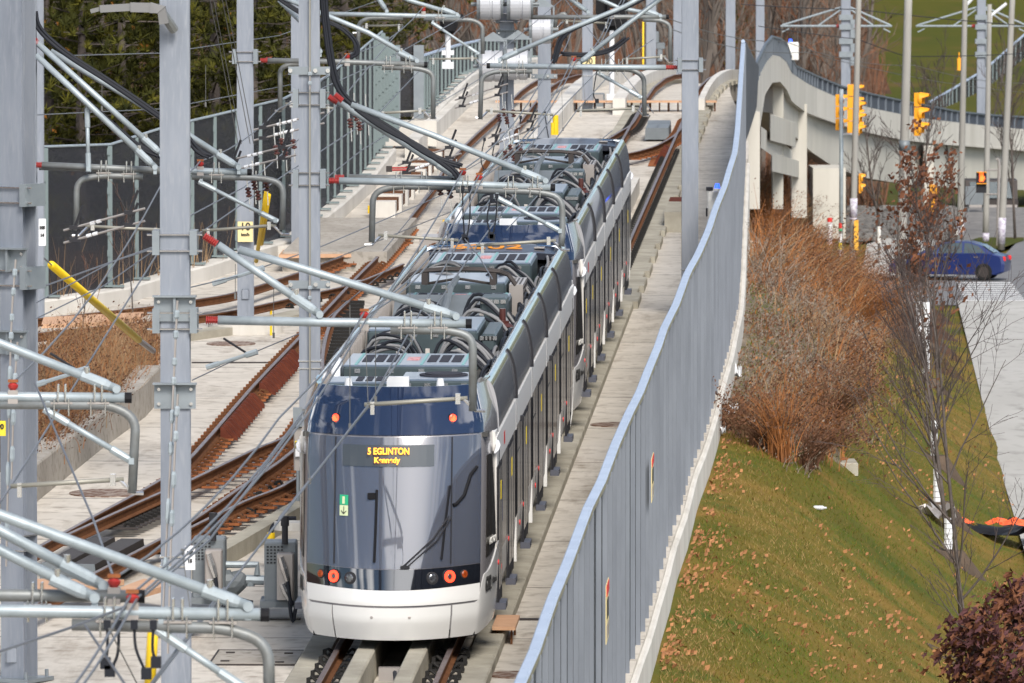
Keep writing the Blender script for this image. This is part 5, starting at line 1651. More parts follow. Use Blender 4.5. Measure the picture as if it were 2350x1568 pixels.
for x, Y, lab, zb_ in ((1461, 282, "far grey mast with a yellow edge stripe at the crest", None), (1514, 288, "far grey mast with signal boxes at the crest", None), (1627, 292, "far slim mast right of the curved rails at the crest", None), (1743, 318, "far slim mast standing beyond the first hump of the viaduct", None)):
    if x == 1743: mast(lab, x, Y, 0, .36, top=9, zb=PX(x, 200, Y).z)
    else:
        mast(lab, x, Y, 0, .37, top=9)
# yellow stripe, signal boxes
c = thing("speed_board", "tall thin yellow board edge on the far mast", "sign", PX(1477, 120, 281.5)); a, b = PX(1476, 50, 281.4), PX(1476, 148, 281.4)
g = MB(); g.box((a + b) / 2, .06, .3, (a - b).length); g.build("board", M['yellow'], c)
# foot of the sign mast
b = m4[1]; g = MB(); g.cyl(V3((b.x, b.y, b.z - .05)), .78, .24, 28)
tag(g.build("mast_footing", M['conc_w']), "round concrete footing under the yellow sign mast", "footing")
b = m7[1]; g = MB(); g.box(V3((b.x - .1, b.y, b.z + .05)), 1.1, 1.1, .45)
tag(g.build("mast_footing", M['conc_w']), "square concrete footing under the mast by the slab step", "footing")
s, d = gp(805, 560, .1)
g = MB(); g.sweep([(R(s - 2.5, d, 0), R3, UP), (R(s + 9, d, 0), R3, UP)], [(-1.4, -.36), (1.0, -.36), (1.0, .1), (-1.4, .1)])
tag(g.build("slab_step", M['conc']), "raised concrete slab step at the end of the left walkway", "step")

def sign_board(x, y, w_, h_, Y, lab, lines, face='signy', nm="speed_sign", grp=None):
    p = PX(x, y, Y)
    t = thing(nm, lab, "sign", p - V3((0, 0, h_ / 2)), grp)
    g = MB(); g.cbox(p.x - w_ / 2, p.x + w_ / 2, p.y - .012, p.y + .012, p.z - h_ / 2, p.z + h_ / 2, .01); g.build("plate", M[face], t)
    for (txt, dz, size, mt) in lines:
        text(txt, size, M[mt], t, "lettering", frame4((p.x, p.y - .02, p.z + dz), (1, 0, 0), (0, 0, 1)), .004)
    return t
sign_board(563, 532, .32, .42, 154.7, "yellow speed sign reading 10 km/h on the footed mast", [("10", .10, .22, 'num_b'), ("km/h", -.06, .085, 'num_b')])
sign_board(1351, 141, .42, .42, 239.7, "small yellow sign with number ninety on a far mast", [("90", 0, .26, 'num_b')])
sign_board(97, 533, .10, .36, 98.6, "narrow white plate numbered 105 14 on the mast edge", [("105", .06, .05, 'num_b'), ("14", -.04, .05, 'num_b')], 'white', "number_plate")
sign_board(436, 1280, .13, .30, 91.6, "small white number plate strapped to the tall mast", [("105", .06, .055, 'num_b'), ("15", -.04, .055, 'num_b')], 'white', "number_plate")
sign_board(1, 983, .14, .20, 98, "yellow plate at the picture edge behind the thick mast", [("90", .02, .09, 'num_b')], 'signy2', "number_plate")

# ---- cantilevers, traced at their own distances
cantilever("nearest cantilever crossing low in front of the switch heaters, with curved drop pipe", 64.9, [
    ('brace', [(-430, 1030), (0, 1182), (570, 1392)]), ('brace', [(-430, 1085), (0, 1262), (218, 1372)], .25), ('brace', [(-430, 1000), (0, 1218), (238, 1345)], .5),
    ('top', [(-430, 1398), (0, 1402), (614, 1411)]), ('topd', [(-430, 1364), (0, 1366), (328, 1369)], .4),
    ('pipe', [(165, 1434), (520, 1442), (616, 1475, 70), (618, 1590)]), ('strut', [(370, 1452), (560, 1580)]),
    ('ub', [(252, 1425), (408, 1427), (512, 1428)]), ('ub', [(86, 1390)], .4), ('post', [(304, 1372)]), ('post', [(262, 1336)], .4), ('steady', [(250, 1640), (600, 1632)])])
cantilever("near cantilever with a drop pipe over the weedy kerb, below the yellow guy guard", 82.8, [
    ('brace', [(-120, 738), (0, 788), (268, 893)]), ('top', [(-120, 909), (0, 911), (299, 913)]),
    ('pipe', [(-120, 928), (255, 930), (312, 960, 60), (303, 1132)]), ('strut', [(110, 944), (302, 1058)]), ('ub', [(142, 925), (226, 925)]), ('post', [(30, 886)]), ('steady', [(24, 1116), (284, 1100)])])
cantilever("middle cantilever ending over the front trains roof with its steady arm before the navy mask", 92.3, [
    ('brace', [(548, 573), (700, 618), (1047, 726)]), ('brace', [(500, 562), (734, 722)]), ('ins', [(468, 541), (498, 561)]), ('ins', [(472, 735), (502, 735)]),
    ('top', [(500, 735), (760, 740), (1080, 743)]), ('pipe', [(896, 758), (1028, 758), (1085, 772, 60), (1085, 944)]), ('ub', [(936, 752), (1005, 752)]), ('post', [(836, 722)]), ('steady', [(836, 929), (1073, 914)])])
cantilever("double cantilever with black feeder cables over the coupled ends of the trains", 120.4, [
    ('brace', [(806, 240), (990, 309), (1252, 415)]), ('brace', [(772, 232), (1055, 410)], .3), ('ins', [(754, 222), (774, 236)]), ('ins', [(768, 217), (786, 232)], -.2), ('ins', [(754, 415), (778, 415)]), ('ins', [(768, 408), (790, 408)], .3),
    ('top', [(778, 415), (1000, 420), (1272, 431)]), ('topd', [(800, 408), (1045, 412)], .5), ('pipe', [(1046, 436), (1230, 440), (1290, 452, 60), (1291, 520), (1288, 566)]),
    ('pipe', [(1150, 430), (905, 428), (856, 442, 60), (853, 556)], .5), ('strut', [(1141, 454), (1285, 530)]), ('ub', [(1068, 432), (1172, 433), (1228, 433)]), ('ub', [(915, 424), (973, 424)], .5), ('post', [(1100, 407)]), ('post', [(1062, 396)], .5),
    ('steady', [(1093, 564), (1276, 552)]), ('steady', [(1052, 552), (868, 540)], .5), ('cable', [(742, -20), (748, 60), (770, 190), (815, 248), (900, 302), (985, 358), (1056, 384)]), ('cable', [(815, 250), (870, 290), (960, 340), (1035, 392), (1048, 410)])])
cantilever("double cantilever at the thick mast reaching over the mesh fence side tracks", 123.4, [
    ('brace', [(82, 96), (372, 356)]), ('brace', [(82, 126), (356, 384)], -.3), ('brace', [(116, 118), (310, 232), (548, 384)], .3), ('ins', [(79, 90), (86, 101)]), ('ins', [(80, 379), (96, 379)]),
    ('topd', [(96, 379), (380, 392)]), ('top', [(90, 383), (390, 391), (576, 396)], .4), ('pipe', [(328, 406), (235, 403), (176, 412, 50), (175, 530)]), ('pipe', [(440, 406), (595, 408), (650, 420, 50), (648, 528)], .4), ('strut', [(200, 256), (203, 388)], -.2), ('strut', [(462, 420), (632, 506)], .4),
    ('ub', [(238, 397), (296, 399)]), ('ub', [(497, 401)], .4), ('post', [(460, 376)], .4), ('steady', [(371, 528), (196, 519)]), ('steady', [(464, 530), (634, 517)], .4), ('cable', [(78, 30), (90, 70), (150, 125), (250, 190), (355, 262), (420, 310), (452, 348), (480, 362)]), ('cable', [(82, 130), (180, 220), (290, 318), (330, 345), (372, 362)])])
cantilever("cantilever of the yellow sign mast with its pipe above the slab walkway", 155, [
    ('brace', [(614, -20), (845, 75), (957, 140)]), ('brace', [(640, 0), (700, 60), (735, 118)], .3), ('ins', [(597, 139), (614, 139)]), ('ins', [(610, 137), (624, 137)], .3),
    ('topd', [(614, 139), (780, 142), (980, 149)]), ('pipe', [(876, 155), (962, 157), (994, 168, 40), (994, 273)]), ('pipe', [(690, 147), (664, 148), (643, 158, 30), (643, 256)], .3), ('ub', [(891, 151), (936, 152)]), ('post', [(797, 130)]), ('steady', [(868, 260), (977, 254)]), ('steady', [(765, 249), (655, 238)], .3), ('cable', [(628, -10), (690, 32), (770, 60), (812, 95), (818, 125), (800, 135)])])
cantilever("cantilever reaching from the walkway mast across the tracks past the white wheels", 159, [
    ('brace', [(1556, -52), (1434, 15), (1300, 70), (1146, 138)]), ('brace', [(1558, -36), (1434, 60), (1328, 146)], .3), ('ins', [(1556, 155), (1528, 155)]), 
    ('top', [(1528, 155), (1400, 155), (1118, 151)]), ('topd', [(1528, 155), (1220, 152)], .35), ('pipe', [(1222, 164), (1135, 164), (1105, 176, 40), (1102, 274)]), ('pipe', [(1368, 159), (1452, 160), (1478, 176, 40), (1479, 266)], .3), ('strut', [(1376, 170), (1468, 222)], .3), ('ub', [(1158, 160), (1195, 160)]), ('ub', [(1385, 158), (1424, 158)], .3), ('post', [(1317, 136)]), ('post', [(1270, 140)], .3), ('steady', [(1270, 264), (1115, 254)]), ('steady', [(1322, 254), (1466, 249)], .3), ('cable', [(1560, -48), (1440, 18), (1330, 62), (1290, 90), (1276, 130), (1270, 146)]), ('cable', [(1440, 90), (1400, 118), (1350, 128), (1290, 126)], .3)])
cantilever("far cantilever above the slatted screen with two drop pipes", 184, [
    ('top', [(735, 32), (900, 35), (1062, 39)]), ('brace', [(890, -25), (935, 0), (1050, 34)]), ('brace', [(850, -30), (888, 26)], .3), ('ins', [(716, 30), (735, 32)]), ('pipe', [(972, 44), (1085, 46), (1107, 58, 30), (1108, 124)]), ('pipe', [(925, 42), (848, 41), (823, 52, 30), (822, 112)], .3), ('strut', [(994, 54), (1095, 122)]), ('post', [(972, 22)]), ('ub', [(1010, 41)]), ('steady', [(985, 136), (1095, 134)]), ('steady', [(925, 58), (830, 60)], .3)])
cantilever("far cantilever right of the white wheel mast over the crest track", 189, [
    ('ins', [(1196, 40), (1212, 40)]), ('topd', [(1212, 40), (1400, 39), (1534, 39)]), ('brace', [(1290, -40), (1420, 18), (1516, 36)]), ('brace', [(1270, -30), (1350, 28)], .3), ('pipe', [(1476, 46), (1518, 47), (1538, 58, 30), (1538, 140)]), ('pipe', [(1300, 42), (1295, 30), (1276, 40, 20), (1274, 62)], .3), ('post', [(1405, 26)]), ('steady', [(1430, 136), (1528, 130)]), ('steady', [(1400, 54), (1290, 48)], .3)])

# ---- wires. Points: picture x, y and distance
def wire(label, pts, r=.012, sag=0.0, nm="contact_wire", mat='wire', grp="overhead wires", n=6):
    P = [PX(*p) for p in pts]
    out = []
    for i in range(len(P) - 1):
        L = (P[i + 1] - P[i]).length
        for k in range(n):
            t = k / n
            out.append(P[i].lerp(P[i + 1], t) - V3((0, 0, 4 * sag * t * (1 - t) * min(1, L / 30))))
    out.append(P[-1])
    g = MB(); g.tube(out, r, 5)
    o = g.build(nm, M[mat])
    tag(o, label, "wire", grp)
    return P, out
CT = [(329, 1598, 64.9), (845, 930, 92.3), (1094, 566, 120.4), (1322, 256, 159), (1430, 138, 189), (1500, 90, 215)]
_, CW = wire("contact wire above the trains, running from the near arm up to the crest", CT, .0125)
MT = [(-40, 1800, 52), (300, 1366, 64.9), (836, 716, 92.3), (1100, 402, 120.4), (1317, 131, 159), (1405, 22, 189), (1440, -40, 205)]
_, MW = wire("first messenger wire of the pair above the trains", MT, .0125, .35, "messenger_wire")
wire("second messenger wire of the pair above the trains", [(x + 14 * 70 / Y, y + 6, Y + .05) for x, y, Y in MT], .0125, .33, "messenger_wire")
CT2 = [(200, 1605, 66), (868, 944, 92.8), (1052, 556, 121), (1270, 267, 159.2), (1385, 150, 187)]
wire("contact wire that crosses towards the crossover above the rear train", [(640, 1190, 82), (845, 934, 92.3), (1052, 556, 121), (1270, 267, 159.2), (1385, 150, 187), (1430, 100, 210)], .0125)
MT2 = [(262, 1328, 65.3), (640, 960, 82), (1062, 391, 120.9), (1270, 134, 159.3), (1320, 40, 187)]
wire("messenger wire over the crossover, ending at the lower left bracket", MT2, .0125, .3, "messenger_wire")
wire("contact wire of the left track from the lower kerb to the slab walkway", [(-60, 1240, 78), (24, 1118, 82.8), (372, 565, 110), (464, 532, 123.8), (655, 400, 137), (868, 262, 155), (985, 138, 184), (1060, 60, 215)], .0125)
wire("second contact wire of the left side tracks meeting the pair pipe", [(82, 664, 105), (372, 560, 112), (371, 530, 123.4), (560, 430, 136), (765, 251, 155.3), (925, 60, 184.3)], .0125)
wire("messenger of the left track above the mesh fence", [(30, 878, 82.8), (372, 420, 112), (460, 370, 123.8), (640, 250, 140), (797, 124, 155), (972, 16, 184)], .012, .25, "messenger_wire")
wire("level wire along the pine trees at fence height", [(82, 264, 130), (372, 250, 150), (640, 200, 180), (690, 190, 200)], .010, 0, "span_wire")
wire("upper level wire along the pine trees", [(150, 128, 128), (372, 122, 150), (640, 82, 180), (900, -10, 220)], .010, 0, "span_wire")
wire("wire rising from the slab to the guide bar mast", [(441, 608 + 265, 118), (525, 833, 120), (730, 748, 128), (905, 605, 150)], .010, 0, "span_wire")
wire("wire from the tall mast to the siding and beyond the front train", [(436, 660, 112), (545, 634, 118), (735, 567, 128), (1150, 390, 150)], .010, 0, "span_wire")
wire("wire crossing the lower weeds to the tall mast", [(82, 732, 104), (240, 655, 108), (372, 562, 112)], .010, 0, "span_wire")
wire("wire across the weeds below the guy guard", [(82, 696, 104), (260, 600, 108), (372, 565, 112)], .010, 0, "span_wire")
wire("slanting wire falling from the edge-on mast to the lower bracket", [(80, 880, 82), (215, 1195, 76), (262, 1330, 65.3)], .012, 0, "jumper_wire")
wire("long wire climbing out of the lower corner", [(-20, 1502, 62), (165, 1440, 64), (310, 1385, 65), (480, 1240, 80), (690, 960, 88)], .013, 0, "span_wire")
wire("wire falling to the right below the near drop pipe", [(195, 1435, 64), (300, 1590, 62)], .012, 0, "jumper_wire")
wire("wire rising right from the yellow guard foot to the train", [(310, 1620, 62), (375, 1530, 64), (515, 1350, 70)], .012, 0, "jumper_wire")
wire("wire down from the feeder arm past the wheels", [(1290, -10, 189), (1400, 130, 172), (1500, 260, 160)], .010, 0, "span_wire")
wire("thin wire crossing above the slab walkway", [(740, 605, 140), (1000, 500, 152), (1270, 395, 168), (1405, 330, 190)], .010, 0, "span_wire")
wire("thin wire from the slatted screen to the white wheels", [(735, 420, 140), (830, 345, 150), (970, 260, 165), (1120, 170, 184)], .010, 0, "span_wire")
wire("low wire over the walkway running into the wheel mast", [(880, 575, 140), (1000, 430, 155), (1160, 340, 185)], .010, 0, "span_wire")
wire("high wire past the round black signal", [(735, 205, 140), (900, 130, 160), (1062, 40, 184), (1200, -30, 210)], .010, 0, "span_wire")
wire("high wire crossing to the square black signal", [(1000, 235, 165), (1200, 75, 185), (1300, -10, 205)], .010, 0, "span_wire")
wire("crossing wire over the rear train end", [(1163, 528, 124), (1260, 420, 135), (1405, 300, 160)], .010, 0, "span_wire")
wire("short crossing wire by the coupled cabs", [(1060, 540, 121), (1100, 590, 116), (1130, 640, 112)], .010, 0, "jumper_wire")
for k, (a, b) in enumerate((((630, 0, 130), (700, 205, 126)), ((655, 0, 131), (718, 190, 127)))):
    pass
for k, x0 in enumerate((480, 488, 508, 516)):
    wire("guy wire of the four thin ones in front of the pines, %s" % ("leftmost", "second", "third", "rightmost")[k], [(x0, -10, 140), (x0 + 28, 130, 141), (x0 + 66, 330, 142)], .008, 0, "guy_wire", 'wire_d')
wire("upper hillside wire over the viaduct", [(1480, 20, 230), (1800, 95, 300), (2100, 150, 340), (2400, 190, 380)], .014, .3, "span_wire", 'wire_d')
wire("lower hillside wire over the viaduct", [(1520, 60, 230), (1850, 120, 300), (2400, 215, 380)], .014, .3, "span_wire", 'wire_d')
wire("top utility cable crossing the hillside", [(1700, 10, 290), (1968, 22, 290), (2400, 62, 292)], .018, .2, "utility_cable", 'cable')
wire("second utility cable crossing the hillside", [(1740, 60, 290), (1968, 90, 290), (2080, 130, 292), (2400, 120, 296)], .016, .2, "utility_cable", 'cable')
# droppers
def droppers(W0, W1, lab, n, rr=.006):
    for k in range(n):
        t = (k + .5) / n
        a = W0[int(t * (len(W0) - 1))]
        b = min(W1, key=lambda q: abs(q.y - a.y))
        if abs(a.y - b.y) > 3: continue
        g = MB(); g.tube([a, b], rr, 4); g.box(b, .03, .05, .07); g.box(a, .03, .05, .05)
        tag(g.build("dropper", M['wire_d']), lab, "dropper", "thin droppers between messenger and contact wire")
droppers(MW, CW, "thin vertical dropper hanging from the messenger above the trains", 16)
# hanging bare droppers and jumpers seen in front of the train
def hang(x, y0, y1, Y, lab, r=.006, loop=None, nm="dropper", mat='wire_d', grp="thin droppers between messenger and contact wire"):
    P = [PX(x, y0, Y), PX(x, y1, Y)] if not loop else [PX(*q, Y) for q in loop]
    P = P if not loop else smooth_poly(P, 6)
    g = MB(); g.tube(P, r, 5)
    if loop: g.box(P[-1], .09, .07, .1); g.box(P[0], .06, .06, .08)
    else: g.box(P[-1], .035, .05, .09)
    tag(g.build(nm, M[mat]), lab, "dropper" if nm == "dropper" else "jumper", grp)
for x, y0, y1, Y in ((803, 700, 980, 95), (862, 745, 918, 93), (540, 606, 940 - 260, 118), (628, 660, 770, 122), (234, 372 / 2 + 0, 250, 128), (472, 150, 240, 150)):
    hang(x, y0, y1, Y, "thin vertical dropper hanging from the messenger above the trains")
for k, lp in enumerate((([(246, 1434), (246, 1490), (242, 1522)]), ([(272, 1434), (270, 1500), (252, 1540)]), ([(308, 1434), (312, 1490), (336, 1546)]), ([(352, 1434), (350, 1490), (358, 1520)]))):
    hang(0, 0, 0, 64.6, "black jumper loop below the nearest pipe, %s from the mast side" % ("first", "second", "third", "fourth")[k], .014, lp, "jumper_loop", 'cable', "black jumper loops below the nearest pipe")
for k, lp in enumerate((([(1062, 432), (1062, 480), (1066, 545)]), ([(1078, 432), (1078, 500), (1070, 552)]), ([(1128, 452), (1118, 500), (1126, 540)]), ([(1140, 450), (1138, 500), (1130, 545)]))):
    hang(0, 0, 0, 120.2, "dark jumper loop over the coupled train ends, %s of four" % ("first", "second", "third", "last")[k], .013, lp, "jumper_loop", 'cable', "dark jumper loops over the coupled ends")
for k, lp in enumerate((([(1112, 350), (1104, 400), (1122, 440), (1132, 450)]), ([(1138, 345), (1130, 400), (1150, 432), (1160, 440)]), ([(1195, 300), (1186, 380), (1188, 430), (1172, 470)]))):
    hang(0, 0, 0, 168, "brown looping jumper hanging before the wheel masts, %s of three" % ("first", "second", "third")[k], .014, [(x + 0, y - 30) for x, y in lp], "jumper_loop", 'cable', "looping jumpers before the wheel masts")
for k, lp in enumerate((([(1166, 160), (1163, 240), (1172, 330)]), ([(1480 - 110, 160), (1362, 215), (1370, 232)]), ([(1250, 260), (1262, 330), (1280, 345)]))):
    hang(0, 0, 0, 172, "long dark jumper near the far masts, %s of three" % ("first", "second", "third")[k], .014, lp, "jumper_loop", 'cable', "long jumpers near the far masts")
# section insulators (white beads) and clusters
def cluster(x, y, Y, lab, dirx=1.0, n=4):
    p = PX(x, y, Y)
    t = thing("section_insulator", lab, "insulator", p, "white bead section insulators on the wires")
    u = V3((dirx, -.3, .25)).normalized()
    for j in (-.09, .09):
        g = MB()
        for k in range(n): g.tube([p + u * (k * .10 - .2) + V3((j * .3, 0, j)), p + u * (k * .10 - .13) + V3((j * .3, 0, j))], .027, 8)
        g.build("white_bead", M['white'], t)
        g = MB(); g.tube([p + u * -.6 + V3((0, 0, j)), p + u * .7 + V3((0, 0, j))], .018, 5); g.build("insulator_rod", M['gear_w'], t)
        for k in (-.42, .46):
            g = MB(); g.tube([p + u * k + V3((0, 0, j)), p + u * k + V3((.12, 0, j + .32))], .022, 5); g.box(p + u * k + V3((0, 0, j)), .16, .06, .06); g.build("horn", M['t_dark'], t)
def beads(x, y, Y, lab):
    p = PX(x, y, Y)
    t = thing("strain_insulator", lab, "insulator", p, "brown ribbed strain insulators on chains")
    for k, (dx, dz) in enumerate(((-.10, 0), (.0, .12), (.06, -.05), (.20, .10))):
        q = p + V3((dx, 0, dz))
        g = MB(); g.ribbed(q, q + V3((.03, 0, -.17)), .05, 3, .4); g.build("brown_insulator", M['brownins'], t)
        g = MB(); g.tube([q + V3((-.02, 0, .32)), q + V3((-.02, 0, .22)), q], .012, 4); g.tube([q + V3((.03, 0, -.17)), q + V3((.04, 0, -.4))], .012, 4); g.build("chain_link", M['chrome'], t)
cluster(657, 292, 128, "white bead insulators on the pair of wires left of the guide bar mast")
cluster(590, 365, 124, "white bead insulators level with the yellow guards", 1, 3)
cluster(980, 368, 134, "white beads on the slanting wire over the walkway", .7, 3)
cluster(1560 - 460, 222, 165, "white beads before the left wheel mast", .8, 3)
cluster(1175, 305, 158, "tight cluster of white beads above the rear train roof", .6)
cluster(232, 520, 108, "bead fitting on the wire by the numbered plate", .9, 2)
beads(645, 333, 128, "ribbed brown insulators below the beads left of the guide bar mast")
beads(582, 430, 124, "ribbed brown insulators before the yellow guards")
beads(815, 272, 130, "ribbed brown insulators near the red cantilever insulators")
beads(1022, 425, 121, "ribbed brown insulators at the pipe bend over the train joint")
beads(1155, 262, 160, "ribbed brown insulators before the white wheels")
beads(1170, 345, 150, "ribbed brown insulators hanging over the rear train roof")
def clevis(x, y, Y, lab):
    p = PX(x, y, Y); u = V3((1, -.2, .32)).normalized()
    t = thing("wire_splice", lab, "splice", p, "wire splices with a raised rod")
    g = MB(); g.tube([p - u * .42, p - u * .2], .045, 6); g.tube([p - u * .2, p + u * .3], .03, 6); g.tube([p + u * .25, p + u * .45], .05, 6); g.build("splice_body", M['galv'], t)
    g = MB(); g.tube([p + u * .3, p + V3((-.12, 0, .34))], .02, 5); g.build("rod", M['t_dark'], t)
clevis(530, 826, 119, "splice with raised rod on the wire over the slab")
clevis(545, 634, 118, "splice on the wire in front of the footed mast")
clevis(135, 872 / 1.0 - 5, 104, "splice on the wire over the weeds")
clevis(240, 657, 108, "splice on the upper wire over the weeds") if False else None
# copper crossbar
c = thing("spreader_bar", "pair of thin red spreader rods holding two wires over the walkway", "spreader", PX(918, 387, 150))
g = MB(); g.tube([PX(888, 386, 150), PX(955, 385, 150)], .018, 6); g.tube([PX(888, 391, 150), PX(955, 390, 150)], .018, 6); g.build("red_rod", M['redins'], c)
g = MB(); g.box(PX(893, 388, 150), .12, .06, .12); g.box(PX(946, 388, 150), .12, .06, .12); g.build("clamp", M['gear_d'], c)
# anchor rods with turnbuckles hanging beside the two near masts
def turnbuckle(xs, Y, lab):
    t = thing("tension_rod", lab, "tension rod", PX(xs[-1][0], xs[-1][1], Y), "tension rods with turnbuckles")
    g = MB(); P = [PX(x, y, Y) for x, y in xs]; g.tube(P, .014, 5); g.build("rod", M['gear_w'], t)
    for a, b in zip(P, P[1:]):
        for q in (.2, .62):
            m0, m1 = a.lerp(b, q), a.lerp(b, q + .18)
            g = MB(); g.tube([m0, m0.lerp(m1, .2), m0.lerp(m1, .8), m1], [.02, .035, .035, .02], 6); g.build("turnbuckle", M['galv'], t)
turnbuckle([(407, 690), (402, 800), (397, 905), (390, 1080), (374, 1400)], 91.6, "bright tension rod hanging down the tall mast from its upper bracket")
turnbuckle([(408, 905), (401, 1040), (392, 1250), (385, 1500)], 91.5, "second tension rod below the lower bracket of the tall mast")
turnbuckle([(36, 596), (28, 700), (24, 800), (20, 1000), (14, 1300)], 98.4, "bright tension rod on the thick edge-on mast")
turnbuckle([(40, 785), (32, 900), (26, 1100)], 98.3, "lower tension rod on the thick edge-on mast")
turnbuckle([(711, 155), (711, 206)], 120.0, "short bright fitting on the upper guide bar")
turnbuckle([(711, 645), (711, 700)], 120.0, "short bright fitting on the lower guide bar")
c = wire("thin vertical line down the middle of the guide bar mast", [(711, -10, 120.15), (711, 400, 120.15), (711, 880, 120.15)], .016, 0, "down_lead", 'steady')
# tension wheels
def wheel(x, y, Y, lab):
    p = PX(x, y, Y)
    t = thing("tensioning_pulley", lab, "pulley", p - V3((0, 0, .45)), "white tensioning wheels on the masts")
    g = MB()
    prof = [(-.29, .02), (-.29, .36), (-.27, .385), (-.04, .395), (-.02, .37), (.02, .37), (.04, .395), (.22, .39), (.24, .36), (.24, .02)]
    vs = []
    for k in range(28):
        a = 2 * PI * k / 28
        vs += [p + V3((u, r_ * math.cos(a), r_ * math.sin(a))) for u, r_ in prof]
    n = len(prof)
    g.add(vs, [(k * n + j, k * n + j + 1, ((k + 1) % 28) * n + j + 1, ((k + 1) % 28) * n + j) for k in range(28) for j in range(n - 1)])
    g.build("drum", M['drum'], t, smooth=False)
    g = MB(); g.tube([p + V3((-.36, 0, 0)), p + V3((-.29, 0, 0))], .40, 24); g.tube([p + V3((.24, 0, 0)), p + V3((.30, 0, 0))], .34, 24); g.tube([p + V3((-.5, 0, 0)), p + V3((.45, 0, 0))], .05, 8); g.build("flange", M['gear'], t)
    g = MB(); g.add([p + V3((-.36, -.05, .62)), p + V3((.36, -.05, .62)), p + V3((0, -.05, .86)), p + V3((-.36, .05, .62)), p + V3((.36, .05, .62)), p + V3((0, .05, .86))], [(0, 1, 2), (5, 4, 3), (0, 3, 4, 1), (1, 4, 5, 2), (2, 5, 3, 0)])
    for q in (-.34, .32): g.box(p + V3((q, 0, .36)), .05, .08, .6)
    g.build("hanger", M['bracket'], t)
wheel(1132, 152, 188, "lower white tension wheel at the left side of the wheel mast")
wheel(1189, 148, 188, "lower white tension wheel at the right side of the wheel mast")
wheel(1127, 10, 188, "upper white tension wheel at the left side of the wheel mast")
wheel(1196, 10, 188, "upper white tension wheel at the right side of the wheel mast")
wheel(1244, 68, 206, "single white tension wheel on the second wheel mast")
# yellow guy guards
def guy(pts, Y, lab, r=.055, y1=None, ext=None):
    t = thing("guy_guard", lab, "guard", PX(pts[-1][0], pts[-1][1], y1 or Y), "yellow plastic guards")
    g = MB(); g.tube([PX(pts[0][0], pts[0][1], Y), PX(pts[-1][0], pts[-1][1], y1 or Y)], r, 10); g.build("guard_tube", M['yellow'], t, smooth=True)
    if ext:
        g = MB(); g.tube([PX(*ext[0]), PX(pts[0][0], pts[0][1], Y)], .012, 5); g.build("guy_wire", M['wire'], t)
        if len(ext) > 1: g = MB(); g.tube([PX(pts[-1][0], pts[-1][1], y1 or Y), PX(*ext[1])], .05, 6); g.build("anchor_rod", M['gear_w'], t)
guy([(118, 608), (318, 780)], 112, "long leaning yellow guard over the weedy bed", .062, 126, [(100, 592, 110), (352, 806, 128)])
guy([(612, 434), (588, 600)], 154, "slim yellow guard rising behind the speed sign, longer one", .045, 158)
guy([(617, 448), (600, 560)], 155, "slim yellow guard rising behind the speed sign, shorter one", .045, 157)
guy([(352, 1430), (342, 1600)], 66, "bright yellow guard at the bottom beside the tall mast", .05, 66)
c = thing("yellow_bollard", "yellow steel bollard pair behind the rear train roof", "bollard", PX(1274, 306, 212))
g = MB(); g.cyl(PX(1275, 310, 212), .085, .56, 12); g.build("post", M['yellow'], c); g = MB(); g.cyl(PX(1268, 310, 211.5), .05, .35, 10); g.build("short_post", M['yellow'], c)
# black signal heads on white posts
def rail_signal(x, yt, yb, Y, xp, yp, lab, round_=True, wd=None):
    t = thing("rail_signal", lab, "signal", PX(xp, yp, Y), "black rail signals seen from behind")
    a, b = PX(x, yt, Y), PX(x, yb, Y)
    hh = (a - b).length; w_ = wd or hh * .72
    g = MB(); vs = []
    n = 28; c = (a + b) / 2
    for k in range(n):
        an = 2 * PI * k / n
        ex = math.copysign(abs(math.cos(an)) ** (.9 if round_ else .5), math.cos(an)); ez = math.copysign(abs(math.sin(an)) ** (.9 if round_ else .45), math.sin(an))
        vs.append(V3((ex * w_ / 2, 0, ez * hh / 2)))
    g.add([c + v + V3((0, -.04, 0)) for v in vs] + [c + v + V3((0, .04, 0)) for v in vs], [tuple(range(n)), tuple(reversed(range(n, 2 * n)))] + [(k, k + n, (k + 1) % n + n, (k + 1) % n) for k in range(n)])
    g.cbox(c.x - .17, c.x + .17, c.y - .3, c.y - .05, c.z - hh * .36, c.z + hh * .36, .03)
    g.build("target_board", M['black'], t)
    p, q = PX(xp, yb - 4, Y), PX(xp, yp, Y)
    g = MB(); g.cyl(q, .085, (p - q).length, 12); g.box(q + V3((0, 0, (p - q).length * .45)), .36, .10, .14); g.box(q + V3((0, 0, .1)), .34, .34, .2); g.build("post", M['white'], t)
rail_signal(1030, 20, 80, 222, 1028, 158, "round black signal board on a white post behind the slatted screen")
rail_signal(1404, -30, 74, 245, 1404, 230, "tall black signal board on a white post at the crest", False, 1.05)
# boxes on far masts
c = thing("mast_box", "grey instrument boxes strapped to the far signal mast", "instrument box", PX(1514, 140, 287))
g = MB()
for (x0, x1, y0, y1) in ((1500, 1512, 72, 98), (1505, 1526, 98, 112), (1508, 1520, 112, 140)):
    a, b = PX(x0, y0, 286.6), PX(x1, y1, 286.6); g.cbox(a.x, b.x, a.y - .4, a.y, b.z, a.z, .03)
g.build("box", M['gear'], c)
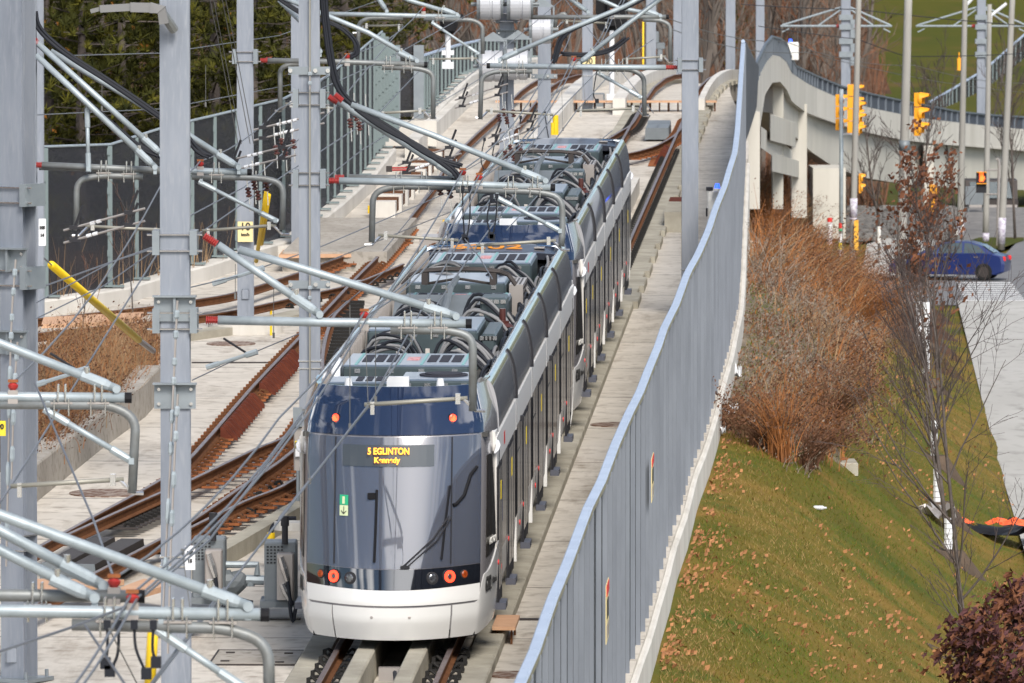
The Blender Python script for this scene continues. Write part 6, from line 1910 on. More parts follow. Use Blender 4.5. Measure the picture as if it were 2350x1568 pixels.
# equipment at the crest
c = thing("relay_cabinet", "grey relay cabinet with a mesh top beside the far mast", "cabinet", PX(1372, 290, 243))
a, b = PX(1358, 214, 243), PX(1388, 292, 243)
g = MB(); g.cbox(a.x, b.x, a.y, a.y + .6, b.z, a.z, .03); g.build("case", M['gear'], c)
g = MB(); q0, q1 = PX(1362, 217, 242.95), PX(1384, 232, 242.95); g.bb(q0.x, q1.x, q0.y - .02, q0.y, q1.z, q0.z); g.build("mesh_vent", M['gear_w'], c)
c = thing("cable_drum_box", "yellow and cream boxes stacked by the far mast foot", "box stack", PX(1385, 308, 238))
g = MB(); a, b = PX(1362, 284, 238), PX(1396, 291, 238); g.cbox(a.x, b.x, a.y, a.y + .7, b.z, a.z, .03); g.build("lid", M['sigyel'], c)
g = MB(); a, b = PX(1362, 292, 238), PX(1412, 304, 238); g.cbox(a.x, b.x, a.y, a.y + .7, b.z - .3, a.z - .01, .05); g.build("case", M['whitem'], c)
# white cabinet with blue lamp by the walkway fence
c = thing("emergency_cabinet", "white narrow cabinet with a lit blue lamp on the walkway by the fence", "cabinet", PX(1637, 500, 176))
a, b = PX(1624, 438, 176), PX(1650, 560, 176)
g = MB(); g.cbox(a.x, b.x, a.y, a.y + .35, b.z - .3, a.z, .03); g.build("case", M['whitem'], c)
g = MB(); a, b = PX(1621, 430, 176), PX(1636, 438, 176); g.bb(a.x, b.x, a.y, a.y + .3, b.z, a.z); a, b = PX(1620, 478, 175.9), PX(1624, 497, 175.9); g.bb(a.x, b.x, a.y, a.y + .1, b.z, a.z); g.build("handle", M['t_dark'], c)
p = PX(1646, 434, 175.8); g = MB(); g.cyl(p, .075, .13, 14, r1=.045); g.build("blue_lamp", M['bluelamp'], c)
p = PX(1646, 438, 175.8); g = MB(); g.cyl(p, .095, .06, 14); g.build("lamp_base", M['white'], c)
# street lamp head at the top left
c = thing("lamp_arm", "grey street lamp head reaching out at the top of the tall mast", "lamp", PX(400, 60, 92))
g = MB()
P = [(208, 26), (230, 20), (300, 16), (345, 17), (372, 22), (378, 55)]
rr = [.04, .07, .09, .10, .09, .08]
pts = [PX(x, y, 91.8) for x, y in P]
fr = []
for i, p in enumerate(pts):
    t = (pts[min(i + 1, 5)] - pts[max(0, i - 1)]).normalized()
    fr.append((p, V3((0, 1, 0)), t.cross(V3((0, 1, 0)))))
base = MB()
for i in range(5):
    a, b = fr[i], fr[i + 1]
    base.sweep([a, b], [(-rr[i] * 1.3, -rr[i] * .7), (rr[i] * 1.3, -rr[i] * .7), (rr[i] * 1.1, rr[i] * .6), (-rr[i] * 1.1, rr[i] * .6)])
base.build("lamp_housing", M['lampgrey'], c)
g = MB(); g.tube([PX(366, 20, 91.8), PX(400, 70, 92)], .06, 8); g.build("arm", M['galv_d'], c)
# switch heaters
def heater(x0, x1, yt, yb, Y, lab):
    t = thing("switch_heater", lab, "heater", PX((x0 + x1) / 2, yb, Y), "grey switch heater cabinets")
    a, b = PX(x0, yt, Y), PX(x1, yb, Y)
    xm = lerp(a.x, b.x, .46)
    g = MB(); g.cbox(a.x, b.x + .05, a.y + .05, a.y + .75, b.z + .08, a.z, .02); g.build("case", M['gear'], t)
    g = MB(); g.bb(a.x - .06, b.x + .12, a.y - .05, a.y + .8, b.z, b.z + .09); g.build("base", M['gear'], t)
    g = MB(); g.cbox(xm, b.x + .02, a.y - .22, a.y + .05, b.z + .12, a.z - .13, .02); g.build("control_box", M['gear_w'], t)
    g = MB(); g.cyl((lerp(xm, b.x, .5), a.y, a.z - .02), .045, .32, 10); g.cyl((lerp(xm, b.x, .5), a.y, a.z + .24), .06, .14, 10); g.build("vent_pipe", M['t_dark'], t)
    g = MB()
    for k in range(5):
        for j in range(6): g.box((a.x + .05 + k * .05, a.y + .045, a.z - .06 - j * .045), .03, .02, .02)
    g.build("vent_holes", M['t_dark'], t)
    for (u, v, L) in ((.25, .20, .34), (.35, .62, .22)):
        p = V3((lerp(xm, b.x, u), a.y - .25, lerp(a.z, b.z, v)))
        g = MB(); g.tube([p, p + V3((.05, 0, -L * .5)), p + V3((.10, -.01, -L))], [.045, .055, .035], 8); g.build("connector", M['chrome'], t)
        g = MB(); g.tube(smooth_poly([p + V3((.10, -.01, -L)), p + V3((.15, -.05, -L - .3)), V3((b.x + .1, a.y - .2, b.z + .1)), V3((b.x + .45, a.y - .1, b.z + .03))], 5), .028, 6); g.build("cable", M['cable'], t)
heater(440, 508, 1238, 1386, 106.5, "grey switch heater cabinet partly behind the tall mast")
heater(606, 672, 1246, 1394, 105.5, "grey switch heater cabinet against the left flank of the front train")
c = thing("heater_duct", "grey flanged pipework between the two heater cabinets", "pipework", PX(560, 1380, 107))
g = MB(); g.tube([PX(514, 1296, 107), PX(550, 1296, 107), PX(590, 1296, 107), PX(590, 1320, 107)], .05, 8); g.tube([PX(552, 1330, 107), PX(606, 1332, 107)], .07, 8); g.tube([PX(575, 1330, 107), PX(575, 1345, 107)], .06, 8); g.build("pipe", M['galv'], c)
g = MB(); g.tube([PX(510, 1340, 107), PX(536, 1338, 107), PX(548, 1330, 107), PX(558, 1316, 107)], [.2, .2, .16, .08], 12); g.build("fan_housing", M['gear'], c)
g = MB(); g.tube(smooth_poly([PX(680, 1190, 112), PX(650, 1192, 112), PX(628, 1206, 112), PX(622, 1222, 112)], 5), .035, 6); g.build("hose", M['cable'], c)
g = MB(); g.cyl(PX(622, 1238, 112), .06, .1, 10); g.build("yellow_plug", M['yellow'], c)
g = MB(); g.cyl(PX(672, 1216, 111.5), .28, .12, 16); g.build("hose_footing", M['conc_w'], c)
# point machine covers
c = thing("point_machine", "pair of long dark switch machine covers with grey ends by the lower mast", "switch machine", PX(170, 1312, 108))
for (xa, ya, xb, yb) in ((125, 1292, 238, 1232), (190, 1296, 304, 1236)):
    s0, d0 = gp(xa, ya, .05); s1, d1 = gp(xb, yb, .05)
    a, b = R(s0, d0, .05), R(s1, d1, .05)
    u = (b - a); u.z = 0; u.normalize(); v = V3((u.y, -u.x, 0))
    g = MB(); g.sweep([(a, v, UP), (b, v, UP)], [(-.2, -.3), (.2, -.3), (.17, .0), (-.17, .0)]); g.build("cover", M['gear_d'], c)
    g = MB(); g.sweep([(a - u * .04, v, UP), (a, v, UP)], [(-.24, -.4), (.24, -.4), (.18, .01), (-.18, .01)]); g.build("end_plate", M['gear'], c)
    g = MB(); g.tube([b + u * .1 + V3((0, 0, -.25)), b + u * .5 + V3((0, 0, -.25))], .15, 10); g.build("motor", M['gear'], c)
# junction box beside the train's left shoulder with yellow tag
c = thing("signal_case", "slim grey case with yellow number tag behind the front trains left shoulder", "signal case", PX(684, 1080, 117))
a, b = PX(674, 980, 117), PX(700, 1080, 117)
g = MB(); g.cbox(a.x, b.x, a.y, a.y + .3, b.z, a.z, .02); g.build("case", M['gear_w'], c)
a, b = PX(677, 1012, 116.95), PX(690, 1027, 116.95); g = MB(); g.bb(a.x, b.x, a.y - .01, a.y + .01, b.z, a.z); g.build("yellow_tag", M['signy2'], c)
p = PX(683.5, 1019.5, 116.9); text("86", .085, M['num_b'], c, "lettering", frame4(p, (1, 0, 0), (0, 0, 1)), .003)
a, b = PX(678, 1030, 116.95), PX(690, 1048, 116.95); g = MB(); g.bb(a.x, b.x, a.y - .01, a.y + .01, b.z, a.z); g.build("white_tag", M['white'], c)
g = MB(); a = PX(683, 975, 117); g.box(a + V3((0, 0, .12)), .14, .12, .3); g.tube([PX(684, 1080, 117), PX(684, 1150, 117)], .03, 6); g.build("mounting", M['bracket'], c)
# small yellow marker pegs
for k, (x, y, Y) in enumerate(((846, 490, 170), (622, 770, 152), (622, 735, 150), (1018, 523, 168))):
    s, d = gp(x, y, -.36)
    g = MB(); g.cyl(R(s, d, -.36), .025, .20, 8); tag(g.build("marker_peg", M['yellow']), "small yellow marker peg on the slab, %s" % ("on the left walkway", "by the round footing", "beside the guide bar mast", "next to the upper left rail")[k], "peg", "yellow marker pegs")
# light grey conduit pipe ends by the upper track
for k, (x, y, Y) in enumerate(((1015, 527, 170), (935, 745, 136), (790, 655, 146))):
    s, d = gp(x, y, -.1)
    p = R(s, d, -.1)
    g = MB(); g.tube([p, p + V3((.35, .3, .02)), p + V3((.5, .5, -.15))], .09, 10); tag(g.build("conduit_pipe", M['galv']), "stub of grey conduit beside the rails, %s" % ("by the rear cab", "by the front train roof", "by the tight bend")[k], "pipe", "grey conduit stubs")
# grey cabinets boxes between tracks
c = thing("cable_chamber", "low grey boxes beside the rails at the rear cab", "cable chamber", PX(1010, 560, 165))
for (x, y, w_) in ((1010, 552, .9), (945, 708, .55)):
    s, d = gp(x, y, -.1); g = MB(); g.sweep([(R(s - .8, d, 0), R3, UP), (R(s + .8, d, 0), R3, UP)], [(-w_ / 2, -.36), (w_ / 2, -.36), (w_ / 2, .0), (-w_ / 2, .0)]); g.build("box", M['gear_w'], c)
# ================================================================ ROADSIDE
def ground_at(x, y, it=6):
    "point of the terrain seen at (x, y)"
    z = 0.0
    for _ in range(it):
        p = PG(x, y, z); z = lerp(z, terr(p.x, p.y), .8)
    p = PG(x, y, z); return V3((p.x, p.y, terr(p.x, p.y)))
def utility_pole(lab, xt, yt, xb, yb, r0, r1, mat='polec', bands=()):
    b = PG(xb, yb, 0.05)
    top = PX(xt, yt, b.y)
    t = thing("utility_pole", lab, "pole", b, "grey roadside poles")
    n = 8
    g = MB(); g.tube([b.lerp(top, k / n) for k in range(n + 1)], r0, 12, True, r1); g.build("shaft", M[mat], t, smooth=True)
    for (y0, y1, m, rr) in bands:
        q0 = (y0 - yb) / (yt - yb); q1 = (y1 - yb) / (yt - yb)
        rad = lerp(r0, r1, q0) + rr
        g = MB(); g.tube([b.lerp(top, q0), b.lerp(top, q1)], rad, 12); g.build("band", M[m], t, smooth=True)
    return t, b, top
M['polec'] = pm("concrete_pole", (0.30, 0.29, 0.265), 0.8, col2=(0.235, 0.225, 0.205), scale=2, stretch=(1, 1, .2))
M['polew'] = pm("weathered_pole", (0.25, 0.235, 0.215), 0.9, col2=(0.18, 0.17, 0.16), scale=3, stretch=(3, 3, .2))
M['sticker'] = pm("old_stickers", (0.65, 0.65, 0.68), 0.7, col2=(0.25, 0.2, 0.3), scale=9)
M['sticker2'] = pm("striped_guard", (0.75, 0.38, 0.03), 0.6, col2=(0.05, 0.04, 0.03), scale=6, lo=.55, hi=.58)
utility_pole("tall grey pole with a striped orange guard beside the yellow signals", 1972, -60, 1955, 634, .135, .105, bands=[(455, 500, 'sticker', .02), (500, 505, 'sticker', .02)])
utility_pole("tall grey pole behind the leafy young tree, thicker than its neighbours", 2086, -60, 2066, 690, .19, .14, bands=[(322, 345, 'gear', .03)])
utility_pole("grey pole right of the blue car roof with sticker covered foot", 2216, -60, 2203, 548, .16, .11, bands=[(505, 545, 'sticker', .01)])
utility_pole("grey lamp pole with a bracket arm near the hand signal", 2271, 10, 2262, 556, .14, .10, bands=[(535, 555, 'sticker', .012)])
utility_pole("leaning grey pole at the right margin behind the hand signal post", 2326, -60, 2297, 574, .155, .12, bands=[(500, 560, 'sticker', .012)])
c = thing("striped_guard", "orange and black striped strip on the tall pole by the signals", "guard", PX(1965, 580, 288))
g = MB(); a, b = PX(1966, 505, 288), PX(1964, 574, 288); g.box((a + b) / 2, .17, .06, (a - b).length); g.build("strip", M['sticker2'], c)
c = thing("pole_lamp_arm", "white bracket arm lamp on the right hand lamp pole", "lamp", PX(2271, 30, 327))
g = MB(); g.tube([PX(2272, 38, 327), PX(2310, 8, 327)], .07, 8); g.build("arm", M['white'], c)
g = MB(); g.cyl(PX(2272, 52, 326.7), .10, .4, 10); g.build("bracket", M['white'], c)
c = thing("pole_lamp_arm", "white bracket arm on the pole over the blue car, cut by the top edge", "lamp", PX(2216, 10, 334))
g = MB(); g.tube([PX(2216, 14, 334), PX(2236, -8, 334)], .07, 8); g.build("arm", M['white'], c)
g = MB(); g.cyl(PX(2216, 20, 333.7), .10, .35, 10); g.build("bracket", M['white'], c)
# signal post and its heads
b = PG(1930, 590, 0.05)
sp = thing("signal_post", "slim grey signal post carrying the three yellow signal heads", "signal post", b)
g = MB(); g.tube([b, PX(1931, 205, b.y)], .085, 10); g.build("post", M['galv'], sp, smooth=True)
for (y0, y1, m) in ((512, 524, 'red'), (524, 530, 'green'), (536, 556, 'white'), (557, 572, 'signy2'), (574, 588, 'sticker')):
    g = MB(); g.tube([PX(1929.5, y0, b.y), PX(1929.5, y1, b.y)], .092, 10); g.build("sticker", M[m], sp)
g = MB(); g.tube([PX(1930, 228, b.y), PX(1966, 228, b.y)], .04, 6); g.tube([PX(1930, 308, b.y), PX(1966, 308, b.y)], .04, 6); g.build("bracket", M['white'], sp)
def signal_head(x, yt, yb, Y, lab, face=1.0, n=3):
    a, b_ = PX(x, yt, Y), PX(x, yb, Y)
    H = a.z - b_.z
    t = thing("traffic_signal", lab, "traffic signal", b_, "yellow traffic signal heads")
    w_ = H * .21
    hx = V3((math.cos(face), math.sin(face), 0)); hy = V3((-math.sin(face), math.cos(face), 0))
    g = MB(); cpt = (a + b_) / 2
    for k in range(n):
        zc = b_.z + H * (k + .5) / n
        g.box(V3((cpt.x, cpt.y, zc)), w_ * .55, w_, H / n * .93, (hx, hy, UP))
    g.build("housing", M['sigyel'], t)
    for k in range(n):
        zc = b_.z + H * (k + .55) / n
        o = V3((cpt.x, cpt.y, zc)) + hx * w_ * .26
        R_ = H / n * .46
        rows = []
        for (d_, sc, dz) in ((0, 1, 0), (w_ * 1.05, .92, -.12 * R_)):
            rows.append([o + hx * (d_ * (1 if abs(an) < 70 else .35)) + hy * (math.sin(math.radians(an)) * R_ * sc) + V3((0, 0, math.cos(math.radians(an)) * R_ * sc + dz)) for an in range(-130, 131, 20)])
        g = MB(); g.grid(rows); g.grid([[p + V3((0, 0, -.012)) for p in reversed(r_)] for r_ in rows]); g.build("visor", M['sigyel'], t, smooth=True)
        g = MB(); g.cyl(o - hx * .01, R_ * .85, .03, 16, hx); g.build("lens", M['t_dark'], t)
signal_head(1924, 216, 300, 308, "yellow traffic signal head left of the slim signal post", -.25)
signal_head(1952, 193, 306, 306, "tallest yellow traffic signal head in the middle of the cluster", -.1, 4)
signal_head(1966, 232, 312, 304, "yellow traffic signal head right of the cluster against the pole", -.3)
signal_head(2106, 212, 313, 290, "yellow traffic signal head hung alone on the thick pole", -.3)
signal_head(1974, 398, 444, 292, "short yellow signal head low on the striped guard pole", -.1, 2)
c = thing("traffic_signal", "yellow back of a signal head seen through the young tree", "traffic signal", PX(2141, 480, 332), "yellow traffic signal heads")
a, b_ = PX(2132, 424, 332), PX(2150, 486, 332); g = MB(); g.cbox(a.x, b_.x, a.y, a.y + .3, b_.z, a.z, .03); g.build("housing", M['sigyel'], c)
# pedestrian signal with the hand
b = PG(2289, 566, 0.05)
ps = thing("pedestrian_signal", "pedestrian signal showing an orange hand on a slim white post", "pedestrian signal", b)
g = MB(); g.tube([b, PX(2293, 372, b.y), PX(2290, 364, b.y), PX(2286, 366, b.y)], .06, 8); g.tube([PX(2262, 391, b.y), PX(2291, 391, b.y)], .035, 6); g.tube([PX(2262, 446, b.y), PX(2291, 446, b.y)], .035, 6); g.build("post", M['gear_w'], ps)
a, q = PX(2241, 395, b.y), PX(2264, 443, b.y)
g = MB(); g.cbox(a.x, q.x, a.y, a.y + .25, q.z, a.z, .03); g.build("case", M['t_dark'], ps)
g = MB(); zc = lerp(a.z, q.z, .26); xc = lerp(a.x, q.x, .5)
g.cbox(xc - .085, xc + .085, a.y - .03, a.y + .01, zc - .17, zc + .06, .03)
for k, (dx, L) in enumerate(((-.07, .16), (-.025, .2), (.02, .19), (.062, .14))): g.box((xc + dx, a.y - .01, zc + .05 + L / 2), .035, .03, L)
g.box((xc + .11, a.y - .01, zc - .02), .05, .03, .12)
g.build("hand_symbol", M['hand'], ps)
g = MB(); g.bb(a.x, q.x, a.y - .16, a.y, a.z - .02, a.z + .01); zz = lerp(a.z, q.z, .55); g.bb(a.x, q.x, a.y - .16, a.y, zz - .015, zz + .015); g.build("visor", M['sigyel'], ps)
# red and white marker post
b = PG(1904, 562, .05)
c = thing("marker_post", "white marker post with a red top beyond the orange brush", "marker post", b)
p = PX(1904, 500, b.y); h = p.z - b.z
g = MB(); g.cyl(b, .105, h * .84, 14); g.build("post", M['white'], c); g = MB(); g.cyl(b + V3((0, 0, h * .84)), .11, h * .16, 14); g.build("red_top", M['red'], c)
g = MB(); g.cyl(b + V3((0, 0, .02)), .108, h * .22, 14); g.build("sticker", M['sticker'], c)
for k, (x, yt, yb, lab) in enumerate(((2017, 520, 590, "white sleeved young stake by the corner pavement"), (2195, 525, 552, "white sleeved stake behind the blue car"), (2207, 505, 555, "white sleeved stake under the grey pole"))):
    b = PG(x, yb, .05); p = PX(x, yt, b.y)
    c = thing("stake", lab, "stake", b, "white sleeved stakes")
    g = MB(); g.tube([b, V3((b.x, b.y, p.z))], .05, 8); g.build("stake_pole", M['bark'], c); g = MB(); g.tube([b.lerp(V3((b.x, b.y, p.z)), .45), V3((b.x, b.y, p.z))], .075, 8); g.build("sleeve", M['whitem'], c)
# grey sign backs and dark vehicle beyond
c = thing("sign_back", "grey back of a large road sign behind the hand signal", "sign", PX(2236, 480, 340))
a, q = PX(2215, 428, 340), PX(2262, 470, 340); g = MB(); g.cbox(a.x, q.x, a.y, a.y + .06, q.z, a.z, .02); g.build("panel", M['gear'], c)
g = MB()
for x in (2222, 2256): g.tube([PX(x, 430, 340.2), PX(x, 516, 340.2)], .05, 8)
g.build("legs", M['gear'], c)
b = PG(2277, 512, .06)
c = thing("parked_van", "dark van half hidden behind the right margin poles", "van", b)
W_, H_ = 1.9, 2.0
g = MB(); g.sweep([(b + V3((-1.2, 0, 0)), V3((0, 1, 0)), UP), (b + V3((1.2, 0, 0)), V3((0, 1, 0)), UP)], [(0, .3), (0, 1.0), (.3, 1.1), (.7, 1.95), (2.2, 2.0), (3.8, 1.9), (4.4, 1.1), (4.5, .35)]); g.build("body", M['gear_d'], c)
g = MB(); g.sweep([(b + V3((-1.0, -.01, 0)), V3((0, 1, 0)), UP), (b + V3((1.0, -.01, 0)), V3((0, 1, 0)), UP)], [(.26, 1.12), (.64, 1.86), (.62, 1.88), (.24, 1.14)]); g.build("windscreen", M['carglass'], c)
g = MB()
for x in (-.95, .95):
    for y in (.8, 3.6): g.cyl(b + V3((x - .1, y, .33)), .33, .2, 16, V3((1, 0, 0)))
g.build("wheel", M['tyre'], c)
g = MB(); g.box(b + V3((0, -.02, .75)), 2.3, .03, .18); g.build("bumper", M['gear_w'], c)
# ---- blue sedan, seen from its right side, turning away to the left
def sedan():
    root = thing("sedan_car", "dark blue four door sedan crossing behind the young tree at the crosswalk", "car")
    # side outline: x forward (towards -x in the picture), z up
    L = 4.55
    low = [(0.05, .32), (.02, .62), (.10, .92), (.42, 1.00), (.95, 1.04), (2.9, 1.00), (3.85, .88), (4.35, .72), (4.53, .52), (4.50, .28), (4.2, .20), (.35, .20)]
    def shell(pts, w0, w1, name, mat, tuck=.0):
        g = MB(); n = len(pts)
        rows = []
        for (yy, k) in ((-w1, .0), (-w0, .05), (w0, .05), (w1, .0)):
            rows.append(yy)
        cx = sum(p[0] for p in pts) / n; cz = sum(p[1] for p in pts) / n
        for yy, sc in ((-w0 / 2, .93), (-w0 / 2 * .97, .985), (0, 1.0), (w0 / 2 * .97, .985), (w0 / 2, .93)):
            for (x, z) in pts: g.v.append((cx + (x - cx) * sc, yy, cz + (z - cz) * sc))
        for i in range(4):
            for k in range(n):
                k2 = (k + 1) % n
                g.f.append((i * n + k, i * n + k2, (i + 1) * n + k2, (i + 1) * n + k)); g.mi.append(0)
        g.f.append(tuple(reversed(range(n)))); g.mi.append(0)
        g.f.append(tuple(range(4 * n, 5 * n))); g.mi.append(0)
        return g.build(name, M[mat], root)
    shell(low, 1.80, 1.7, "body", 'carblue')
    cabp = [(.45, .98), (.98, 1.32), (1.45, 1.455), (2.05, 1.47), (2.6, 1.38), (3.45, .96)]
    # greenhouse, narrowing upwards
    g = MB(); n = len(cabp)
    for sy in (-1, 1):
        for (x, z) in cabp: g.v.append((x, sy * lerp(.84, .62, (z - .96) / .5), z))
    for k in range(n):
        k2 = (k + 1) % n
        g.f.append((k, k2, n + k2, n + k)); g.mi.append(0)
    g.f.append(tuple(range(n))); g.mi.append(0); g.f.append(tuple(reversed(range(n, 2 * n)))); g.mi.append(0)
    g.build("cabin", M['carblue'], root)
    def sidewin(pts, sy):
        g = MB(); q = [V3((x, sy * (lerp(.84, .62, (z - .96) / .5) + .012), z)) for x, z in pts]
        g.add(q, [tuple(range(len(q))) if sy < 0 else tuple(reversed(range(len(q))))]); return g.build("side_window", M['carglass'], root)
    for sy in (-1, 1):
        sidewin([(.78, 1.02), (1.08, 1.30), (1.46, 1.40), (1.62, 1.41), (1.62, 1.02)], sy)
        sidewin([(1.70, 1.02), (1.70, 1.415), (2.05, 1.42), (2.50, 1.34), (2.62, 1.02)], sy)
        sidewin([(2.70, 1.02), (2.60, 1.30), (3.1, 1.05)], sy)
        g = MB(); g.tube([V3((.75, sy * .855, 1.005)), V3((3.2, sy * .855, .995))], .012, 5); g.build("chrome_strip", M['chrome'], root)
        for x in (1.15, 2.25):
            g = MB(); g.box((x, sy * .895, .88), .18, .03, .03); g.build("door_handle", M['chrome'], root)
        for x in (1.66, 2.66):
            g = MB(); g.box((x, sy * .892, .66), .012, .012, .64); g.build("door_gap", M['t_dark'], root)
        g = MB(); g.cbox(2.75, 2.95, sy * .98 - .1, sy * .98 + .1, .98, 1.12, .03); g.build("wing_mirror", M['carblue'], root)
        for x in (.85, 3.55):
            w = MB(); w.tube([V3((x, sy * .70, .32)), V3((x, sy * .73, .32)), V3((x, sy * .90, .32)), V3((x, sy * .92, .32))], [.31, .325, .325, .30], 24); wo = w.build("wheel", M['tyre'], root)
            h = MB(); h.cyl((x, sy * .915, .32), .20, .012 * sy, 20, V3((0, sy, 0)))
            for k in range(6):
                an = k * PI / 3; h.box((x + .10 * math.cos(an), sy * .93, .32 + .10 * math.sin(an)), .05, .02, .05)
            h.build("rim", M['gear_d'], wo)
            a = MB(); vs = [(x + .385 * math.cos(PI * k / 12), sy * .893, .30 + .385 * math.sin(PI * k / 12)) for k in range(13)]
            a.add(vs, [tuple(range(13)) if sy < 0 else tuple(reversed(range(13)))]); a.build("wheel_arch", M['black'], root)
        g = MB(); g.cbox(.03, .28, sy * .72 - .12, sy * .72 + .12, .74, .90, .03); g.build("tail_light", M['red'], root)
        g = MB(); g.cbox(4.15, 4.45, sy * .66 - .16, sy * .66 + .16, .60, .72, .03); g.build("headlight", M['gear_w'], root)
    g = MB(); g.add([(.52, -.64, 1.04), (.52, .64, 1.04), (.97, .55, 1.325), (.97, -.55, 1.325)], [(0, 1, 2, 3)]); 
    g.add([(3.40, -.7, .99), (3.40, .7, .99), (2.63, .58, 1.375), (2.63, -.58, 1.375)], [(3, 2, 1, 0)]); g.v = [(x + (-.015 if x < 2 else .015), y, z + .012) for x, y, z in g.v]; g.build("windscreen", M['carglass'], root)
    return root
car = sedan()
cb = PG(2316, 642, .08)
car.location = cb
car.rotation_euler = (0, 0, math.radians(180 - 12))

# ================================================================ VEGETATION
def branchy(rng, base, H, r0, levels=4, nb=5, spread=.55, up=.35, twig_r=.006, gnarl=.10, first=.22, lenf=.52):
    "a leafless tree: (trunk and limbs, twigs, twig tips)"
    limbs, twigs, tips = MB(), MB(), []
    def grow(p, d, L, r, lev):
        n = 4 if lev < 3 else 3
        pts, rs = [p], [r]
        q, dd = p, d.copy()
        for i in range(n):
            dd = (dd + V3((rng.gauss(0, gnarl), rng.gauss(0, gnarl), rng.gauss(0, gnarl) + up * .12))).normalized()
            q = q + dd * (L / n)
            pts.append(q); rs.append(max(twig_r * .7, r * (1 - .75 * (i + 1) / n)))
        (limbs if lev < 2 else twigs).tube(pts, rs, 7 if lev == 0 else (5 if lev == 1 else 3), lev == 0)
        if lev == levels - 1:
            tips.append((q, dd)); return
        m = nb if lev else int(nb * 3.2)
        for k in range(m):
            t = lerp(first if lev == 0 else .25, .98, (k + rng.random()) / m)
            i = min(int(t * n), n - 1)
            pp = pts[i].lerp(pts[i + 1], t * n - i)
            dr = (pts[i + 1] - pts[i]).normalized()
            az = rng.uniform(0, 2 * PI)
            u = dr.orthogonal().normalized(); v = dr.cross(u)
            sp = spread * rng.uniform(.75, 1.25)
            nd = (dr * math.cos(sp) + (u * math.cos(az) + v * math.sin(az)) * math.sin(sp) + V3((0, 0, up * .3))).normalized()
            nl = L * lenf * rng.uniform(.7, 1.15) * (1.15 - .55 * t if lev == 0 else 1.0)
            grow(pp, nd, nl, max(twig_r, rs[i] * .55), lev + 1)
    grow(V3(base), V3((0, 0, 1)), H, r0, 0)
    return limbs, twigs, tips
def leaf_at(g, p, s, rng):
    a = V3((rng.gauss(0, 1), rng.gauss(0, 1), rng.gauss(0, 1))).normalized(); b = a.orthogonal().normalized()
    c = a.cross(b)
    g.add([p - b * s * .5, p + c * s * .32 - b * s * .05, p + b * s * .55 + a * s * .15, p - c * s * .32 + b * s * .05], [(0, 1, 2, 3)])
def young_tree(x, yb, H, lab, seed, r0=.05, wrap=None, leaves=0, nb=5, spread=.5, z=None, mulch=True, levels=4, Yoff=0, lenf=.45, trunk0=.2, tw=.007):
    b = ground_at(x, yb)
    t = thing("young_tree", lab, "tree", b, "young bare street trees")
    rng = random.Random(seed)
    limbs, twigs, tips = branchy(rng, b, H, r0, levels, nb, spread, .45, tw, .07, trunk0, lenf)
    limbs.build("trunk", M['bark'], t, smooth=True)
    twigs.build("crown", M['twig'], t)
    if wrap:
        g = MB()
        for k in range(6):
            z0 = lerp(wrap[0], wrap[1], k / 6); z1 = lerp(wrap[0], wrap[1], (k + .9) / 6)
            g.tube([b + V3((0, 0, z0)), b + V3((0, 0, z1))], r0 * 1.25 + .02 + .006 * (k % 2), 9)
        g.build("trunk_guard", M['white'], t)
    if leaves:
        g = MB()
        for k in range(leaves):
            p, d = tips[rng.randrange(len(tips))]
            for j in range(3): leaf_at(g, p + V3((rng.gauss(0, .09), rng.gauss(0, .09), rng.gauss(0, .09))), rng.uniform(.11, .19), rng)
        g.build("dry_leaves", M['leaf_b'], t)
    if mulch:
        g = MB(); n = 24
        vs = [V3((b.x + math.cos(2 * PI * k / n) * .75, b.y + math.sin(2 * PI * k / n) * .75, terr(b.x + math.cos(2 * PI * k / n) * .75, b.y + math.sin(2 * PI * k / n) * .75) + .012)) for k in range(n)]
        vs2 = [V3((b.x + math.cos(2 * PI * k / n) * .3, b.y + math.sin(2 * PI * k / n) * .3, b.z + .12)) for k in range(n)]
        g.add(vs + vs2, [(k, (k + 1) % n, n + (k + 1) % n, n + k) for k in range(n)] + [tuple(range(n, 2 * n))])
        g.build("mulch_ring", M['soil'], t)
    return t
young_tree(2208, 1452, 6.3, "largest bare young tree in front, rising from behind the purple bush", 11, .045, None, 0, 5, .66, mulch=False, levels=4, lenf=.46, trunk0=.08, tw=.0048)
young_tree(2176, 1278, 5.0, "bare young tree with a white guard near the black tarp", 12, .050, (.15, .75), 0, 5, .45, tw=.007)
young_tree(2150, 1165, 4.6, "bare young tree with white guard just behind the black tarp", 13, .045, (.1, .8), 0, 4, .45, tw=.007)
young_tree(2143, 1058, 4.8, "bare young tree with white guard, middle of the row", 14, .045, (.05, .9), 40, 4, .45, tw=.008)
young_tree(2125, 880, 5.3, "young tree clustered with brown dead leaves in front of the blue car", 15, .06, (.2, 2.2), 300, 5, .55, tw=.0062)
young_tree(2108, 790, 4.4, "farthest young tree of the row, hung with a few brown leaves", 16, .055, (.2, 1.6), 150, 4, .55, tw=.0065)
young_tree(2228, 1540, 2.4, "short bare whip with white guard below the purple bush", 17, .03, (.05, .25), 0, 3, .5, tw=.006)
for k, (x, y, H, lab) in enumerate(((2330, 560, 7.0, "bare tree at the right margin beyond the poles"), (2110, 560, 6.5, "bare tree in front of the viaduct girder"), (2255, 470, 8.0, "bare tree between the poles under the viaduct"), (2190, 500, 7, "bare thin tree under the viaduct deck"), (2020, 560, 5, "small bare tree before the abutment"))):
    young_tree(x, y, H, lab, 30 + k, .07, None, 0, 4, .5, mulch=False, tw=.014)
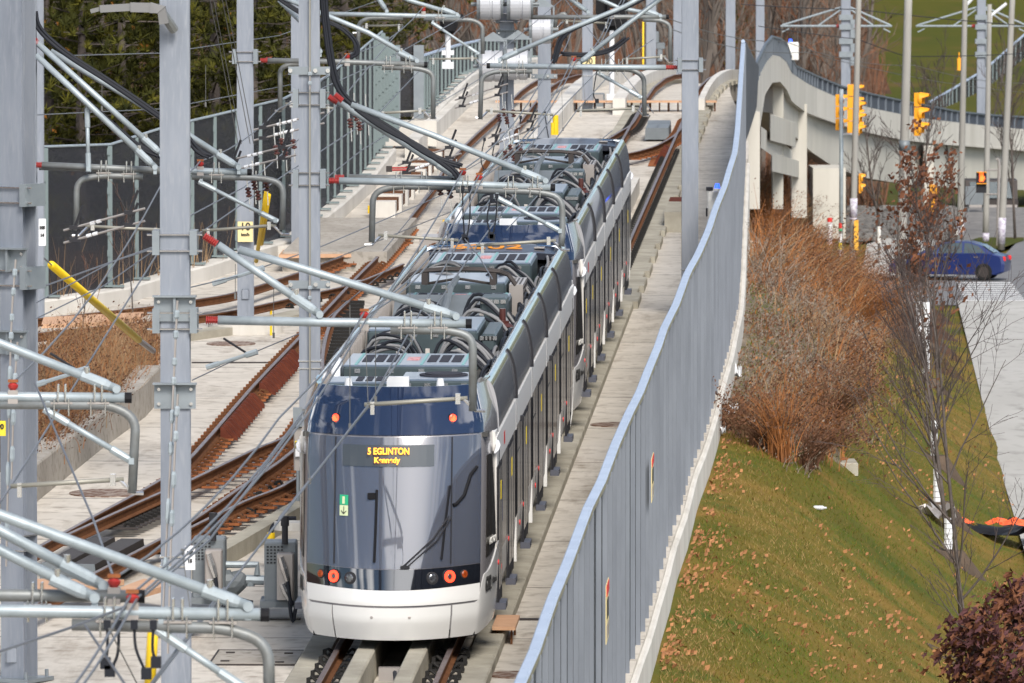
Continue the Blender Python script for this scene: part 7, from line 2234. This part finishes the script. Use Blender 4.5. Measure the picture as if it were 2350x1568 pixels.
# purple-brown oak bush in the lower corner
b = ground_at(2375, 1740)
t = thing("oak_bush", "purple brown leafy young oak filling the lower corner by the lawn", "bush", b)
rng = random.Random(5)
limbs, twigs, tips = branchy(rng, b, 1.9, .03, 4, 5, .75, .3, .005, .1, .1, .60)
limbs.build("trunk", M['bark'], t); twigs.build("branches", M['twig'], t)
g = MB(); h = MB()
for (p, d) in tips:
    if rng.random() < .42: continue
    for j in range(rng.randrange(4, 16)):
        q = p + V3((rng.gauss(0, .10), rng.gauss(0, .10), rng.gauss(0, .10)))
        s_ = rng.uniform(.07, .19)
        gg = g if rng.random() < .5 else h
        a = V3((rng.gauss(0, 1), rng.gauss(0, 1) - .4, rng.gauss(0, 1))).normalized(); u = a.orthogonal().normalized(); v = a.cross(u)
        # lobed leaf
        out = []
        for k in range(10):
            an = 2 * PI * k / 10; rr = s_ * (.55 if k % 2 else .30) * (1.0 if abs(math.cos(an)) > .4 else .75)
            out.append(q + u * math.cos(an) * rr * 1.25 + v * math.sin(an) * rr * .85 + a * (.25 * rr * math.cos(2 * an)))
        gg.add(out, [tuple(range(10))])
g.build("leaves", M['leaf_p'], t); h.build("leaves", M['leaf_b'], t)

# --- dry brush on the bank: stems, tan grass, seed heads
def blade(g, p, h, lean, w, rng, seg=3):
    side = V3((rng.gauss(0, 1), rng.gauss(0, .5), 0)).normalized() * w
    prev = None; base = len(g.v)
    for i in range(seg + 1):
        t = i / seg
        q = p + V3((lean.x * t * t, lean.y * t * t, h * (t - .15 * t * t * min(1, lean.length / max(h, .01)))))
        ww = side * (1 - t * .8)
        g.v.append(tuple(q - ww)); g.v.append(tuple(q + ww))
    for i in range(seg):
        k = base + 2 * i
        g.f.append((k, k + 1, k + 3, k + 2)); g.mi.append(0)
    return V3(g.v[-1])
BRP = [(1698, 470), (1705, 420), (1740, 395), (1800, 395), (1850, 440), (1872, 520), (1890, 560), (1905, 610), (1950, 655), (2000, 690), (2005, 745), (1995, 800), (1978, 860), (1945, 880), (1925, 960), (1890, 1000), (1900, 1060), (1880, 1095), (1830, 1080), (1780, 1040), (1750, 1000), (1700, 985), (1660, 990), (1640, 960), (1660, 890), (1680, 760), (1692, 650)]
def inside(x, y, P):
    c = False; n = len(P); j = n - 1
    for i in range(n):
        if (P[i][1] > y) != (P[j][1] > y) and x < (P[j][0] - P[i][0]) * (y - P[i][1]) / (P[j][1] - P[i][1]) + P[i][0]: c = not c
        j = i
    return c
def on_bank(s, dd):
    d = fence_d(min(s, FEND)) + .35 + dd
    p = R(s, d, 0); return V3((p.x, p.y, terr(p.x, p.y)))
rng = random.Random(21)
stems, tans, heads = MB(), MB(), MB()
# clump centres over the bank, denser far up; the picture outline only limits where the plants root
nst = 0
def brush_edge(s):   # how far out from the wall the brush reaches
    return interp([128, 136, 145, 156, 170, 182, 200, 230, 262], [.6, 1.7, 3.2, 5.2, 6.6, 7.0, 6.2, 5.4, 5.0], s)
clumps = []
while len(clumps) < 860:
    s = 125 + 135 * rng.random() ** 1.1
    dd = rng.random() * 9
    if inside(*VX(on_bank(s, dd)), ROOTS): clumps.append((s, dd))
def reach(s):
    return interp([128, 136, 145, 156, 170, 182, 200, 230, 262], [.6, 1.7, 2.6, 3.6, 4.2, 4.4, 4.2, 3.8, 3.5], s)
greys = MB()
for (s, dd) in clumps:
    p0 = on_bank(s, dd)
    far = s > 185
    edge = min(1.0, dd / reach(s))
    k1 = mnoise.noise(V3((p0.x * .55, p0.y * .07, 3.1))) + rng.gauss(0, .13)
    nearwall = sm(dd / 2.2) if s < 178 else 1.0
    tall = (.9 * far + .9 * sm((s - 195) / 20)) * max(0.1, 1.15 - dd / 3.2)
    hgt = rng.uniform(.35, 1.15) * (1.0 + tall) * lerp(.36, 1, nearwall) * (0.75 if s < 138 else 1)
    # what grows here: rusty stems outward and far up, tan and grey straw through the middle, low litter by the wall
    orange = k1 + (edge - .55) * .9 + (.35 if far and dd < 3 else 0) - (1 - nearwall) * .45
    for j in range(16):
        q = p0 + V3((rng.gauss(0, .30), rng.gauss(0, .8), 0)); q.z = terr(q.x, q.y) - .02
        h = hgt * rng.uniform(.5, 1.15)
        lean = V3((rng.gauss(.12 + .55 * edge * edge, .40), rng.gauss(-.05, .32), 0)) * h * (2.0 if rng.random() < .13 else 1)
        wd = .011 + .006 * far
        if orange > .06:
            tip = blade(stems if rng.random() < .72 else tans, q, h, lean, wd, rng)
            if rng.random() < .7:
                for m in range(6): leaf_at(heads, tip + V3((rng.gauss(0, .08), rng.gauss(0, .08), rng.gauss(-.06, .10))), rng.uniform(.03, .08), rng)
        elif orange > -.22:
            tip = blade(tans if rng.random() < .55 else greys, q, h * .85, lean * 1.2, wd, rng)
            if rng.random() < .25:
                for m in range(4): leaf_at(greys, tip + V3((rng.gauss(0, .07), rng.gauss(0, .07), rng.gauss(-.04, .07))), rng.uniform(.03, .07), rng)
        else:
            if rng.random() < .35: continue
            tip = blade(greys if rng.random() < .7 else stems, q, h * .75, lean, wd, rng)
            for m in range(5): leaf_at(heads if rng.random() < .6 else greys, q.lerp(tip, rng.random()) + V3((rng.gauss(0, .1), rng.gauss(0, .1), 0)), rng.uniform(.03, .075), rng)
o = greys.build("grey_straw", M['brush_g']); tag(o, "grey weathered straw in the middle of the bank brush", "brush", kind='stuff')
o = stems.build("orange_stems", M['brush_o']); tag(o, "orange dry stems massed on the bank below the walkway fence", "brush", kind='stuff')
o = tans.build("tan_grass", M['brush_t']); tag(o, "tan dry grass mixed through the bank brush", "brush", kind='stuff')
o = heads.build("brown_seedheads", M['brush_b']); tag(o, "brown seed heads and dead leaves through the bank brush", "brush", kind='stuff')
def shrub(x, y, n, h, lab, seed, spread=.5, lean=(.2, 0), mat='brush_o', w_=.011, heads_=.5):
    b = ground_at(x, y); rng = random.Random(seed)
    t = thing("dry_shrub", lab, "shrub", b, "fanning orange shrubs on the bank")
    g = MB(); g2 = MB()
    for k in range(n):
        q = b + V3((rng.gauss(0, .10), rng.gauss(0, .15), -.02)); hh = h * rng.uniform(.6, 1.1)
        tip = blade(g, q, hh, V3((rng.gauss(lean[0], spread), rng.gauss(lean[1], spread), 0)) * hh, w_, rng, 4)
        if rng.random() < heads_:
            for m in range(6): leaf_at(g2, tip + V3((rng.gauss(0, .09), rng.gauss(0, .09), rng.gauss(-.05, .08))), rng.uniform(.04, .08), rng)
    g.build("stems", M[mat], t); g2.build("seed_heads", M['brush_b'], t)
shrub(1795, 1058, 120, 1.55, "bright orange fanning shrub at the near end of the bank brush", 3, .40, (-.08, 0), 'brush_o', .010, .5)
shrub(1850, 1075, 130, 1.0, "lower brown drooping shrub beside the bright orange fan", 4, .8, (.5, -.2), 'brush_b', .010)
shrub(1905, 980, 220, 1.2, "brown shrub spilling over the lawn edge below the tree row", 5, .8, (.6, -.1), 'brush_b', .010)
shrub(1965, 800, 300, 1.7, "wide orange brown shrub leaning out at the brush edge", 6, .6, (.5, 0))
shrub(1930, 700, 300, 1.9, "tall rusty shrub above the widest brush edge", 7, .5, (.35, 0))
for k_, (x_, y_, m_) in enumerate(((1672, 985, 'brush_b'), (1712, 1002, 'brush_t'), (1868, 1055, 'brush_b'), (1893, 1010, 'brush_o'), (1745, 1028, 'brush_b'), (1935, 900, 'brush_t'), (1955, 850, 'brush_o'))):
    shrub(x_, y_, 130, .75, "low ragged dry clump at the brush edge, %s" % ("by the wall with white litter", "second from the wall", "right below the orange fan", "at the catch basin slab", "left foot of the orange fan", "beside the tree row", "uppermost at the tree row")[k_], 90 + k_, .8, (.25, -.1), m_, .011, .8)
shrub(1740, 600, 260, 1.7, "orange shrub beside the pale block at the wall", 8, .5, (.1, 0), w_=.014)
for k_, (x_, y_, h_) in enumerate(((1722, 545, 3.0), (1748, 540, 3.3), (1790, 540, 3.2), (1815, 560, 2.2), (1850, 610, 1.6), (1765, 620, 2.4))):
    shrub(x_, y_, 330, h_, "tall orange brown thicket under the viaduct, %s" % ("against the fence", "second from the fence", "in front of the middle pier", "before the abutment edge", "lowest at the outer edge", "nearest to the pale block")[k_], 70 + k_, .32, (.12, 0), 'brush_o' if k_ % 3 else 'brush_t', .02, .8)
shrub(1760, 560, 260, 2.3, "tall orange shrub below the viaduct pier, left one", 9, .35, (.1, 0), w_=.016)
shrub(1812, 545, 260, 2.2, "tall orange shrub below the viaduct pier, right one", 10, .4, (.15, 0), w_=.016)
# pale block at the wall and its neighbour, litter, manhole on the lawn
b = ground_at(1724, 612)
c = thing("concrete_block", "pale square concrete block at the wall among the orange brush", "block", b)
a, q = PX(1700, 554, b.y), PX(1747, 612, b.y); g = MB(); g.cbox(a.x, q.x, b.y, b.y + 1.0, q.z - .5, a.z, .03); g.build("block", M['conc_w'], c)
b = ground_at(1925, 1052)
c = thing("catch_basin", "rusty round cover on a tilted concrete slab at the brush edge", "manhole", b)
g = MB(); g.cbox(b.x - .45, b.x + .35, b.y - .6, b.y + .7, b.z - .3, b.z - .05, .02); g.build("slab", M['conc_d'], c)
g = MB(); g.cyl(b + V3((-.15, .35, -.045)), .34, .03, 24); g.build("cover", M['rust_o'], c)
rng = random.Random(77)
def crumple(x, y, w_, mat, lab, nm="litter", cat="litter", grp="white litter scraps on the bank", hh=.12):
    b = ground_at(x, y)
    g = MB(); n = 7
    g.grid([[b + V3(((i / n - .5) * w_ + rng.gauss(0, w_ * .06), (j / n - .5) * w_ * 1.6 + rng.gauss(0, w_ * .08), .03 + abs(rng.gauss(0, hh)))) for i in range(n + 1)] for j in range(n + 1)])
    tag(g.build(nm, M[mat], smooth=False), lab, cat, grp)
for k, (x, y, w_, lab) in enumerate(((1676, 958, .38, "crumpled white sheet at the wall foot by the near brush end"), (1703, 975, .28, "smaller white scrap beside the crumpled sheet"), (1722, 994, .22, "white scrap nearest the orange fan"), (1655, 1000, .16, "tiny white scrap against the wall"), (1693, 870, .16, "white scrap caught in the brush half way up"), (1665, 908, .14, "white scrap by the wall base"), (1762, 744, .16, "pale scrap deep in the brush"), (1990, 636, .5, "white scrap at the road edge beyond the brush"))):
    crumple(x, y, w_, 'white', lab)
b = ground_at(1880, 1172)
c = thing("plastic_bottle", "small white plastic bottle lying on the lawn", "bottle", b, "white litter scraps on the bank")
g = MB(); g.tube([b + V3((-.11, 0, .05)), b + V3((-.08, 0, .05)), b + V3((.06, -.03, .05)), b + V3((.09, -.035, .05)), b + V3((.13, -.04, .05))], [.02, .04, .04, .02, .018], 8); g.build("bottle_body", M['white'], c, smooth=True)
# black tarp with orange mesh cones, grey bag
b = ground_at(2255, 1222)
c = thing("fallen_barrier", "collapsed black tarp with orange mesh bundles under the bare trees", "tarp", b)
g = MB(); n = 9
g.grid([[b + V3(((i / n - .5) * 2.4, (j / n - .5) * 2.0, .06 + .22 * abs(mnoise.noise(V3((i * .45, j * .6, 2)))) + .12 * math.sin(i * .8))) for i in range(n + 1)] for j in range(n + 1)]); g.build("tarp", M['black'], c)
for (x, y, w_) in ((-.5, -.3, .55), (.3, -.45, .5), (.65, -.7, .65)):
    g = MB(); q = b + V3((x, y, .22)); n = 8
    g.grid([[q + V3(((i / n - .5) * w_ + .05 * math.sin(j * 2.1 + i), (j / n - .5) * w_ * .9, .10 * abs(mnoise.noise(V3((i * .9 + x * 9, j * .9, 4)))) + .12 * math.exp(-((i - 4) ** 2 + (j - 4) ** 2) / 9) - .03)) for i in range(n + 1)] for j in range(n + 1)])
    g.build("orange_net", M['orange_net'], c)
crumple(2142, 1192, .85, 'gear_w', "grey white crumpled sheet beside the black tarp", "sheet", "sheet", None, .16)
crumple(2330, 1218, 1.0, 'gear_d', "dark sheet spilling onto the pavement edge by the tarp", "sheet", "sheet", None, .10)

# --- lawn blades and fallen leaves
rng = random.Random(9)
gb, gb2, gb3, lv = MB(), MB(), MB(), MB()
def tri(g, p, h, w_, rng):
    a = rng.uniform(0, PI); u = V3((math.cos(a), math.sin(a), 0)) * w_
    l = V3((rng.gauss(0, .6), rng.gauss(0, .6), 0)) * h
    k = len(g.v); g.v += [tuple(p - u), tuple(p + u), tuple(p + l + V3((0, 0, h)))]; g.f.append((k, k + 1, k + 2)); g.mi.append(0)
for k in range(150000):
    s = 98 + 130 * rng.random() ** 1.5
    p0 = R(s, 0, 0)
    d = fence_d(min(s, FEND)) + .3 + rng.random() * 9.5
    p = R(s, d, 0)
    # pavement edge
    ex = lerp(10.66, 15.7, (p.y - 156) / 108.5)
    if p.x > ex - .05: continue
    p = V3((p.x, p.y, terr(p.x, p.y) - .01))
    gr = mnoise.noise(V3((p.x * .4, p.y * .06, 8.0))) + rng.gauss(0, .25)
    tri(gb2 if gr > .16 else (gb if gr > -.22 else gb3), p, rng.uniform(.035, .085), .0075, rng)
o = gb.build("lawn_grass", M['blade']); tag(o, "short olive grass of the sloping lawn", "grass", kind='stuff')
o = gb3.build("lawn_grass", M['blade3']); tag(o, "dry straw coloured grass of the sloping lawn", "grass", kind='stuff')
o = gb2.build("lawn_grass", M['blade2']); tag(o, "greener grass patches of the sloping lawn", "grass", kind='stuff')
for k in range(7000):
    s = 98 + 95 * rng.random() ** 1.3
    d = fence_d(min(s, FEND)) + .4 + 8.0 * rng.random() ** .9
    p = R(s, d, 0); ex = lerp(10.66, 15.7, (p.y - 156) / 108.5)
    if p.x > ex: continue
    if 1.6 * mnoise.noise(V3((p.x * .45, p.y * .10, 1.0))) + rng.gauss(0, .16) < .18 and rng.random() > .05: continue
    p = V3((p.x, p.y, terr(p.x, p.y) + .045))
    leaf_at(lv, p, rng.uniform(.045, .12), rng)
for k in range(1100):
    s = 98 + 40 * rng.random()
    c_ = mnoise.noise(V3((s * .35, 0, 4)))
    if c_ + rng.gauss(0, .2) < .05: continue
    d = fence_d(s) + .26 + abs(rng.gauss(0, .22)); p = R(s, d, 0)
    leaf_at(lv, V3((p.x, p.y, terr(p.x, p.y) + .04)), rng.uniform(.045, .12), rng)
o = lv.build("fallen_leaves", M['leaf_o']); tag(o, "orange brown fallen leaves scattered over the lawn", "leaves", kind='stuff')

# --- weeds in the left planting bed and along the wall
rng = random.Random(31)
st, tn, hd = MB(), MB(), MB()
WB = [(84, 1055), (84, 880), (120, 800), (240, 772), (352, 770), (360, 832), (300, 890), (228, 948), (150, 1010)]
n_ = 0
while n_ < 900:
    x, y = rng.uniform(70, 372), rng.uniform(765, 1075)
    if not inside(x, y, WB): continue
    n_ += 1
    s, d = gp(x, y, .1); b = R(s, d, .1 + (-.1))
    kind = mnoise.noise(V3((b.x * .6, b.y * .12, 5))) + rng.gauss(0, .25)
    hgt = rng.uniform(.35, .9)
    for j in range(9):
        q = b + V3((rng.gauss(0, .15), rng.gauss(0, .3), -.05)); h = hgt * rng.uniform(.6, 1.2)
        lean = V3((rng.gauss(.05, .35), rng.gauss(0, .3), 0)) * h
        tip = blade((tn if rng.random() < .7 else st) if kind > 0 else (st if rng.random() < .45 else tn), q, h, lean, .006, rng)
        if kind < .1:
            for m in range(4): leaf_at(hd, q.lerp(tip, rng.uniform(.3, 1)) + V3((rng.gauss(0, .06), 0, 0)), rng.uniform(.03, .07), rng)
tag(st.build("weed_stems", M['brush_o']), "reddish weed stems in the left planting bed", "weeds", kind='stuff')
tag(tn.build("weed_grass", M['brush_t']), "tan dry grass in the left planting bed", "weeds", kind='stuff')
tag(hd.build("weed_leaves", M['brush_b']), "brown dead weed leaves in the left planting bed", "weeds", kind='stuff')
# tall weeds through the mesh fence
st = MB()
for k in range(420):
    t = rng.random() * 5.2
    p = poly_at(LP, t) + V3((rng.gauss(0, .3), rng.uniform(.3, 2.0), -.5))
    blade(st, p, rng.uniform(.8, 2.0), V3((rng.gauss(0, .2), 0, 0)), .012, rng)
tag(st.build("fence_weeds", M['brush_t']), "dry weeds standing behind the dark mesh fence", "weeds", kind='stuff')
for k, (x, y, H, lab) in enumerate(((306, 745, 2.6, "thin bare sapling before the mesh fence by the guy guard"), (190, 800, 1.7, "small dry seedhead plant in the weedy bed"))):
    s, d = gp(x, y, -.3); b = R(s, d, -.3); rng2 = random.Random(50 + k)
    t = thing("sapling", lab, "sapling", b)
    l_, w_, tp = branchy(rng2, b, H, .018, 3, 3, .5, .4, .005, .06, .3, .4)
    l_.build("stem", M['bark'], t); w_.build("twigs", M['twig_r'], t)

# --- pines on the left, behind the fence
def make_pine(seed, H):
    rng = random.Random(seed)
    root = thing("pine_tree", "", "tree")
    tr = MB(); lo = MB(); hi = MB(); cn = MB()
    tr.tube([V3((0, 0, 0)), V3((.1, 0, H * .5)), V3((0, 0, H))], [.2, .14, .03], 7)
    for k in range(int(H * 7)):
        z = H * rng.uniform(.06, 1.0); L = (1 - z / H) ** .75 * H * .33 + .35
        az = rng.uniform(0, 2 * PI)
        dv = V3((math.cos(az), math.sin(az), rng.uniform(-.05, .35)))
        tip = V3((0, 0, z)) + dv * L
        tr.tube([V3((0, 0, z)), tip], .03, 3, False, .01)
        for j in range(int(5 + L * 4)):
            t = rng.uniform(.30, 1.05)
            c = V3((0, 0, z)).lerp(tip, t) + V3((rng.gauss(0, .22), rng.gauss(0, .22), rng.gauss(.05, .18)))
            up = V3((rng.gauss(0, .4), rng.gauss(0, .4), 1)).normalized()
            S_ = rng.uniform(.20, .38)
            light = rng.random() < .33
            for m in range(13):
                a = V3((rng.gauss(0, 1), rng.gauss(0, 1), rng.gauss(.5, .9))).normalized()
                e = c + (a * .8 + up * .4) * S_
                sd_ = a.orthogonal().normalized() * .028
                q = hi if light else lo
                kk = len(q.v); q.v += [tuple(c - sd_), tuple(c + sd_), tuple(e)]; q.f.append((kk, kk + 1, kk + 2)); q.mi.append(0)
            if rng.random() < .035:
                leaf_at(cn, c + up * S_ * .6, .16, rng); leaf_at(cn, c + up * S_ * .5, .13, rng)
    tr.build("trunk", M['bark'], root); lo.build("crown", M['pine'], root); hi.build("crown_tips", M['pine2'], root); cn.build("cones", M['cone'], root)
    return root
pines = [make_pine(1, 9.5), make_pine(2, 8.0)]
spots = [(105, 206), (190, 204), (285, 206), (390, 208), (490, 210), (590, 215), (690, 222), (785, 232), (60, 214), (235, 216), (340, 218), (545, 226), (650, 236), (860, 252), (930, 262), (140, 226), (440, 230)]
for k, (x, Y) in enumerate(spots):
    src = pines[k % 2]
    o = src if k < 2 else copy_tree(src)
    q = PX(x, 500, Y); zb_ = zrail(min(Y, 250)) - 2.4 + (0.6 if Y > 230 else 0)
    o.location = (q.x, q.y, zb_)
    o.rotation_euler = (0, 0, k * 1.9); sc = .92 + .16 * ((k * 37) % 10) / 10 - (.25 if Y > 240 else 0)
    o.scale = (sc * 1.08, sc * 1.08, sc)
    o['label'] = "olive green pine tree in the row behind the dark mesh fence"
    o['category'] = "tree"; o['group'] = "pine trees behind the mesh fence"
# --- bare woods on the hillside
def make_bare(seed, H, mat):
    rng = random.Random(seed)
    root = thing("bare_tree", "", "tree")
    l_, w_, tp = branchy(rng, (0, 0, 0), H, .16, 4, 4, .55, .5, .022, .1, .15, .42)
    l_.build("trunk", M['bark_far'], root); w_.build("crown", M[mat], root)
    return root
bare_used = set()
bare = [make_bare(61, 10, 'twig_r'), make_bare(62, 11.5, 'twig_g'), make_bare(63, 9, 'twig_r'), make_bare(64, 12, 'twig_g')]
rng = random.Random(99)
cnt = 0
for k in range(150):
    x = rng.uniform(640, 2040)
    Y = rng.choice([305, 330, 360, 395, 430, 470, 520]) + rng.uniform(-10, 10)
    if x > 1690 and Y < 345: continue
    if 1380 < x < 1700 and Y < 325: continue
    q = PX(x, 300, Y)
    if x > 2005 - (rng.random() * 60): continue
    i = k % 4
    o = copy_tree(bare[i]) if i in bare_used else bare[i]
    bare_used.add(i)
    cnt += 1
    o.location = (q.x, q.y, terr(q.x, q.y) - .2)
    o.rotation_euler = (0, 0, rng.uniform(0, 6.28)); sc = rng.uniform(.75, 1.2); o.scale = (sc, sc, sc)
    o['label'] = "bare brown tree in the leafless wood on the hillside beyond the tracks"
    o['group'] = "bare trees of the hillside wood"; o['category'] = "tree"
for k, (x, Y, H) in enumerate(((1712, 430, .55), (1840, 400, .62), (1655, 460, .5))):
    o = copy_tree(pines[k % 2]); q = PX(x, 300, Y); o.location = (q.x, q.y, terr(q.x, q.y)); o.scale = (H, H, H * 1.2)
    o['label'] = "small dark evergreen among the bare hillside trees, %s" % ("behind the slim viaduct mast", "right of the white viaduct cabinet", "left of the viaduct hump")[k]
    o['category'] = "tree"; o['group'] = "small evergreens on the hillside"
# undergrowth
rng = random.Random(123)
g = MB(); h = MB()
for k in range(16000):
    Y = rng.uniform(292, 540); x = rng.uniform(600, 2035)
    q = PX(x, 300, Y)
    if x > 1700 and Y < 340: continue
    b = V3((q.x, q.y, terr(q.x, q.y)))
    blade(g if mnoise.noise(b * .06) + rng.gauss(0, .3) > 0 else h, b, rng.uniform(.8, 2.6), V3((rng.gauss(0, .5), rng.gauss(0, .5), 0)), .03, rng, 2)
tag(g.build("undergrowth", M['twig_r']), "reddish undergrowth of the hillside wood", "undergrowth", kind='stuff')
tag(h.build("undergrowth", M['twig_g']), "greyish undergrowth of the hillside wood", "undergrowth", kind='stuff')
# riprap under the viaduct
rng = random.Random(4)
g = MB()
for k in range(700):
    x, y = rng.uniform(1945, 2190), rng.uniform(478, 548)
    b = PG(x, y, .1 + (548 - y) * .012); r_ = rng.uniform(.12, .34)
    vs = [b + V3((rng.uniform(-1, 1), rng.uniform(-1, 1), rng.uniform(-.6, 1))).normalized() * r_ * rng.uniform(.7, 1.1) for _ in range(8)]
    g.box(b, r_ * 1.4, r_ * 1.3, r_, (V3((math.cos(k), math.sin(k), 0)), V3((-math.sin(k), math.cos(k), 0)), V3((.2, .1, 1)).normalized()))
tag(g.build("riprap", M['rock']), "loose grey stones on the slope under the viaduct", "stones", kind='stuff')
g = MB(); g.grid([[PG(x, y, .02 + max(0, (548 - y)) * .012) for x in range(1930, 2420, 40)] for y in (552, 535, 515, 495, 476)])
tag(g.build("abutment_slope", M['rock'], smooth=True), kind='structure')
# masts on the viaduct
def lattice(x, yb, Y, lab):
    t = thing("viaduct_mast", lab, "mast", PX(x, yb, Y), "catenary masts on the viaduct")
    b, a = PX(x, yb, Y), PX(x, -60, Y)
    g = MB(); g.box((a + b) / 2, .42, .36, (a - b).length); g.build("column", M['mast'], t)
    g = MB()
    for y in (40, 62, 95, 125): p = PX(x, y, Y); g.box(p + V3((0, -.05, 0)), .62, .5, .25); g.box(p + V3((.3, -.2, -.3)), .2, .2, .4)
    g.build("bracket", M['bracket'], t)
    for sgn in (-1, 1):
        g = MB(); f = lambda dx, y: PX(x + sgn * dx, y, Y)
        L = 150 if sgn < 0 else 106
        g.tube([f(6, 60), f(L, 60)], .05, 6); g.tube([f(8, 16), f(L - 4, 58)], .045, 6); g.tube([f(8, 20), f(62, 58)], .04, 6)
        g.tube([f(L - 20, 66), f(L - 4, 74)], .03, 6); g.build("cantilever_arm", M['galv'], t)
        g = MB(); g.ribbed(f(10, 60), f(22, 60), .1, 4); g.build("red_insulator", M['redins'], t)
lattice(1941, 205, 338, "grey mast with paired arms on the viaduct left of the tall poles")
lattice(2252, 268, 366, "grey mast with paired arms on the viaduct between the right poles")
c = thing("yellow_box", "small yellow box fixed high on the grey pole at the viaduct", "box", PX(2201, 160, 333)); a, b_ = PX(2197, 134, 333), PX(2206, 162, 333)
g = MB(); g.cbox(a.x, b_.x, a.y, a.y + .2, b_.z, a.z, .02); g.tube([PX(2201, 120, 333.1), PX(2201, 136, 333.1)], .03, 6); g.build("box", M['sigyel'], c)
